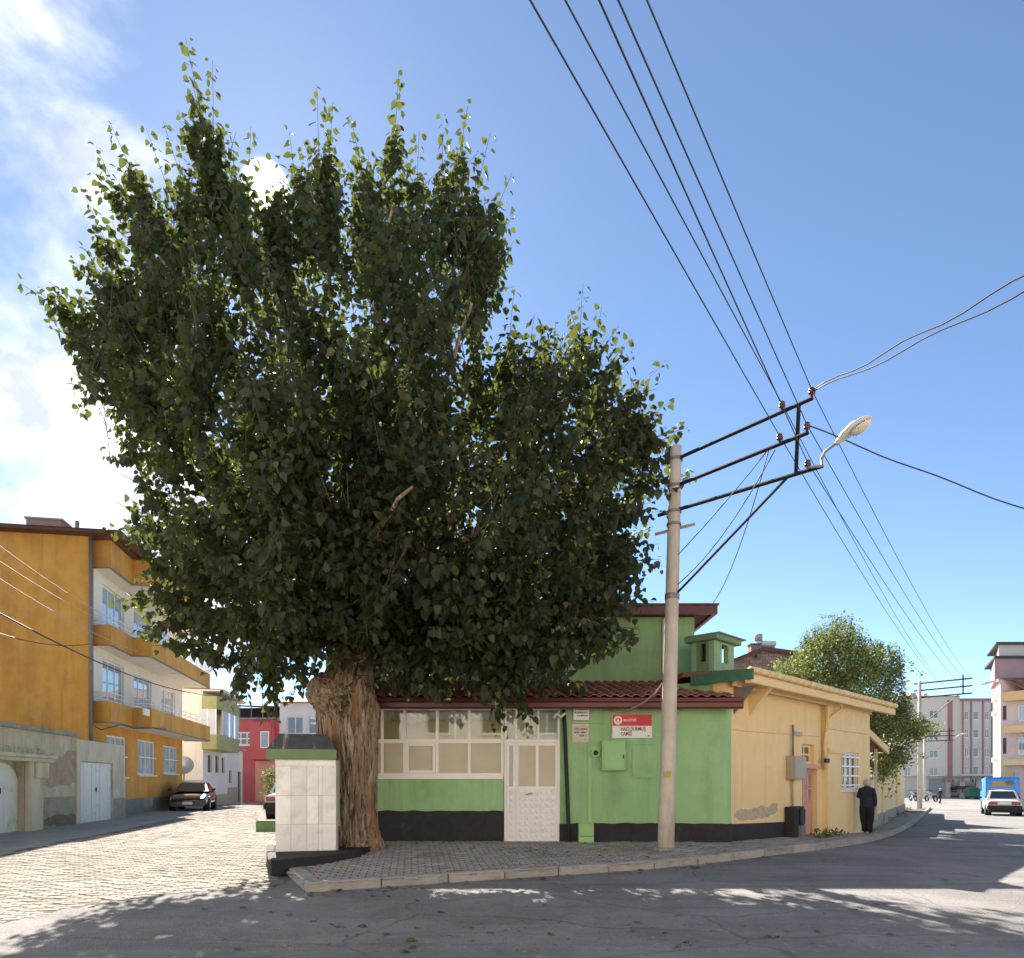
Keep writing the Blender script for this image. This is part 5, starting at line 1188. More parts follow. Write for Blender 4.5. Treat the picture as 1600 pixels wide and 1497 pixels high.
def build_big_tree():
    root = empty('mulberry_tree', TB, 0, 'huge old mulberry tree with a furrowed trunk and a broad dark crown', 'tree')
    o = lambda p: Vector(p) - TB
    d = 13.2; s = d / F
    q = lambda u, v, dd=0: o(P(u, v, d + dd))
    path = [(1348, 561, 50), (1330, 560, 46), (1312, 558, 41), (1290, 556, 39), (1250, 554, 40), (1210, 553, 42), (1170, 550, 45), (1135, 548, 49), (1108, 548, 51), (1085, 547, 46), (1062, 550, 40), (1040, 558, 35), (1010, 568, 32), (975, 578, 28), (930, 580, 24)]
    bark_loft('trunk', [(q(u - (5 if v < 1150 else 2), v), w * s * .92, w * s * .9) for v, u, w in path], root, 200, 130, 1.35, 1.3, False, .12)
    bark_loft('burl', [(q(550, 1125, -.05), .30, .30), (q(532, 1103, -.22), .33, .33), (q(516, 1087, -.38), .33, .35), (q(501, 1076, -.5), .31, .33), (q(494, 1071, -.58), .26, .27), (q(492, 1070, -.6), .12, .12)], root, 90, 30, 1.3, 6.1, True)
    rng = np.random.default_rng(5)
    cen = (555, 650); R = polar(CROWN, cen); n = len(R)
    th = np.arange(n) * 2 * pi / n; R = R * (1 - .05 * np.clip(-np.sin(th), 0, 1) - .03 * np.abs(np.cos(th)))
    # main limbs
    head = q(572, 1010); targets = [(250, 400, -1), (330, 300, .8), (420, 420, -2), (500, 330, 1.0), (610, 320, -1), (700, 330, .6), (740, 480, -1.8), (850, 640, -.6), (930, 700, .9), (960, 830, -.4), (240, 620, -1.2), (270, 760, .8), (300, 900, -.6), (400, 980, -1.6), (820, 900, -1.4), (600, 560, -2.8), (480, 650, -3.2), (640, 760, -3.2), (380, 560, 2.0), (680, 560, 2.4)]
    for k, (u, v, dd) in enumerate(targets):
        e = q(u, v, dd); b = head + Vector((rng.uniform(-.3, .3), rng.uniform(-.25, .25), rng.uniform(-.4, .6))); m = b.lerp(e, .5) + Vector((0, 0, .7)) + Vector(rng.normal(0, .25, 3))
        pts = [(1 - t) ** 2 * b + 2 * t * (1 - t) * m + t * t * e + Vector(rng.normal(0, .03, 3)) for t in np.linspace(0, 1, 12)]
        MB().tube(pts, list(np.linspace(rng.uniform(.10, .17), .02, 12)), 9).build('limb', 'bark', root, True)
    PO, AX, NR, SZ, SA, SB = [], [], [], [], [], []
    headw = np.array(P(572, 1010, 13.2)); count = 0; tries = 0
    NSHOOT = 1150
    while count < NSHOOT and tries < 60000:
        tries += 1
        u = rng.uniform(20, 1090); v = rng.uniform(60, 1130)
        a = atan2(v - cen[1], u - cen[0]) % (2 * pi); rr = math.hypot(u - cen[0], v - cen[1]) / max(R[int(a / (2 * pi) * n) % n], 1)
        if rr > 1: continue
        dm = sqrt(max(0, 1 - rr ** 2.2)); sg = -1 if rng.random() < .60 else 1
        dl = sg * dm * rng.random() ** .4
        low = np.clip((v - 820) / 250, 0, 1)
        depth = 13.2 + dl * (3.9 - 1.7 * low) + (-.7 * low) if dl < 0 else 13.2 + dl * 4.3
        tip = np.array(P(u, v, depth))
        if tip[2] < 4.5 and tip[1] > 13.8: continue
        if tip[2] < 6.4 and tip[1] > 16.2: continue
        nv = mnoise.noise(Vector(tip) * .62) + .45 * mnoise.noise(Vector(tip) * 1.5)
        if nv < -.12 + .45 * max(0, rr - .5) and rr > .25: continue
        if 468 < u < 612 and v > 1035 and dl < .2: continue
        out = tip - headw; out /= np.linalg.norm(out)
        up = .62 * np.clip((900 - v) / 600, -.25, 1)
        dr = out * .75 + np.array([0, 0, up]) + rng.normal(0, .30, 3); dr /= np.linalg.norm(dr)
        L = rng.uniform(.8, 1.7); A = tip - dr * L
        p_, a_, n_, s_ = leaf_along(A, tip, .044, .165, .62, rng)
        ok = ~((p_[:, 2] < 4.2) & (p_[:, 1] > 14.0))
        PO.append(p_[ok]); AX.append(a_[ok]); NR.append(n_[ok]); SZ.append(s_[ok]); SA.append(A); SB.append(tip); count += 1
    # long shoots that break the outline
    KP, KA, KN, KS = [], [], [], []
    for (u, v, u2, v2) in SPIKES:
        dd = rng.uniform(-.9, .9)
        if v > 900: dd = -abs(dd) - .2
        B = np.array(P(u, v, d + dd)); A = np.array(P(u2, v2, d + dd * .6)); A = A + (A - B) * (.55 if v < 400 else .2)
        p_, a_, n_, s_ = leaf_along(A, B, .07, .20, .75, rng, True, .03)
        KP.append(p_); KA.append(a_); KN.append(n_); KS.append(s_); SA.append(A); SB.append(B)
        for k in range(int(np.linalg.norm(B - A) * 4.5)):
            t = rng.uniform(0, .62) ** 1.2; A2 = A + (B - A) * t; D = (B - A) / np.linalg.norm(B - A) + rng.normal(0, .42, 3); B2 = A2 + D / np.linalg.norm(D) * (rng.uniform(.25, .45) + .5 * (1 - t))
            p_, a_, n_, s_ = leaf_along(A2, B2, .06, .185, .8, rng); KP.append(p_); KA.append(a_); KN.append(n_); KS.append(s_); SA.append(A2); SB.append(B2)
    # sprays: leafy plumes standing out of the crown on every side
    tries = made = 0
    tips = []
    while made < 190 and tries < 9000:
        tries += 1; u = rng.uniform(60, 1060); v = rng.uniform(150, 1040); a = atan2(v - cen[1], u - cen[0]) % (2 * pi); rr = math.hypot(u - cen[0], v - cen[1]) / max(R[int(a / (2 * pi) * n) % n], 1)
        if rr > 1.04 or rr < .25: continue
        dl = (-1 if rng.random() < .75 else 1) * sqrt(max(0, 1 - min(rr, 1) ** 2)); low = np.clip((v - 820) / 250, 0, 1)
        B = np.array(P(u, v, 13.2 + dl * (4.2 - 1.9 * low) - .7 * low))
        if (B[2] < 4.6 and B[1] > 13.6) or (B[2] < 6.5 and B[1] > 16): continue
        if any((B[0] - q_[0]) ** 2 + (B[1] - q_[1]) ** 2 + (B[2] - q_[2]) ** 2 < .95 for q_ in tips): continue
        tips.append(B)
        out = B - headw; out /= np.linalg.norm(out); dr = out * .7 + np.array([0, 0, .75 * np.clip((950 - v) / 600, -.2, 1)]) + rng.normal(0, .18, 3); dr /= np.linalg.norm(dr); A = B - dr * rng.uniform(1.5, 2.3)
        p_, a_, n_, s_ = leaf_along(A, B, .055, .185, .85, rng, True, .05); PO.append(p_); AX.append(a_); NR.append(n_); SZ.append(s_); SA.append(A); SB.append(B)
        for k in range(9):
            t = rng.uniform(0, .85); A2 = A + (B - A) * t; D = dr + rng.normal(0, .42, 3); B2 = A2 + D / np.linalg.norm(D) * (rng.uniform(.25, .5) + .45 * (1 - t))
            p_, a_, n_, s_ = leaf_along(A2, B2, .052, .175, .85, rng); PO.append(p_); AX.append(a_); NR.append(n_); SZ.append(s_); SA.append(A2); SB.append(B2)
        made += 1
    tb = np.array(TB)
    # far side of the crown over the mosque roof: unseen leaves added to shade the road
    for k in range(300):
        B = np.array([rng.uniform(-5.0, 2.2), rng.uniform(14.7, 17.8), rng.uniform(6.1, 8.4)]); D = np.array([rng.normal(0, .5), .5 + rng.normal(0, .4), rng.normal(-.1, .35)]); A = B - D / np.linalg.norm(D) * 1.3
        A[2] = max(A[2], 6.2); p_, a_, n_, s_ = leaf_along(A, B, .05, .165, .4, rng); ok = p_[:, 2] > 5.95; PO.append(p_[ok]); AX.append(a_[ok]); NR.append(n_[ok]); SZ.append(s_[ok]); SA.append(A); SB.append(B)
    # boughs drooping over the eave of the mosque
    for k in range(230):
        u = rng.uniform(585, 965); v = rng.uniform(900, 1082); 
        if v > 1085 - .5 * max(0, u - 860): continue
        B = np.array(P(u, v, rng.uniform(11.9, 13.6))); D = np.array([rng.normal(0, .5), -.35 + rng.normal(0, .4), rng.normal(-.35, .3)]); A = B - D / np.linalg.norm(D) * rng.uniform(.7, 1.2)
        p_, a_, n_, s_ = leaf_along(A, B, .05, .175, .8, rng); ok = ~((p_[:, 2] < 4.2) & (p_[:, 1] > 13.95)); KP.append(p_[ok]); KA.append(a_[ok]); KN.append(n_[ok]); KS.append(s_[ok]); SA.append(A); SB.append(B)
    # the inner mass of darker foliage that closes the crown
    for k in range(420):
        u = rng.uniform(240, 950); v = rng.uniform(360, 1050); a = atan2(v - cen[1], u - cen[0]) % (2 * pi); rr = math.hypot(u - cen[0], v - cen[1]) / max(R[int(a / (2 * pi) * n) % n], 1)
        if rr > .82: continue
        depth = 13.2 + rng.uniform(-.9, .9); B = np.array(P(u, v, depth))
        if B[2] < 4.4: B[1] = min(B[1], 13.4)
        D = rng.normal(0, 1, 3); D[2] += .4; A = B - D / np.linalg.norm(D) * 1.3
        p_, a_, n_, s_ = leaf_along(A, B, .05, .17, .4, rng); ok = ~((p_[:, 2] < 4.2) & (p_[:, 1] > 14.0)); PO.append(p_[ok]); AX.append(a_[ok]); NR.append(n_[ok]); SZ.append(s_[ok])
    # young sprout on the trunk
    for k in range(5):
        A = np.array(P(535 + k * 3, 1095 - k * 4, 12.5)); B = np.array(P(530 + k * 6, 1120 - k * 14, 12.35)); p_, a_, n_, s_ = leaf_along(A, B, .05, .12, .6, rng); PO.append(p_); AX.append(a_); NR.append(n_); SZ.append(s_)
    kp, ka, kn, ks = map(np.concatenate, (KP, KA, KN, KS))
    keep = np.zeros(len(kp), bool); idx = rng.permutation(len(kp)); 
    order = sorted(range(len(kp)), key=lambda i: -ks[i] / kp[i][1]); keep[order[:300]] = True
    P_ = np.concatenate(PO + [kp[~keep]]); A_ = np.concatenate(AX + [ka[~keep]]); N_ = np.concatenate(NR + [kn[~keep]]); S_ = np.concatenate(SZ + [ks[~keep]])
    # the pollard head and burl stay bare towards the street
    uu = CX + F * P_[:, 0] / P_[:, 1]; vv = HZ - F * (P_[:, 2] - EYE) / P_[:, 1]
    # voids between the boughs: clear the leaves from the hollows of a smooth field, except on the long outer shoots
    nb = sum(len(x) for x in PO); uv = np.stack([uu, vv], 1); an = np.arctan2(vv - cen[1], uu - cen[0]) % (2 * pi); r2 = np.hypot(uu - cen[0], vv - cen[1]) / np.maximum(R[(an / (2 * pi) * n).astype(int) % n], 1)
    r3 = np.sqrt(r2 ** 2 + ((P_[:, 1] - 13.2) / 4.2) ** 2)
    fld = np.array([mnoise.noise(Vector((x * .72, y * .72, z * .5 + 7))) + .35 * mnoise.noise(Vector((x * 1.7, y * 1.7, z * 1.3))) for x, y, z in P_])
    hollow = (fld < -.24 + .30 * np.clip(r3 - .55, 0, .6) - .22 * np.clip((vv - 800) / 150, 0, 1)) & (r3 > .42) & (np.arange(len(P_)) < nb) & ((P_[:, 1] < 14.6) | (P_[:, 2] > 8.6))
    sunu, sunv = 415 + rng.normal(0, 9, len(uu)), 295 + rng.normal(0, 9, len(uu)); gap = (uu - sunu) ** 2 + (vv - sunv) ** 2 < 24 ** 2
    bare = hollow | gap | (uu > 478) & (uu < 606) & (vv > 1052) & (vv < 1200) & (P_[:, 1] < 13.5) & (P_[:, 1] > 10.0) & ~((uu > 522) & (uu < 552) & (vv > 1062) & (vv < 1130) & (P_[:, 1] > 12.2))
    ok = ~bare; P_, A_, N_, S_ = P_[ok], A_[ok], N_[ok], S_[ok]
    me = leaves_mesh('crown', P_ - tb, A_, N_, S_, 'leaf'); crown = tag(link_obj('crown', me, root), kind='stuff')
    print('leaves', len(P_))
    SA, SB = np.array(SA), np.array(SB); from_ = (SA + SB) / 2
    def clear(Q):
        u_ = CX + F * Q[:, 0] / Q[:, 1]; v_ = HZ - F * (Q[:, 2] - EYE) / Q[:, 1]; a_ = np.arctan2(v_ - cen[1], u_ - cen[0]) % (2 * pi); r_ = np.hypot(np.hypot(u_ - cen[0], v_ - cen[1]) / np.maximum(R[(a_ / (2 * pi) * n).astype(int) % n], 1), (Q[:, 1] - 13.2) / 4.2)
        f_ = np.array([mnoise.noise(Vector((x * .72, y * .72, z * .5 + 7))) + .35 * mnoise.noise(Vector((x * 1.7, y * 1.7, z * 1.3))) for x, y, z in Q]); return (f_ < -.16 + .30 * np.clip(r_ - .55, 0, .6)) & (r_ > .42) & (r_ < .93)
    keep_t = ~(clear(SB) | clear(from_)); SA, SB = SA[keep_t], SB[keep_t]
    me = shoots_mesh('twigs', SA - tb, SB - tb, np.full(len(SA), .009), 'twig'); tag(link_obj('twigs', me, root), kind='stuff')
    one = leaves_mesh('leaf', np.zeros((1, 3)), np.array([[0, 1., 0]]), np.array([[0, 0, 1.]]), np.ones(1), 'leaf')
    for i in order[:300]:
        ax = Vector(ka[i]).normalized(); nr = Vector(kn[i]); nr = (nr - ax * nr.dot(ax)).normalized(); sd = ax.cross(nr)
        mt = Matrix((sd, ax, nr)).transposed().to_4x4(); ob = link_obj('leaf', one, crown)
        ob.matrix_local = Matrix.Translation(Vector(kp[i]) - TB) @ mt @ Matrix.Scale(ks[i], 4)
build_big_tree()

def leafy_tree(name, label, base, outline, cen, d, depth_r, nshoot, leaf, m, seed, trunk_r=.16, cat='tree', group=None, lmin=.5, lmax=1.1, step=.05):
    root = empty(name, base, 0, label, cat, group); rng = np.random.default_rng(seed); R = polar(outline, cen, 360); n = 360; R = R * np.array([1 + .22 * mnoise.noise(Vector((cos(k * pi / 180) * 2.6, sin(k * pi / 180) * 2.6, seed))) + .12 * mnoise.noise(Vector((cos(k * pi / 180) * 7, sin(k * pi / 180) * 7, seed))) for k in range(360)])
    c = P(cen[0], cen[1], d); b = Vector(base)
    MB().tube([Vector((0, 0, -.1)), (c - b) * .35 + Vector((.1, 0, .1)), (c - b) * .8], [trunk_r, trunk_r * .8, trunk_r * .45], 10).build('trunk', 'bark', root, True)
    us = [p[0] for p in outline]; vs = [p[1] for p in outline]; PO, AX, NR, SZ, SA, SB = [], [], [], [], [], []; cnt = 0; tr = 0
    hd = np.array(b + (c - b) * .6)
    for k in range(9):
        a = rng.uniform(0, 2 * pi); e = np.array(P(cen[0] + cos(a) * R[int(a / (2 * pi) * n)] * .7, cen[1] + sin(a) * R[int(a / (2 * pi) * n)] * .7, d + rng.uniform(-1, 1) * depth_r * .4))
        MB().tube([Vector(hd) - b, (Vector(hd) + Vector(e)) / 2 + Vector((0, 0, .2)) - b, Vector(e) - b], [trunk_r * .4, trunk_r * .25, .015], 6).build('limb', 'twig', root, True)
    while cnt < nshoot and tr < 40000:
        tr += 1; u = rng.uniform(min(us), max(us)); v = rng.uniform(min(vs), max(vs)); a = atan2(v - cen[1], u - cen[0]) % (2 * pi); rr = math.hypot(u - cen[0], v - cen[1]) / max(R[int(a / (2 * pi) * n) % n], 1)
        if rr > 1: continue
        dl = (1 if rng.random() < .45 else -1) * sqrt(1 - rr ** 2) * rng.random() ** .4; tip = np.array(P(u, v, d + dl * depth_r))
        if mnoise.noise(Vector(tip) * .85 + Vector((seed, 0, 0))) + .4 * mnoise.noise(Vector(tip) * 2.1) < -.14 + .2 * max(0, rr - .6) and rr > .25: continue
        o = tip - hd; o /= np.linalg.norm(o) + 1e-6; dr = o * .8 + np.array([0, 0, .25]) + rng.normal(0, .35, 3); dr /= np.linalg.norm(dr); A = tip - dr * rng.uniform(lmin, lmax)
        q = leaf_along(A, tip, step, leaf, .3, rng); PO.append(q[0]); AX.append(q[1]); NR.append(q[2]); SZ.append(q[3]); SA.append(A); SB.append(tip); cnt += 1
    tb = np.array(b); me = leaves_mesh('crown', np.concatenate(PO) - tb, np.concatenate(AX), np.concatenate(NR), np.concatenate(SZ), m); tag(link_obj('crown', me, root), kind='stuff')
    tag(link_obj('twigs', shoots_mesh('twigs', np.array(SA) - tb, np.array(SB) - tb, np.full(len(SA), .009), 'twig'), root), kind='stuff')
    return root
gt = [(1205, 1035), (1225, 1030), (1250, 1005), (1270, 970), (1305, 958), (1345, 965), (1375, 985), (1400, 1000), (1425, 1020), (1412, 1060), (1440, 1085), (1425, 1105), (1475, 1128), (1425, 1150), (1450, 1195), (1405, 1200), (1400, 1215), (1370, 1200), (1345, 1150), (1300, 1110), (1250, 1085), (1210, 1070)]
leafy_tree('garden_tree', 'leafy green garden tree rising behind the yellow house', (12.6, 26.5, -.1), gt, (1335, 1090), 25.5, 2.4, 1500, .11, 'leaf2', 3, .17, lmin=.5, lmax=1.2, step=.05)
bs = G(421, 1262); leafy_tree('bush', 'yellow green bush beyond the fountain at the end of the side street', (P(425, 1250, 44).x, 44, .25), [(412, 1200), (420, 1192), (436, 1196), (445, 1220), (440, 1250), (415, 1250), (410, 1225)], (427, 1225), 44, 1.2, 60, .14, 'leaf2', 9, .08, 'bush')

def build_weeds():
    spots = [(1372, 1282, 14, .7), (1390, 1274, 12, .8), (1408, 1266, 12, 1.0), (1288, 1309, 4, .3), (1305, 1306, 3, .25)]
    labs = ['dry weed tuft at the foot of the garden wall nearest the man', 'dry weed tuft in the middle of the garden wall foot', 'weed tuft at the far end of the garden wall', 'weed tuft at the corner beside the pink door', 'small weed tuft under the barred window']
    rng = np.random.default_rng(2)
    for (u, v, n, w), l in zip(spots, labs):
        g = G(u, v, .12); PO, AX, NR, SZ = [], [], [], []
        for k in range(n * 3):
            A = np.array(g) + np.array([rng.normal(0, w * .35), rng.normal(0, w * .35), -.02]); B = A + np.array([rng.normal(0, .1), rng.normal(0, .1), rng.uniform(.08, .25)]); q = leaf_along(A, B, .03, .08, -.3, rng); PO.append(q[0]); AX.append(q[1]); NR.append(q[2]); SZ.append(q[3])
        me = leaves_mesh('weed_tuft', np.concatenate(PO) - np.array(g), np.concatenate(AX), np.concatenate(NR), np.concatenate(SZ), 'weed'); ob = link_obj('weed_tuft', me); ob.location = g; tag(ob, l, 'weed', 'weeds along the pavement')
build_weeds()

def build_litter():
    rng = np.random.default_rng(8); P_, A_, N_, S_ = [], [], [], []
    for k in range(170):
        if k < 70: t = rng.uniform(0, 5); i = int(t); q = K[i].lerp(K[i + 1], t - i); x, y = q.x + rng.normal(0, .15), q.y - abs(rng.normal(0, .22)) - .04; h = .012
        elif k < 120: x, y = rng.uniform(-2.2, 4), rng.uniform(11.8, 14.2); h = .14
        else: q = G(rng.uniform(60, 1400), rng.uniform(1400, 1490)); x, y = q.x, q.y; h = .012
        P_.append((x, y, float(zg(x, y)) + h)); a = rng.uniform(0, 6.28); A_.append((cos(a), sin(a), rng.normal(.1, .1))); N_.append((rng.normal(0, .2), rng.normal(0, .2), 1)); S_.append(rng.uniform(.05, .11))
    me = leaves_mesh('fallen_leaves', np.array(P_), np.array(A_), np.array(N_), np.array(S_), 'weed'); tag(link_obj('fallen_leaves', me), 'scattered dry fallen leaves on the pavement and road', 'leaves', kind='stuff')
build_litter()

# ================================================================== LEFT SIDE: GARAGE WALL AND ORANGE BLOCK
def build_garage_wall():
    f = FG; r = f.empty('garage_wall', label='crumbling plastered garage wall with two white metal doors', cat='wall')
    tp0 = f.t(117.5); te = f.t(193.5); H = 2.70
    d2 = f.rect(123.5, 174.5, 1191, 1284); d1 = (f.t(-24), f.t(37.5), -.3, f.tz(20, 1190)[1])
    MB().wall(-5.0, tp0 - .001, -.5, H, 0, .35, [d1]).build('wall', 'old_plaster', r)
    MB().wall(tp0, te, -.5, H - .06, -.05, .35, [(d2[0], d2[1], -.4, d2[3])]).build('gate_pier', 'pier_plaster', r)
    MB().box(-5.0, tp0 - .02, -.08, .45, H + .001, H + .13).build('coping', 'concrete', r, bevel=.02)
    MB().box(f.t(60), tp0 - .004, -.012, -.001, -.4, f.tz(90, 1245)[1]).build('cement_dado', 'dado', r)
    MB().box(d2[1] + .02, te - .002, -.062, -.0505, -.4, f.tz(185, 1247)[1]).build('cement_dado', 'dado', r)
    # patch of bare pink plaster
    def patch(nm, pts, m, o):
        pp = []
        for i in range(len(pts)):
            a_, b_ = pts[i], pts[(i + 1) % len(pts)]
            for k in range(4): pp.append((a_[0] + (b_[0] - a_[0]) * k / 4 + (random.uniform(-.9, .9) if k else 0), a_[1] + (b_[1] - a_[1]) * k / 4 + (random.uniform(-1.2, 1.2) if k else 0)))
        q = [f.tz(u, v) for u, v in pp]; MB().add([(t, -o, z) for t, z in q], [tuple(range(len(q)))[::-1]]).build(nm, m, r)
    patch('bare_patch', [(68, 1185), (80, 1178), (95, 1182), (108, 1172), (119, 1176), (119, 1220), (108, 1228), (92, 1226), (80, 1232), (66, 1226), (63, 1205)], 'pink_plaster', .004)
    patch('broken_base', [(62, 1288), (70, 1280), (80, 1275), (90, 1272), (100, 1274), (112, 1271), (121, 1276), (122, 1287), (100, 1290), (78, 1291)], 'broken', .016)
    # rubble edge, pier and cornice of the old gateway
    MB().box(f.t(38), f.t(59.5), -.14, -.001, -.4, f.tz(50, 1190)[1]).build('pier', 'pier_plaster', r, bevel=.02)
    MB().box(f.t(45), f.t(65), -.2, -.141, f.tz(55, 1216)[1], f.tz(55, 1191)[1]).build('capital', 'pier_plaster', r, bevel=.02)
    mb = MB(); a = f.t(70); z = f.tz(40, 1190)[1]
    mb.box(-5, a, -.24, -.001, z, z + .1); mb.box(-5, a + .12, -.3, -.001, z + .101, z + .2); mb.build('cornice', 'pier_plaster', r, bevel=.015)
    mb = MB(); n = 26; x0, x1 = -1.0, a + .1
    for i in range(n):
        p0 = x0 + (x1 - x0) * i / n; h = .1 + .13 * abs(mnoise.noise(Vector((p0 * 1.7, 0, 3)))) + random.uniform(0, .04); mb.box(p0, p0 + (x1 - x0) / n - .004, -.05 - random.uniform(0, .03), -.001, z + .201, z + .2 + h)
    mb.build('broken_moulding', 'old_plaster', r)
    # doors
    def gate(t0, t1, z0, z1, y, arch, nm):
        mb = MB(); e = .006; c = (t0 + t1) / 2; root_d = None
        for k, (a, b) in enumerate(((t0, c - e), (c + e, t1))):
            m2 = MB()
            if arch:
                n = 8; top = []
                for i in range(n + 1):
                    x = a + (b - a) * i / n; q = (x - c) / ((t1 - t0) / 2); top.append((x, z1 - .55 * (1 - sqrt(max(0, 1 - q * q * .96)))))
                poly = [(a, z0), (b, z0)] + top[::-1]; m2.side(poly, y, y + .04)
            else: m2.box(a, b, y, y + .04, z0, z1)
            # ribs of the sheet
            for i in (0, 1):
                x = a + (b - a) * (i + .5) / 2; m2.box(x - .008, x + .008, y - .012, y - .0005, z0 + .05, z1 - (.6 if arch else .05))
            m2.box(a + .02, b - .02, y - .01, y - .0003, z0 + (z1 - z0) * .56, z0 + (z1 - z0) * .575)
            dd = m2.build(nm, 'metal_white', r)
            MB().box((b if k == 0 else a) - .02, (b if k == 0 else a) + .02, y - .03, y - .0125, z0 + 1.0, z0 + 1.15).build('latch', 'black_steel', dd)
    gate(d2[0] + .02, d2[1] - .02, -.02, d2[3] - .02, .02, False, 'door_leaf')
    gate(d1[0] + .02, d1[1] - .02, .02, d1[3] - .03, .14, True, 'door_leaf')
    MB().box(d1[0] - .1, d1[1] + .1, .2, .25, -.3, d1[3]).build('door_backing', 'old_plaster', r)
    # garage volume behind, flat roof
    MB().box(-5.0, te - .4, .36, 5.0, -.4, H - .3).build('garage_block', 'old_plaster', r)
build_garage_wall()

def build_orange():
    f = FL; r = f.empty('orange_building', label='orange three-storey apartment building with zigzag balconies', cat='building')
    L = 11.6; Z = lambda v: EYE + (1220 - v) * 24.6 / F - f.z
    zb1a, zb1b, zb2a, zb2b, zra, zrb = Z(1129), Z(1096), Z(1009), Z(977), Z(888.5), Z(846)
    top = zrb
    wins1 = [f.rect(160, 194, 1035, 1097), f.rect(209, 237, 1059, 1107), f.rect(252, 274, 1077, 1116)]
    dz = zb2b - zb1b; wins2 = [(a, b, c + dz, d + dz) for a, b, c, d in wins1]
    g = [f.rect(166, 197, 1150, 1214), f.rect(215, 242, 1157, 1211), f.rect(255, 277, 1166, 1209)]
    MB().wall(0, L, .62, zb1a, 0, .3, g).build('ground_floor_wall', 'orange', r)
    MB().wall(0.0, .45, zb1a + .001, top, 0, .3).build('corner_strip', 'orange', r)
    MB().wall(.451, L, zb1a + .001, zb2a, 0, .3, wins1).build('first_floor_wall', 'cream', r)
    MB().wall(.451, L, zb2a + .001, zra, 0, .3, wins2).build('second_floor_wall', 'cream', r)
    MB().box(.451, L, .002, .3, zra + .001, top).build('attic_wall', 'orange', r)
    MB().box(-.001, L + .01, -.04, .31, -.5, .619).build('plinth', 'grey_plinth', r)
    MB().box(-.0, .3, .301, 14, -.5, top).build('gable_wall', 'orange', r); MB().box(L - .3, L, .301, 12, -.5, top).build('far_wall', 'cream', r)
    MB().box(.3, L - .3, 10, 10.2, -.5, top).build('rear_wall', 'orange', r)
    outl = [(.46, 0), (.34, -.55), (2.5, -.55), (2.55, -1.2), (L + .2, -1.2), (L + .2, 0)]
    def band(z0, z1, nm, extra=0.0):
        MB().prism(outl, z0 + .004, z0 + .14).build(nm + '_slab', 'cream', r)
        for i in range(len(outl) - 1):
            a, b = Vector(outl[i]), Vector(outl[i + 1]); d = (b - a).normalized(); nr = Vector((d.y, -d.x))
            if nr.dot(Vector(((a + b) / 2)) - Vector((6, .5))) < 0: nr = -nr
            o = nr * .06; q = [a + o - d * .03, b + o + d * .03, b - o * .6 + d * .03, a - o * .6 - d * .03]
            MB().prism([tuple(p) for p in q], z0, z1 - i * .002).build(nm + '_parapet', 'orange', r)
            MB().prism([tuple(p) for p in (a + o * 1.5, b + o * 1.5, b + o * 1.02, a + o * 1.02)], z0 - .03, z0 + .02).build(nm + '_drip', 'grey_plinth', r)
    band(zb1a, zb1b, 'first_balcony'); band(zb2a, zb2b, 'second_balcony'); band(zra, top - .001, 'roof_band')
    for zz in (zb1b, zb2b):
        mb = MB()
        for h in (.16, .32): mb.tube([(p[0], p[1] * 1.0, zz + h) for p in outl], .016, 5)
        for i in range(12): x = .8 + i * .95; y = -.55 if x < 2.5 else -1.2; mb.tube([(x, y, zz - .02), (x, y, zz + .33)], .014, 5)
        mb.build('railing', 'white_frame', r)
    for w in wins1 + wins2: window(r, w, .08, glass='window', cols=3, rows=1, w=.06, sill=False)
    for i, w in enumerate(g): window(r, w, .06, glass='window', cols=2, rows=1, w=.07, sill_mat='cream', bars=(4, 1, 'white_frame'))
    a, b, z0, z1 = f.rect(222, 237, 1246, 1262); MB().box(a, b, -.06, -.042, z0, z1).build('basement_vent', 'concrete', r)
    mb = MB()
    for i in range(4): x = a + (b - a) * (i + .5) / 4; mb.box(x - .012, x + .012, -.072, -.061, z0, z1)
    mb.build('vent_bars', 'grey_steel', r)
    a, zz = f.tz(222, 1112, 1.25); MB().box(a - .05, a + .5, -1.36, -1.28, zz - .12, zz + .12).build('wall_sign', 'sign_white', r)
    # roof with overhang, chimney, downpipe
    MB().prism([(-.5, -.7), (2.5, -.8), (2.7, -1.55), (L + .5, -1.55), (L + .5, 14.2), (-.5, 14.2)], top + .001, top + .1).build('eave', 'brown_wood', r)
    MB().add([(-.55, -1.2, top + .101), (L + .5, -1.6, top + .101), (L + .5, 14.2, top + .101), (-.55, 14.2, top + .101), (3.5, 6, top + 1.1), (L - 3, 6, top + 1.1)], [(0, 1, 5, 4), (1, 2, 5), (2, 3, 4, 5), (3, 0, 4)]).build('roof', 'tile', r)
    ch = MB(); ch.box(.4, 1.1, 1.0, 2.1, top + .1, top + .62); c = ch.build('chimney', 'brick_piece', r)
    MB().box(.35, 1.15, .95, 2.15, top + .621, top + .68).build('chimney_cap', 'concrete', c); MB().tube([(.9, .7, top + .1), (.9, .7, top + .8)], .07, 8).build('flue_or_dark_core', 'grey_steel', c)
    MB().tube([(-.06, -.1, top), (-.06, -.1, 2.3)], .06, 8).build('downpipe', 'grey_steel', r, True)
    MB().tube([(.12, -.08, zb2a - .3), (.12, -.09, zb1a - .1), (.5, -.2, zb1a - .25), (1.2, -.66, zb1a - .0), (2.4, -.66, zb1a - .06), (2.7, -1.3, zb1a - .02), (4.2, -1.32, zb1a + .05)], .018, 5).build('wall_cable', 'cable', r, True)
build_orange()

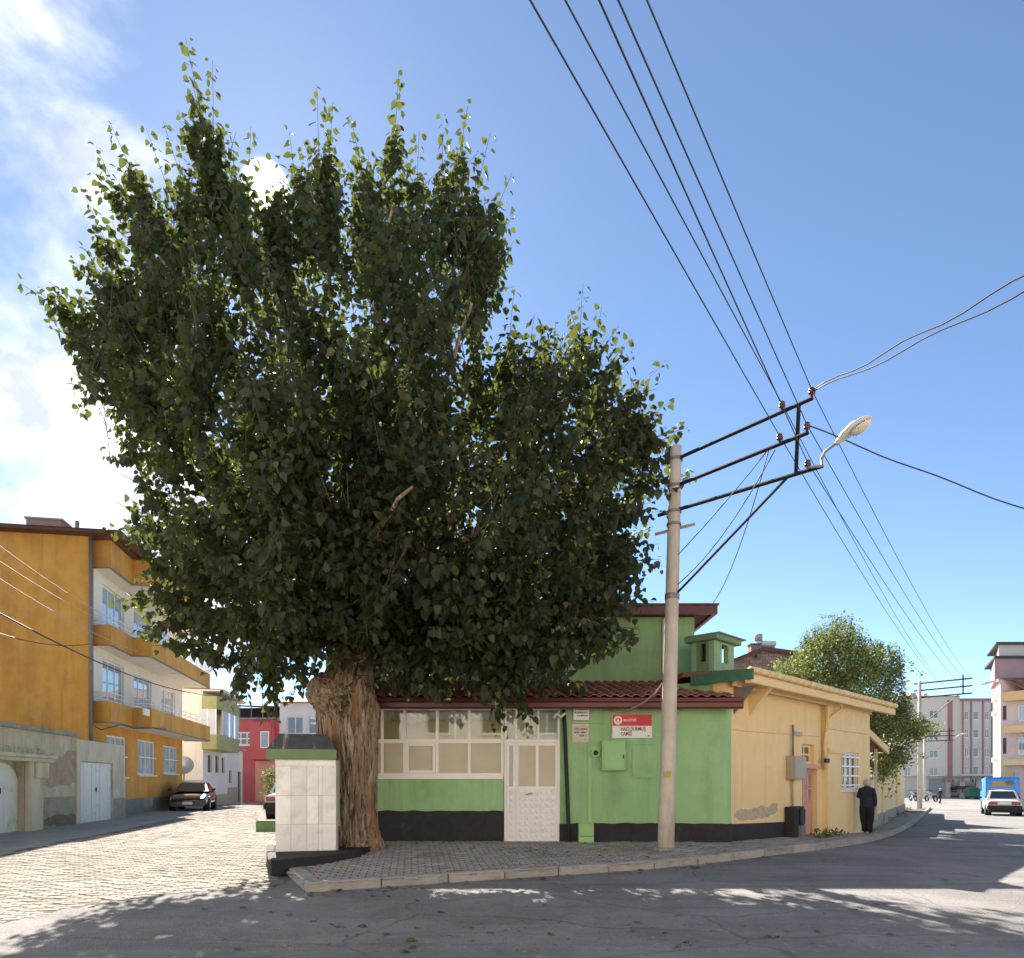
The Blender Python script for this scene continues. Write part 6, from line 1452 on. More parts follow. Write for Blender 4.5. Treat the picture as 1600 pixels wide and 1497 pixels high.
def build_left_row():
    f = FL; g0 = 0
    # pale house with olive balcony
    t0, t1 = f.t(317), f.t(356); Y = f.w(t0).y; Zt = lambda v: EYE + (1220 - v) * Y / F - f.z
    fr = Frame(*f.w(t0).xy, f.dx, f.dy, f.z); r = fr.empty('pale_house', label='pale pinkish house with an olive green glazed balcony', cat='house')
    L = t1 - t0; top = Zt(1080)
    ws = [fr.rect(324.5, 331, 1180, 1207), fr.rect(336.5, 342.5, 1181, 1207.5), fr.rect(346.5, 351.5, 1184, 1208)]
    MB().wall(0, L, .5, top, 0, .3, ws).build('wall', 'white_wall', r); MB().box(0, .3, .301, 9, -.4, top).build('side_wall', 'cream', r)
    MB().box(0, L, -.05, .29, -.4, .499).build('plinth', 'bare_plaster', r)
    MB().box(.3, L, 8.8, 9, -.4, top).build('rear_wall', 'cream', r)
    for w in ws: window(r, w, .12, frame='brown_wood', glass='window_dark', cols=1, w=.07, sill=False)
    a, b, z0, z1 = (0, L * .75, Zt(1171), Zt(1148)); o = 1.0
    MB().prism([(-.3, 0), (-.3, -o * .8), (.4, -o), (b, -o), (b, 0)], z0, z1).build('balcony_parapet', 'olive', r)
    z2, z3 = Zt(1108), Zt(1088)
    MB().prism([(-.3, 0), (-.3, -o * .8), (.4, -o), (b, -o), (b, 0)], z2, z3).build('balcony_fascia', 'olive', r)
    n = 6
    mb = MB()
    for i in range(n + 1): x = .4 + (b - .4) * i / n; mb.box(x - .04, x + .04, -o + .02, -o + .08, z1 + .001, z2 - .001)
    mb.box(-.28, -.2, -o * .8 + .02, -o * .8 + .1, z1 + .001, z2 - .001); mb.box(-.28, -.2, -.35, -.27, z1 + .001, z2 - .001)
    w = mb.build('balcony_glazing', 'white_frame', r)
    for i in range(n): x = .4 + (b - .4) * i / n; MB().box(x + .04, x + (b - .4) / n - .04, -o + .04, -o + .05, z1 + .002, z2 - .002).build('pane', 'lace' if i % 2 else 'window', w)
    MB().box(-.26, -.25, -o * .8 + .1, -.02, z1 + .002, z2 - .002).build('pane', 'window', w)
    MB().box(-.2, L + .1, -1.1, 9.1, top + .001, top + .1).build('eave', 'cream', r)
    MB().add([(-.3, -1.15, top + .101), (L + .2, -1.15, top + .101), (L + .2, 9.2, top + .101), (-.3, 9.2, top + .101), (L * .3, 4, top + 1.0), (L * .7, 4, top + 1.0)], [(0, 1, 5, 4), (1, 2, 5), (2, 3, 4, 5), (3, 0, 4)]).build('roof', 'tile', r)
    d = MB().tube([(-.55, .3, 0), (-.5, .32, 0)], .45, 18); 
    # satellite dish in the yard between
    q = fr.w(-2.4, -.4, 2.1); s = empty('satellite_dish', (q.x, q.y, f.z), 0, 'round satellite dish in the gap beside the orange building', 'satellite dish')
    prof = [(0.02, 0), (.2, .03), (.38, .1), (.52, .19)]
    m2 = MB().lathe(prof, 20); dish = m2.build('dish', 'lamp_shell', s, True); dish.location = (0, 0, 2.1); dish.rotation_euler = (radians(68), 0, radians(20))
    MB().tube([(0, .05, -.1), (0, .05, 2.1)], .035, 7).build('mast', 'grey_steel', s, True); MB().tube([(0, -.1, 2.05), (.1, -.5, 2.3)], .015, 5).build('feed_arm', 'grey_steel', s)
    # yard wall between orange building and pale house
    q = f.w(11.75); y = Frame(q.x, q.y, f.dx, f.dy, f.z); w = y.empty('yard_wall', label='low ochre yard wall between the orange building and the pale house', cat='wall')
    MB().box(0, t0 - 11.8, 0, .25, -.4, 1.3).build('wall', 'orange', w); MB().box(-.0, t0 - 11.8, -.05, .3, 1.301, 1.38).build('coping', 'cream', w); MB().box(0, t0 - 11.8, -.03, -.001, -.4, .4).build('plinth', 'grey_plinth', w)
    # low white row beyond
    q = f.w(t1 + .02); y = Frame(q.x, q.y, f.dx + .06, f.dy, f.z); w = y.empty('low_house', label='low whitewashed house with a brown door beyond the pale house', cat='house')
    L2 = y.t(379); h = EYE + (1220 - 1172) * (q.y + 2) / F - f.z
    dr = (y.t(371.5), y.t(376.5), -.3, y.tz(374, 1206)[1]); wn = y.rect(358, 362, 1204, 1224)
    MB().wall(0, L2, -.4, h, 0, .3, [dr, wn]).build('wall', 'white_wall', w); MB().box(0, L2, .301, 5, -.4, h).build('rooms', 'white_wall', w)
    MB().box(dr[0], dr[1], .1, .14, -.1, dr[3]).build('door', 'brown_wood', w); window(w, wn, .1, frame='brown_wood', glass='window_dark', cols=1, w=.1, sill=False)
    MB().box(-.1, L2 + .1, -.2, 5.1, h + .001, h + .12).build('roof', 'concrete', w)
    MB().box(0, dr[0] - .02, -.03, -.001, -.4, .9).build('plinth', 'bare_plaster', w)
    # red house closing the view
    c = P(364, 1240, 56); r = empty('red_house', (c.x - 2.5, 56, .25), radians(-6), 'red painted two-storey house closing the side street', 'house')
    s = 56 / F; top = EYE + (1220 - 1124) * s - .25; W = 6.4
    wn = (2.6, 4.9, EYE + (1220 - 1165) * s - .25, EYE + (1220 - 1144) * s - .25); 
    MB().wall(0, W, -.4, top, 0, .3, [wn]).build('wall', 'red_wall', r); MB().box(W - .3, W, .301, 8, -.4, top).build('side_wall', 'red_wall', r); MB().box(0, .3, .301, 8, -.4, top).build('side_wall', 'red_wall', r)
    window(r, wn, .08, glass='window_dark', cols=4, rows=2, w=.12, sill_mat='white_frame')
    MB().box(4.3, W - .3, -.6, -.001, 3.0, top - .3).build('bay', 'red_wall', r, bevel=.05); MB().box(4.5, W - .3, -.05, -.002, -.3, 2.9).build('gate', 'pink_door', r)
    window(r, (5.2, 5.9, 3.9, 5.2), -.66, glass='window', cols=1, w=.08, sill=False)
    MB().box(-.1, W + .1, -.1, 8, top + .001, top + .08).build('slab', 'concrete', r)
    mb = MB()
    for i in range(7): mb.box(.2 + i * .95, .26 + i * .95, .2, .26, top + .081, top + 1.3)
    mb.build('roof_posts', 'grey_steel', r)
    MB().add([(-.3, -.2, top + 1.2), (W + .3, -.2, top + .95), (W + .3, 8, top + 1.5), (-.3, 8, top + 1.9), (-.3, -.2, top + 1.12), (W + .3, -.2, top + .87), (W + .3, 8, top + 1.42), (-.3, 8, top + 1.82)], [(0, 1, 2, 3), (7, 6, 5, 4), (0, 4, 5, 1), (1, 5, 6, 2), (3, 2, 6, 7)]).build('roof', 'dark_roof', r)
    MB().box(.3, W - .3, 4, 4.1, top + .081, top + 1.3).build('roof_screen', 'dark_roof', r)
    # white house farther on, seen between fountain and trunk
    d = 50; s2 = d / F; c2 = P(437, 1250, d); q = empty('white_house', (c2.x, d, .25), 0, 'white house with broad windows seen between the fountain roof and the trunk', 'house'); zz = lambda v: EYE + (1220 - v) * s2 - .25
    W2 = 6.5; hs = [(.5 + i * 1.5, 1.7 + i * 1.5, zz(1147), zz(1119)) for i in range(4)] + [(.5 + i * 1.5, 1.7 + i * 1.5, zz(1215), zz(1185)) for i in range(4)]
    MB().wall(0, W2, -.3, zz(1098), 0, .3, hs).build('wall', 'white_wall', q); MB().box(0, W2, .301, 7, -.3, zz(1098)).build('rooms', 'white_wall', q)
    for h in hs: window(q, h, .08, glass='window', cols=2, rows=1, w=.09)
    MB().add([(-.3, -.4, zz(1097.5)), (W2 + .3, -.4, zz(1097.5)), (W2 + .3, 7.3, zz(1097.5)), (-.3, 7.3, zz(1097.5)), (2, 3.5, zz(1075)), (W2 - 2, 3.5, zz(1075))], [(0, 1, 5, 4), (1, 2, 5), (2, 3, 4, 5), (3, 0, 4), (3, 2, 1, 0)]).build('roof', 'tile', q)
    # old wall in front of red house
    w = empty('old_wall', (c.x - .6, 52.5, .25), radians(-20), 'short grey old wall before the red house', 'wall'); MB().box(0, 1.6, 0, .3, -.4, 2.3).build('wall', 'bare_plaster', w); MB().box(-.02, 1.62, -.04, .34, 2.301, 2.4).build('coping', 'concrete', w)
build_left_row()

# ================================================================== BRICK HOUSE BEHIND
def build_brick_house():
    d = 36.0; s = d / F; c = P(1140, 1050, d); z0 = -.1
    r = empty('brick_house', (c.x, d, z0), 0, 'brown brick gable house with chimneys behind the yellow roof', 'house')
    X = lambda u: (u - 1140) * s; Z = lambda v: EYE + (1220 - v) * s - z0
    gable = [(X(1130), 0), (X(1262), 0), (X(1262), Z(1022)), (X(1233), Z(1019)), (X(1192), Z(1013)), (X(1130), Z(1036))]
    MB().side(gable, .02, .3).build('wall', 'joint_sand', r)
    bm = MB().box(-.148, .148, 0, .03, -.072, .072).mesh('brick', 'brick_piece'); 
    z = Z(1058); row = 0
    while z < Z(1013):
        x = X(1142) + (.15 if row % 2 else 0)
        while x < X(1262):
            ztop = np.interp(x, [X(1130), X(1192), X(1233), X(1262)], [Z(1036), Z(1013), Z(1019), Z(1022)])
            if z < ztop - .1: o = link_obj('brick', bm, r); o.location = (x, -.006, z)
            x += .32
        z += .16; row += 1
    MB().add([(X(1126), -.25, Z(1037.5)), (X(1192), -.25, Z(1011.5)), (X(1192), 9, Z(1011.5)), (X(1126), 9, Z(1037.5)), (X(1126), -.25, Z(1036) - .2), (X(1192), -.25, Z(1011) - .22), (X(1192), 9, Z(1011) - .22), (X(1126), 9, Z(1036) - .2)], [(0, 1, 2, 3), (0, 4, 5, 1), (7, 6, 5, 4)]).build('roof_slope', 'brown_wood', r)
    MB().add([(X(1192), -.25, Z(1011.5)), (X(1268), -.25, Z(1022)), (X(1268), 9, Z(1022)), (X(1192), 9, Z(1011.5)), (X(1192), -.25, Z(1011) - .22), (X(1268), -.25, Z(1022) - .2), (X(1268), 9, Z(1022) - .2), (X(1192), 9, Z(1011) - .22)], [(0, 1, 2, 3), (0, 4, 5, 1), (7, 6, 5, 4)]).build('roof_slope', 'brown_wood', r)
    for u, v in ((1188, 1018), (1181, 1026)): MB().box(X(u) - .06, X(u) + .06, -.05, .01, Z(v) - .08, Z(v) + .08).build('vent_hole', 'black_plastic', r)
    c1 = MB().box(X(1180), X(1194), .6, 1.1, Z(1014), Z(1003.5)).build('chimney', 'brick_piece', r); MB().box(X(1178.5), X(1196), .5, 1.2, Z(1003.4), Z(1002)).build('chimney_cap', 'dark_roof', c1)
    t = empty('solar_water_heater', (c.x + X(1205), d + .9, z0 + Z(1016)), 0, 'solar water heater with tank and panel on the brick house roof', 'water heater')
    q = lambda u, v: ((u - 1205) * s, EYE + (1220 - v) * s - z0 - Z(1016))
    a, b = q(1193, 999), q(1224, 999); MB().tube([(a[0], .2, a[1]), (b[0], .2, b[1])], .15, 14).build('tank', 'lamp_shell', t)
    a = q(1197, 989); MB().lathe([(.05, -.2), (.2, -.18), (.2, .12), (.17, .16)], 14, (a[0], .2, a[1])).build('cold_tank', 'box_grey', t, True)
    x0, z0_ = q(1198, 1012); x1, z1_ = q(1219, 1003); MB().add([(x0, -.3, z0_), (x1, -.3, z0_), (x1, .15, z1_), (x0, .15, z1_), (x0, -.28, z0_ - .05), (x1, -.28, z0_ - .05), (x1, .17, z1_ - .05), (x0, .17, z1_ - .05)], [(0, 1, 2, 3), (7, 6, 5, 4), (0, 4, 5, 1), (1, 5, 6, 2)]).build('panel', 'steel_panel', t)
    mb = MB()
    for u in (1196, 1221): x, z = q(u, 1000); mb.tube([(x, .2, z), (x, .2, -.25)], .03, 5); mb.tube([(x, .2, z), (x, -.3, -.2)], .025, 5)
    mb.build('stand', 'grey_steel', t)
build_brick_house()

# ================================================================== FAR RIGHT BUILDINGS
def build_apartment():
    d = 86.0; s = d / F; zb = float(zg(45, 86)); X = lambda u: (u - 1480) * s; Z = lambda v: EYE + (1220 - v) * s - zb
    c = P(1480, 1250, d); r = empty('apartment_block', (c.x, d, zb), 0, 'beige apartment block with red vertical bands at the street end', 'building')
    # left face
    wl = [(X(u0), X(u1), Z(v1), Z(v0)) for v0, v1 in ((1109, 1123), (1143, 1156), (1172, 1185), (1199, 1213)) for u0, u1 in ((1413, 1424), (1452, 1467))]
    MB().wall(X(1395), X(1500), 2.6, Z(1088), 0, .3, wl).build('left_front', 'apt_wall', r)
    for w in wl: window(r, w, .1, glass='window_dark', cols=2, w=.1, sill=False)
    MB().box(X(1480.5), X(1487.5), -.12, -.001, Z(1222), Z(1094)).build('red_band', 'apt_red', r)
    rows = ((1111, 1125), (1139, 1153), (1168, 1183), (1197, 1212))
    wr = []
    for v0, v1 in rows:
        for u0, u1 in ((1504.5, 1512), (1518, 1528), (1536.5, 1544), (1550, 1556)): wr.append((X(u0), X(u1), Z(v1 + .4), Z(v0)))
    MB().wall(X(1500) + .001, X(1580), 2.6, Z(1096), -.3, .3, wr).build('right_front', 'apt_wall2', r)
    for i, w in enumerate(wr): window(r, w, -.2, glass='window_dark' if i % 4 != 1 else 'shutter', cols=2 if i % 4 != 1 else 1, w=.1, sill=False)
    for u in (1501.5, 1514.5, 1533, 1547): MB().box(X(u) - .1, X(u) + .1, -.4, -.301, Z(1222), Z(1096)).build('vertical_band', 'apt_red', r)
    MB().box(X(1500), X(1580), -.5, .3, Z(1096) + .001, Z(1092)).build('parapet', 'apt_red', r); MB().add([(X(1395), -.3, Z(1088)), (X(1500), -.3, Z(1088)), (X(1500), 10, Z(1084)), (X(1395), 10, Z(1084)), (X(1450), 5, Z(1078))], [(0, 1, 4), (1, 2, 4), (2, 3, 4), (3, 0, 4)]).build('roof', 'tile', r)
    MB().add([(X(1500), -.6, Z(1092)), (X(1580), -.6, Z(1092)), (X(1580), 10, Z(1088)), (X(1500), 10, Z(1084))], [(0, 1, 2, 3)]).build('roof_right', 'apt_red', r)
    for u, v, w in ((1442, 1079, 9), (1461, 1080, 5), (1497, 1082, 8)): MB().box(X(u - w / 2), X(u + w / 2), 2, 3, Z(1092), Z(v)).build('chimney', 'apt_wall2', r)
    # ground floor: shops
    MB().wall(X(1395), X(1580), -.5, 2.6 - .001, .5, .8, [(X(1455), X(1482), -.4, 2.3), (X(1489), X(1504), -.4, 2.2), (X(1512), X(1530), -.4, 2.3), (X(1537), X(1548), -.4, 2.2)]).build('shop_front', 'apt_wall2', r)
    for u0, u1, m in ((1455, 1482, 'shutter'), (1489, 1504, 'window_dark'), (1512, 1530, 'window_dark'), (1537, 1548, 'shutter')):
        f = MB().box(X(u0), X(u1), .62, .7, -.4, 2.3).build('shop_window', m, r)
        mb = MB()
        for k in range(4): mb.box(X(u0), X(u1), .58, .615, .3 + k * .5, .36 + k * .5)
        mb.build('slat', 'shutter', f)
    MB().add([(X(1488), -.3, Z(1228)), (X(1519), -.3, Z(1228)), (X(1519), -1.8, Z(1234)), (X(1488), -1.8, Z(1234)), (X(1519), -1.8, Z(1238)), (X(1488), -1.8, Z(1238))], [(0, 1, 2, 3)[::-1], (3, 2, 4, 5)[::-1]]).build('awning', 'red_gutter', r)
    MB().box(X(1500), X(1578), -.9, -.301, 2.62, 2.9).build('canopy', 'apt_wall2', r)
    mb = MB()
    for u in (1455.5, 1461, 1468): mb.box(X(u), X(u) + .3, -.04, -.001, 2.7, 2.85)
    MB().box(X(1395), X(1580), .8, 12, -.5, 2.4).build('core', 'apt_wall', r); MB().box(X(1395), X(1580), .31, 12, 2.62, Z(1097)).build('upper_core', 'apt_wall', r)
build_apartment()

def build_right_building():
    d = 50.0; s = d / F; c = P(1563, 1250, d); zb = float(zg(c.x, d)); X = lambda u: (u - 1563) * s; Z = lambda v: EYE + (1220 - v) * s - zb
    r = empty('pink_building', (c.x, d, zb), 0, 'pink and ochre corner building with mauve attic and tiled canopy', 'building')
    e = Vector((2.9, 5.0)); W = X(1650)
    poly = [(0, 0), (W, 0), (W + e.x, e.y), (e.x, e.y)]
    MB().prism(poly, -.5, Z(1062)).build('body', 'pink_wall', r)
    MB().prism([(-.2, .3), (W, .3), (W + e.x, e.y), (e.x - .2, e.y)], Z(1062) + .001, Z(1028)).build('attic', 'mauve', r)
    MB().prism([(-.35, .1), (W, .1), (W + e.x, e.y + .3), (e.x - .5, e.y + .3)], Z(1028) + .001, Z(1024)).build('attic_eave', 'dark_roof', r)
    MB().prism([(.3, .6), (W, .6), (W + e.x, e.y), (e.x + .2, e.y)], Z(1024) + .001, Z(1005)).build('penthouse', 'apt_wall2', r)
    MB().prism([(-.15, .2), (W, .2), (W + e.x, e.y + .3), (e.x - .3, e.y + .3)], Z(1005) + .001, Z(1002)).build('penthouse_roof', 'dark_roof', r)
    # tiled canopy
    x0 = X(1567); canopy = MB(); canopy.add([(x0, -.05, Z(1060)), (W, -.05, Z(1060)), (W, -1.6, Z(1082)), (X(1581), -1.6, Z(1082)), (x0, -.05, Z(1062)), (W, -.05, Z(1063)), (W, -1.6, Z(1084)), (X(1581), -1.6, Z(1084))], [(0, 3, 2, 1), (4, 5, 6, 7), (3, 7, 6, 2), (0, 4, 7, 3)]); canopy.build('canopy', 'tile', r)
    tm = MB().box(-.16, .16, -.02, .3, 0, .05).mesh('canopy_tile', 'tile')
    for j in range(5):
        for i in range(9):
            t = (j + .1) / 5; xx = x0 + .35 + t * (X(1581) - x0) + i * .36; 
            if xx < W: o = link_obj('canopy_tile', tm, r); o.location = (xx, -.05 - 1.55 * (t + .18), Z(1060 + 22 * (t + .18)) + .02); o.rotation_euler = (radians(33), random.uniform(-.06, .06), 0)
    # balconies
    for v0, v1, m in ((1082, 1096, 'ochre'), (1135, 1146, 'ochre'), (1187, 1196, 'ochre')):
        MB().prism([(X(1565), -.005), (X(1580), -1.3), (W, -1.3), (W, -.005)], Z(v1), Z(v0)).build('balcony_band', m, r)
    for v0, v1 in ((1098, 1133), (1148, 1186)):
        window(r, (X(1567), X(1571.5), Z(v1 - 8), Z(v0 + 5)), -.06, frame='brown_wood', glass='window_dark', cols=1, w=.08, sill=False)
        window(r, (X(1590), X(1602), Z(v1 - 6), Z(v0 + 4)), -.06, glass='window', cols=2, w=.08, sill=False)
    MB().box(X(1582), W, -1.5, -1.302, Z(1170), Z(1160)).build('bay_rail', 'white_frame', r)
    MB().box(X(1566), X(1580), -.05, -.006, 0, Z(1196) - .1).build('shop_wall', 'ochre', r); MB().box(X(1584), X(1591), -.06, -.006, 0, Z(1206)).build('shop_door', 'window_dark', r)
    mb = MB()
    for i in range(9): z = Z(1060) - i * 1.0; mb.box(-.12, -.002, .1, .3, z - .2, z)
    mb.build('wall_brackets', 'white_frame', r)
    # signs, air conditioners on the narrow side
    for v in (1090, 1112, 1186): q = e.normalized() * 1.5; MB().box(q.x - .42, q.x - .12, q.y - .15, q.y + .15, Z(v + 5), Z(v - 3)).build('air_conditioner', 'lamp_shell', r, bevel=.03)
build_right_building()

# ================================================================== HOUSES ACROSS THE ROAD (unseen, added so their sunlit fronts light the shaded side)
def build_opposite():
    for x0, x1, h, y, m, l in ((-19, -8.2, 9.2, -8.0, 'cream', 'unseen cream three-storey house added across the road facing the paved side street'), (-8.0, 3.2, 9.0, -7.2, 'white_wall', 'unseen whitewashed three-storey house added across the road facing the mosque'), (3.4, 15, 9.4, -7.8, 'yellow_trim', 'unseen pale ochre three-storey house added across the road facing the yellow house'), (15.3, 27, 9.0, -3.0, 'cream', 'unseen cream corner house added across the road, farther along')):
        r = empty('house', ((x0 + x1) / 2, y, 0), pi, l, 'house', 'unseen houses added across the road'); w = (x1 - x0) / 2; hs = []
        for k in range(4):
            c = -w + 2 * w * (k + .5) / 4; hs.append((c - .6, c + .6, h - 2.4, h - 1.0)); hs.append((c - .6, c + .6, 4.0, 5.4)); hs.append((c - .6, c + .6, 1.0, 2.4) if k != 1 else (c - .55, c + .55, -.2, 2.2))
        MB().wall(-w, w, -.4, h, 0, .3, hs).build('wall', m, r)
        for k, q in enumerate(hs):
            if k == 5: MB().box(q[0], q[1], .1, .15, -.2, q[3]).build('door', 'brown_wood', r)
            else: window(r, q, .1, cols=2, w=.07, glass='window_dark')
        MB().box(-w, w, .301, 7, -.4, h).build('rooms', m, r); MB().box(-w - .3, w + .3, -.4, 7.2, h + .001, h + .12).build('eave', 'concrete', r)
        MB().add([(-w - .3, -.4, h + .121), (w + .3, -.4, h + .121), (w + .3, 7.2, h + .121), (-w - .3, 7.2, h + .121), (-w + 2.5, 3.4, h + 1.4), (w - 2.5, 3.4, h + 1.4)], [(0, 1, 5, 4), (1, 2, 5), (2, 3, 4, 5), (3, 0, 4)]).build('roof', 'tile', r)
build_opposite()

# ================================================================== VEHICLES
def car(name, label, loc, rz, paint, kind='sedan', low=None):
    r = empty(name, loc, rz, label, 'car'); Lh, W = 2.15, .83
    if kind == 'boxy':
        st = [(-2.1, .52, .86, .78), (-2.06, .30, .90, .80), (-1.5, .22, .93, .83), (-.9, .2, .92, .83), (0, .2, .92, .83), (.9, .2, .90, .83), (1.5, .22, .85, .82), (2.0, .28, .80, .79), (2.1, .5, .72, .76)]
        g = dict(b0=-1.42, b1=1.0, r0=-.95, r1=.28, zr=1.40, rw=.60, zb=.91)
    else:
        st = [(-2.15, .55, .86, .70), (-2.05, .32, .93, .79), (-1.5, .22, .95, .84), (-.8, .2, .92, .85), (0, .2, .90, .85), (.8, .2, .88, .85), (1.4, .21, .80, .84), (1.95, .26, .66, .78), (2.2, .42, .56, .62)]
        g = dict(b0=-1.75, b1=1.15, r0=-.85, r1=.15, zr=1.29, rw=.54, zb=.89)
    mb = MB(); n = 12
    for x, zb, zt, w in st:
        h = zt - zb; sec = [(-w * .86, zb), (-w * .97, zb + h * .18), (-w, zb + h * .45), (-w * .985, zb + h * .68), (-w * .93, zb + h * .9), (-w * .72, zt), (w * .72, zt), (w * .93, zb + h * .9), (w * .985, zb + h * .68), (w, zb + h * .45), (w * .97, zb + h * .18), (w * .86, zb)]
        mb.v += [(x, y, z) for y, z in sec]
    for i in range(len(st) - 1):
        for j in range(n): mb.f.append((i * n + j, i * n + (j + 1) % n, (i + 1) * n + (j + 1) % n, (i + 1) * n + j)); mb.mi.append(0)
    mb.f += [tuple(range(n - 1, -1, -1)), tuple(range((len(st) - 1) * n, len(st) * n))]; mb.mi += [0, 0]
    body = mb.build('body', paint, r, True); sub = body.modifiers.new('smooth', 'SUBSURF'); sub.levels = sub.render_levels = 2
    # greenhouse: pillars and roof in paint, glass panels slightly proud
    b0, b1, r0, r1, zr, rw, zb = (g[k] for k in ('b0', 'b1', 'r0', 'r1', 'zr', 'rw', 'zb')); bw = .76
    Bq = [(b0, -bw, zb), (b1, -bw, zb), (b1, bw, zb), (b0, bw, zb)]; Rq = [(r0, -rw, zr), (r1, -rw, zr), (r1, rw, zr), (r0, rw, zr)]
    mb = MB(); mb.add(Bq + Rq + [((r0 + r1) / 2, 0, zr + .045)], [(0, 1, 5, 4), (1, 2, 6, 5), (2, 3, 7, 6), (3, 0, 4, 7), (4, 5, 8), (5, 6, 8), (6, 7, 8), (7, 4, 8)]); mb.build('cabin', paint, r, bevel=.03)
    def panel(q, name, m='car_glass', inset=.08, o=.012, a=0.0, b=1.0, lift=.1):
        q = [Vector(p) for p in q]; nr = (q[1] - q[0]).cross(q[3] - q[0]).normalized()
        bil = lambda s, t: (q[0].lerp(q[1], s)).lerp(q[3].lerp(q[2], s), t)
        p = [bil(a + inset, lift), bil(b - inset, lift), bil(b - inset, 1 - inset * .9), bil(a + inset, 1 - inset * .9)]
        MB().add([v + nr * o for v in p] + [v - nr * .01 for v in p], [(0, 1, 2, 3), (0, 4, 5, 1), (1, 5, 6, 2), (2, 6, 7, 3), (3, 7, 4, 0)]).build(name, m, r)
    panel([Bq[1], Bq[2], Rq[2], Rq[1]], 'windscreen'); panel([Bq[3], Bq[0], Rq[0], Rq[3]], 'rear_window')
    for q in ([Bq[0], Bq[1], Rq[1], Rq[0]], [Bq[2], Bq[3], Rq[3], Rq[2]]):
        panel(q, 'side_window', a=.08, b=.52, inset=.03); panel(q, 'side_window', a=.50, b=.9, inset=.03)
    for x in (-1.3, 1.32):
        for sd in (-1, 1):
            y = sd * (W - .075); tyre = MB()
            prof = [(.19, -.095), (.27, -.1), (.30, -.06), (.305, 0), (.30, .06), (.27, .1), (.19, .095)]
            for rr, yy in prof: tyre.v += [(x + rr * cos(2 * pi * k / 20), y + yy, .305 + rr * sin(2 * pi * k / 20)) for k in range(20)]
            for i in range(len(prof) - 1):
                for k in range(20): tyre.f.append((i * 20 + k, i * 20 + (k + 1) % 20, (i + 1) * 20 + (k + 1) % 20, (i + 1) * 20 + k)); tyre.mi.append(0)
            w = tyre.build('wheel', 'rubber', r, True)
            MB().tube([(x, y + sd * .03, .305), (x, y + sd * .085, .305)], [.19, .185], 14).build('rim', 'alloy', w)
            MB().tube([(x, y - sd * .2, .33), (x, y + sd * .083, .33)], .35, 18).build('wheel_arch', 'black_plastic', r)
    ex = st[-1][0]; rx = st[0][0]
    if kind == 'boxy':
        for sd in (-1, 1):
            MB().box(rx - .03, rx + .1, sd * .52 - .2, sd * .52 + .2, .64, .80).build('tail_light', 'tail_lens', r, bevel=.01); MB().box(ex - .1, ex + .02, sd * .55 - .16, sd * .55 + .16, .56, .68).build('headlight', 'head_lens', r, bevel=.01)
        MB().box(rx - .09, rx + .1, -.8, .8, .36, .60).build('rear_bumper', 'black_plastic', r, bevel=.03); MB().box(ex - .1, ex + .09, -.8, .8, .32, .52).build('front_bumper', 'black_plastic', r, bevel=.03)
        MB().box(rx - .045, rx - .0, -.26, .26, .66, .77).build('licence_plate', 'plate', r)
        MB().box(rx + .0, rx + .2, -.72, .72, .2, .36).build('rear_apron', 'black_plastic', r)
    else:
        for sd in (-1, 1): MB().add([(ex - .12, sd * .40, .60), (ex - .28, sd * .74, .62), (ex - .20, sd * .74, .53), (ex - .02, sd * .40, .50), (ex - .4, sd * .5, .58)], [(0, 1, 2, 3), (0, 4, 1), (1, 4, 2), (2, 4, 3), (3, 4, 0)]).build('headlight', 'head_lens', r); MB().box(rx - .02, rx + .1, sd * .5 - .18, sd * .5 + .18, .66, .8).build('tail_light', 'tail_lens', r, bevel=.01)
        MB().box(ex - .35, ex + .03, -.74, .74, .24, .45).build('front_bumper', 'black_paint', r, bevel=.06); MB().box(rx - .04, rx + .3, -.76, .76, .3, .5).build('rear_bumper', 'black_paint', r, bevel=.06)
        MB().box(ex + .031, ex + .045, -.2, .2, .33, .45).build('licence_plate', 'plate', r); MB().box(ex - .2, ex - .005, -.3, .3, .52, .57).build('grille', 'black_plastic', r)
        MB().box(rx + .0, rx + .15, -.7, .7, .955, .98).build('spoiler', paint, r); MB().tube([(rx + .08, -.62, .9), (rx + .08, -.62, .965)], .02, 5).build('spoiler_foot', paint, r)
    for sd in (-1, 1): MB().box(.72, .86, sd * .93 - .08, sd * .93 + .08, .92, 1.03).build('mirror', 'black_plastic', r, bevel=.02)
    return r
p = P(300, 1263, 32.0); car('parked_car', 'black liftback saloon parked facing out beside the orange building', (p.x - .45, 33.2, float(zg(p.x, 33))), atan2(-.983, .183) + .12, 'black_paint', 'sedan')
p = P(438, 1283, 25.0); car('parked_car', 'white boxy saloon parked behind the fountain, rear towards the street', (p.x + .15, 26.6, float(zg(p.x, 26))), radians(97), 'white_paint', 'boxy')
p = P(1575, 1271, 40.0); car('parked_car', 'white saloon on the road at the right edge of the street', (p.x, 40.6, float(zg(p.x, 40))), radians(60), 'white_paint', 'boxy')
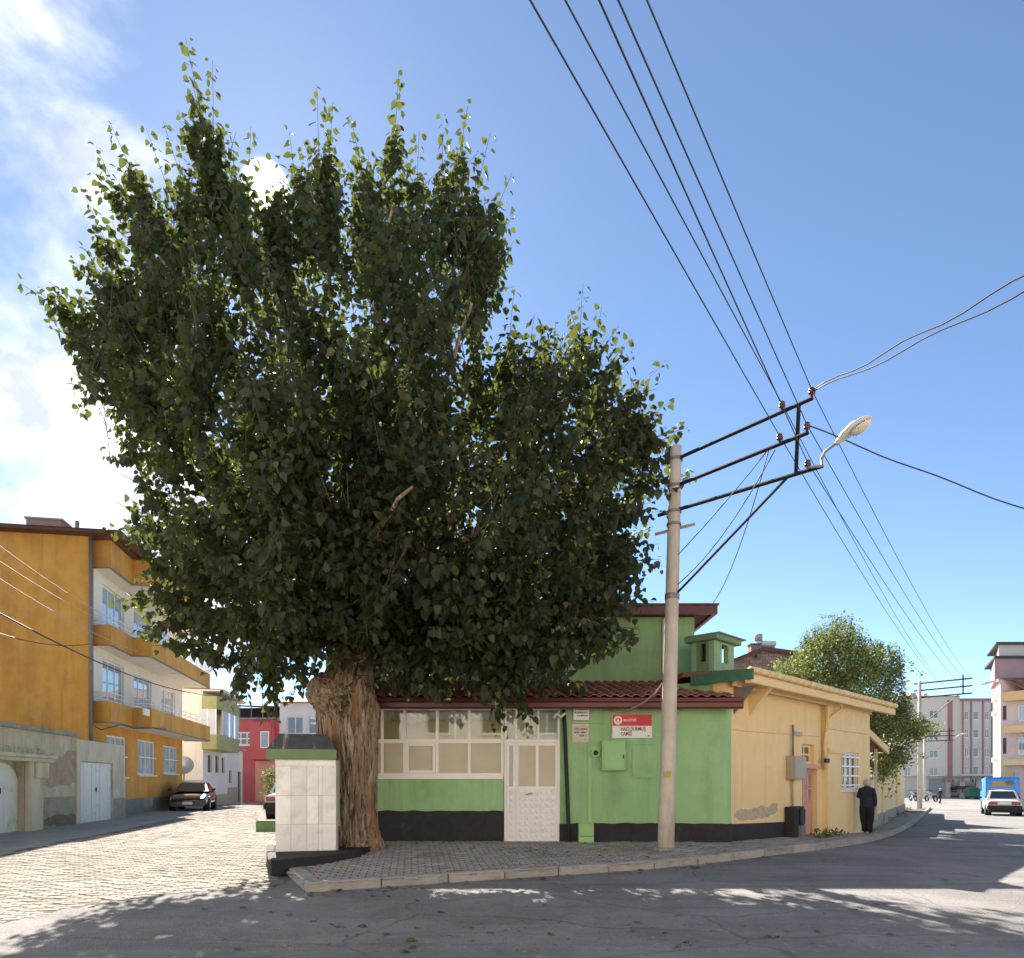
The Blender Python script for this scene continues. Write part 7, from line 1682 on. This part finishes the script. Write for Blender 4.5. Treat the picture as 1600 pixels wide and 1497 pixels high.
def build_van():
    d = 48.2; p = P(1561, 1250, d); r = empty('delivery_van', (p.x, d, float(zg(p.x, d))), radians(60), 'bright blue delivery van parked in front of the pink building', 'van')
    mb = MB(); mb.side([(-2.3, .4), (2.5, .4), (2.5, 1.15), (2.1, 1.3), (1.6, 2.15), (-2.2, 2.25), (-2.3, 2.1)], -.92, .92); mb.build('body', 'blue_paint', r, bevel=.06)
    MB().box(-2.33, -2.301, -.6, .6, 1.62, 1.98).build('rear_window', 'car_glass', r); MB().add([(1.66, -.8, 2.1), (1.66, .8, 2.1), (2.12, .8, 1.33), (2.12, -.8, 1.33)], [(0, 1, 2, 3), (3, 2, 1, 0)]).build('windscreen', 'car_glass', r)
    for sd in (-1, 1): MB().box(1.0, 1.55, sd * .925 - .01, sd * .925 + .01, 1.3, 1.95).build('side_window', 'car_glass', r); MB().box(-2.35, -2.301, sd * .8 - .08, sd * .8 + .08, .8, 1.2).build('tail_light', 'tail_lens', r)
    for x in (-1.4, 1.6):
        for sd in (-1, 1): w = MB().tube([(x, sd * .8 - .1, .34), (x, sd * .8 + .14, .34)], .34, 18).build('wheel', 'rubber', r); MB().tube([(x, sd * .945 - .01, .34), (x, sd * .945 + .01, .34)], .2, 12).build('rim', 'alloy', w)
    MB().box(-2.42, -2.335, -.9, .9, .38, .6).build('rear_bumper', 'black_plastic', r)
build_van()
def motorcycle(label, u, v, d, rz, paint):
    p = P(u, v, d); r = empty('motorcycle', (p.x, d, float(zg(p.x, d))), rz, label, 'motorcycle', 'motorcycles parked at the street end')
    for x in (-.62, .62):
        w = MB(); n = 18
        prof = [(.22, -.05), (.3, -.05), (.31, 0), (.3, .05), (.22, .05)]
        for rr, yy in prof: w.v += [(x + rr * cos(2 * pi * k / n), yy, .31 + rr * sin(2 * pi * k / n)) for k in range(n)]
        for i in range(4):
            for k in range(n): w.f.append((i * n + k, i * n + (k + 1) % n, (i + 1) * n + (k + 1) % n, (i + 1) * n + k)); w.mi.append(0)
        o = w.build('wheel', 'rubber', r); MB().tube([(x, -.04, .31), (x, .04, .31)], .1, 10).build('hub', 'alloy', o)
    MB().side([(-.75, .72), (-.3, .66), (.1, .72), (.32, .85), (.28, .92), (.0, .9), (-.3, .76), (-.8, .82)], -.13, .13).build('body', paint, r, bevel=.03)
    MB().side([(-.35, .3), (.25, .3), (.3, .62), (-.3, .62)], -.15, .15).build('engine', 'grey_steel', r, bevel=.03)
    MB().tube([(.62, 0, .31), (.38, 0, .95), (.36, 0, 1.05)], .03, 6).build('fork', 'alloy', r); MB().tube([(.25, -.35, 1.08), (.36, -.1, 1.05), (.36, .1, 1.05), (.25, .35, 1.08)], .018, 6).build('handlebar', 'black_steel', r)
    MB().lathe([(.02, -.08), (.09, -.05), (.1, .0), (.05, .04)], 12, (.46, 0, .9)).build('headlight', 'head_lens', r, True); MB().box(-.75, -.1, -.12, .12, .83, .88).build('seat', 'black_plastic', r, bevel=.02)
motorcycle('dark motorcycle standing left of the pale poles', 1427, 1257, 70, radians(80), 'black_paint')
motorcycle('red motorcycle standing behind the pale poles', 1436, 1257, 71, radians(70), 'tail_lens')
motorcycle('blue grey motorcycle right of the pale poles', 1455, 1258, 69, radians(95), 'steel_panel')
def build_bin():
    d = 80; p = P(1519, 1253, d); r = empty('waste_container', (p.x, d, float(zg(p.x, d))), 0, 'dark green waste container before the far shops', 'container')
    MB().add([(-.6, -.45, .2), (.6, -.45, .2), (.6, .45, .2), (-.6, .45, .2), (-.7, -.55, 1.1), (.7, -.55, 1.1), (.7, .55, 1.1), (-.7, .55, 1.1)], [(3, 2, 1, 0), (4, 5, 6, 7), (0, 1, 5, 4), (1, 2, 6, 5), (2, 3, 7, 6), (3, 0, 4, 7)]).build('bin', 'dark_green', r)
    MB().lathe([(.72, 0), (.6, .18), (.2, .3)], 14, (0, 0, 1.1)).build('lid', 'dark_green', r, True)
    for sx in (-.5, .5): MB().tube([(sx, -.3, .1), (sx, .3, .1)], .1, 10).build('wheel', 'rubber', r)
build_bin()
def build_barrier():
    d = 54; p = P(1582, 1240, d); r = empty('road_barrier', (p.x, d, float(zg(p.x, d))), radians(10), 'red and white striped barrier leaning beside the blue van', 'barrier')
    for i in range(5): MB().add([(-.5 + i * .2, -.03, .9), (-.3 + i * .2, -.03, .9), (-.1 + i * .2, -.03, 1.5), (-.3 + i * .2, -.03, 1.5), (-.5 + i * .2, .03, .9), (-.3 + i * .2, .03, .9), (-.1 + i * .2, .03, 1.5), (-.3 + i * .2, .03, 1.5)], [(0, 1, 2, 3), (7, 6, 5, 4), (0, 4, 5, 1), (1, 5, 6, 2), (2, 6, 7, 3), (3, 7, 4, 0)]).build('stripe', 'sign_red' if i % 2 == 0 else 'sign_white', r)
    for x in (-.4, .5): MB().box(x - .03, x + .03, -.02, .02, 0, .9).build('leg', 'grey_steel', r)
build_barrier()

# ================================================================== PEOPLE
def person(label, loc, rz, J, E, mats, height, cuts, extra=None):
    """J: joint -> (x right, y forward, z, radius); E: edges; skinned into one body"""
    me = bpy.data.meshes.new('body'); names = list(J); idx = {n: i for i, n in enumerate(names)}
    me.from_pydata([J[n][:3] for n in names], [(idx[a], idx[b]) for a, b in E], [])
    tmp = bpy.data.objects.new('tmp', me); COL.objects.link(tmp)
    tmp.modifiers.new('skin', 'SKIN'); 
    for i, n in enumerate(names):
        sv = me.skin_vertices[0].data[i]; rr = J[n][3]; sv.radius = rr if hasattr(rr, '__len__') else (rr, rr); sv.use_root = (n == 'pelvis')
    sub = tmp.modifiers.new('sub', 'SUBSURF'); sub.levels = sub.render_levels = 2
    bpy.context.view_layer.update(); dg = bpy.context.evaluated_depsgraph_get(); bm_ = bpy.data.meshes.new_from_object(tmp.evaluated_get(dg)); bpy.data.objects.remove(tmp)
    bm_.materials.clear()
    for m in mats: bm_.materials.append(M[m])
    for p in bm_.polygons: p.material_index = cuts(p.center); p.use_smooth = True
    r = empty('person', loc, rz, label, 'person'); b = link_obj('body', bm_, r); b.scale = (height, height, height)
    return r, b
def old_man():
    # facing +y, x to his right, unit = metres for a 1.66 m man
    J = dict(pelvis=(0, 0, .88, (.155, .125)), waist=(0, -.01, 1.0, (.165, .135)), chest=(0, -.02, 1.2, (.185, .135)), upper=(0, -.01, 1.34, (.14, .105)), neck=(0, .02, 1.425, .062), jaw=(0, .05, 1.48, .078), skull=(0, .045, 1.55, .093), crown=(0, .035, 1.615, .06), nose=(0, .15, 1.52, .016),
             sr=(.17, -.01, 1.33, .082), er=(.235, -.03, 1.06, .064), wr=(.225, .05, .85, .045), hr=(.22, .075, .79, .036), sl=(-.17, -.01, 1.33, .082), el=(-.25, .03, 1.09, .066), wl=(-.15, .20, 1.24, .045), hl=(-.10, .22, 1.32, .036),
             hipr=(.095, 0, .82, .115), kr=(.10, .02, .47, .088), ar=(.075, -.03, .10, .066), tr=(.085, .13, .04, .044), hipl=(-.095, 0, .82, .115), kl=(-.10, .03, .47, .088), al=(-.06, .02, .10, .066), tl=(-.07, .18, .04, .044))
    E = [('pelvis', 'waist'), ('waist', 'chest'), ('chest', 'upper'), ('upper', 'neck'), ('neck', 'jaw'), ('jaw', 'skull'), ('skull', 'crown'), ('jaw', 'nose'), ('upper', 'sr'), ('sr', 'er'), ('er', 'wr'), ('wr', 'hr'), ('upper', 'sl'), ('sl', 'el'), ('el', 'wl'), ('wl', 'hl'), ('pelvis', 'hipr'), ('hipr', 'kr'), ('kr', 'ar'), ('ar', 'tr'), ('pelvis', 'hipl'), ('hipl', 'kl'), ('kl', 'al'), ('al', 'tl')]
    for hand, wrist, sx in (('hr', 'wr', 1), ('hl', 'wl', -1)):
        h = Vector(J[hand][:3]); w = Vector(J[wrist][:3]); d = (h - w).normalized(); a = Vector((0, 1, 0)) if sx > 0 else Vector((1, 0, 0))
        for k, (off, l) in enumerate(((-.028, .062), (-.010, .075), (.010, .07), (.028, .055))):
            J[f'{hand}k{k}'] = (*(h + a * off + d * .035), .010); J[f'{hand}f{k}'] = (*(h + a * off + d * (.035 + l) + Vector((0, .02 * (1 if sx > 0 else -1), 0))), .008)
            E += [(hand, f'{hand}k{k}'), (f'{hand}k{k}', f'{hand}f{k}')]
        J[hand + 'th'] = (*(h - a * .05 + d * .02), .011); E.append((hand, hand + 'th'))
    def cuts(c):
        if c.z < .075: return 3
        if c.z < .86 and abs(c.x) < .19 : return 1
        if c.z < .83: return 2
        if c.z > 1.44: return 2
        if c.y > .17 and c.z > 1.25: return 2
        return 0
    p = P(1354.5, 1303, 19.4); g = float(zg(p.x, p.y)) + .125
    f = Vector((.55, .83)); rz = atan2(f.y, f.x) - pi / 2
    r, b = person('elderly man in navy jacket and black trousers walking away on the pavement', (p.x, p.y, g), rz, J, E, ['navy', 'trousers', 'skin', 'shoe'], 1.0, cuts); r.scale = (.9, .9, .9)
    # jacket skirt hem and collar
    mb = MB(); n = 22
    for z, rx, ry in ((.80, .19, .15), (.84, .2, .16), (.98, .2, .158), (1.1, .205, .155)):
        mb.v += [(rx * cos(2 * pi * k / n), -.01 + ry * sin(2 * pi * k / n), z) for k in range(n)]
    for i in range(3):
        for k in range(n): mb.f.append((i * n + k, i * n + (k + 1) % n, (i + 1) * n + (k + 1) % n, (i + 1) * n + k)); mb.mi.append(0)
    j = mb.build('jacket_skirt', 'navy', r, True)
    mb = MB()
    for z, rr in ((1.39, .105), (1.435, .085), (1.455, .082)): mb.v += [(rr * cos(2 * pi * k / n), .015 + rr * .95 * sin(2 * pi * k / n), z) for k in range(n)]
    for i in range(2):
        for k in range(n): mb.f.append((i * n + k, i * n + (k + 1) % n, (i + 1) * n + (k + 1) % n, (i + 1) * n + k)); mb.mi.append(0)
    mb.build('collar', 'navy', r, True)
    mb = MB(); prof = [(.098, -.075), (.108, -.03), (.108, .02), (.098, .06), (.07, .092), (.02, .105)]
    mb.lathe(prof, 20, (0, .032, 1.565)); h = mb.build('hair', 'grey_hair', r, True)
    for sx in (-1, 1): MB().lathe([(.008, -.03), (.018, -.015), (.02, .01), (.008, .03)], 8, (sx * .102, .045, 1.52)).build('ear', 'skin', r, True)
    # trouser legs hang straight and loose
    for sx, kn, an in ((1, J['kr'], J['ar']), (-1, J['kl'], J['al'])):
        mb = MB(); mb.tube([(sx * .095, 0, .84), (sx * .10, .01, .65), (kn[0], kn[1], kn[2]), (an[0] * 1.05, an[1], .25), (an[0] * 1.05, an[1], .06)], [.115, .112, .10, .092, .088], 14); mb.build('trouser_leg', 'trousers', r, True)
old_man()
def passer_by(label, loc, rz, height, top, arms_out):
    a = .42 if arms_out else .24
    J = dict(pelvis=(0, 0, .9, .14), waist=(0, 0, 1.05, .13), chest=(0, 0, 1.25, .15), upper=(0, 0, 1.4, .12), neck=(0, .01, 1.5, .055), skull=(0, .03, 1.6, .09), crown=(0, .02, 1.68, .06), sr=(.17, 0, 1.4, .065), er=(a * .75 + .05, -.02, 1.15, .05), wr=(a + .05, .05, .93, .04), hr=(a + .06, .07, .87, .035), sl=(-.17, 0, 1.4, .065), el=(-a * .75 - .05, .02, 1.15, .05), wl=(-a - .05, .06, .93, .04), hl=(-a - .06, .08, .87, .035),
             hipr=(.09, 0, .86, .1), kr=(.1, .08, .48, .07), ar=(.09, .06, .09, .05), tr=(.1, .2, .04, .04), hipl=(-.09, 0, .86, .1), kl=(-.1, -.02, .48, .07), al=(-.09, -.16, .1, .05), tl=(-.1, -.03, .04, .04))
    E = [('pelvis', 'waist'), ('waist', 'chest'), ('chest', 'upper'), ('upper', 'neck'), ('neck', 'skull'), ('skull', 'crown'), ('upper', 'sr'), ('sr', 'er'), ('er', 'wr'), ('wr', 'hr'), ('upper', 'sl'), ('sl', 'el'), ('el', 'wl'), ('wl', 'hl'), ('pelvis', 'hipr'), ('hipr', 'kr'), ('kr', 'ar'), ('ar', 'tr'), ('pelvis', 'hipl'), ('hipl', 'kl'), ('kl', 'al'), ('al', 'tl')]
    cuts = lambda c: 3 if c.z < .07 else (1 if c.z < .92 and abs(c.x) < .2 else (2 if c.z > 1.47 or c.z < .92 else 0))
    r, b = person(label, loc, rz, J, E, [top, 'trousers', 'skin', 'shoe'], height, cuts)
    h = MB().lathe([(.09, -.05), (.1, .0), (.09, .06), (.05, .1)], 14, (0, .015, 1.63)).build('hair', 'grey_hair' if arms_out else 'black_plastic', r, True); h.scale = (height,) * 3
p = P(1469, 1260, 62); passer_by('person in dark clothes walking on the road at the street end', (p.x, 62, float(zg(p.x, 62))), radians(-150), .8, 'navy', True)
p = P(1548, 1255, 62); passer_by('person in a pale shirt standing left of the blue van', (p.x, 62, float(zg(p.x, 62))), radians(160), .95, 'shirt', False)
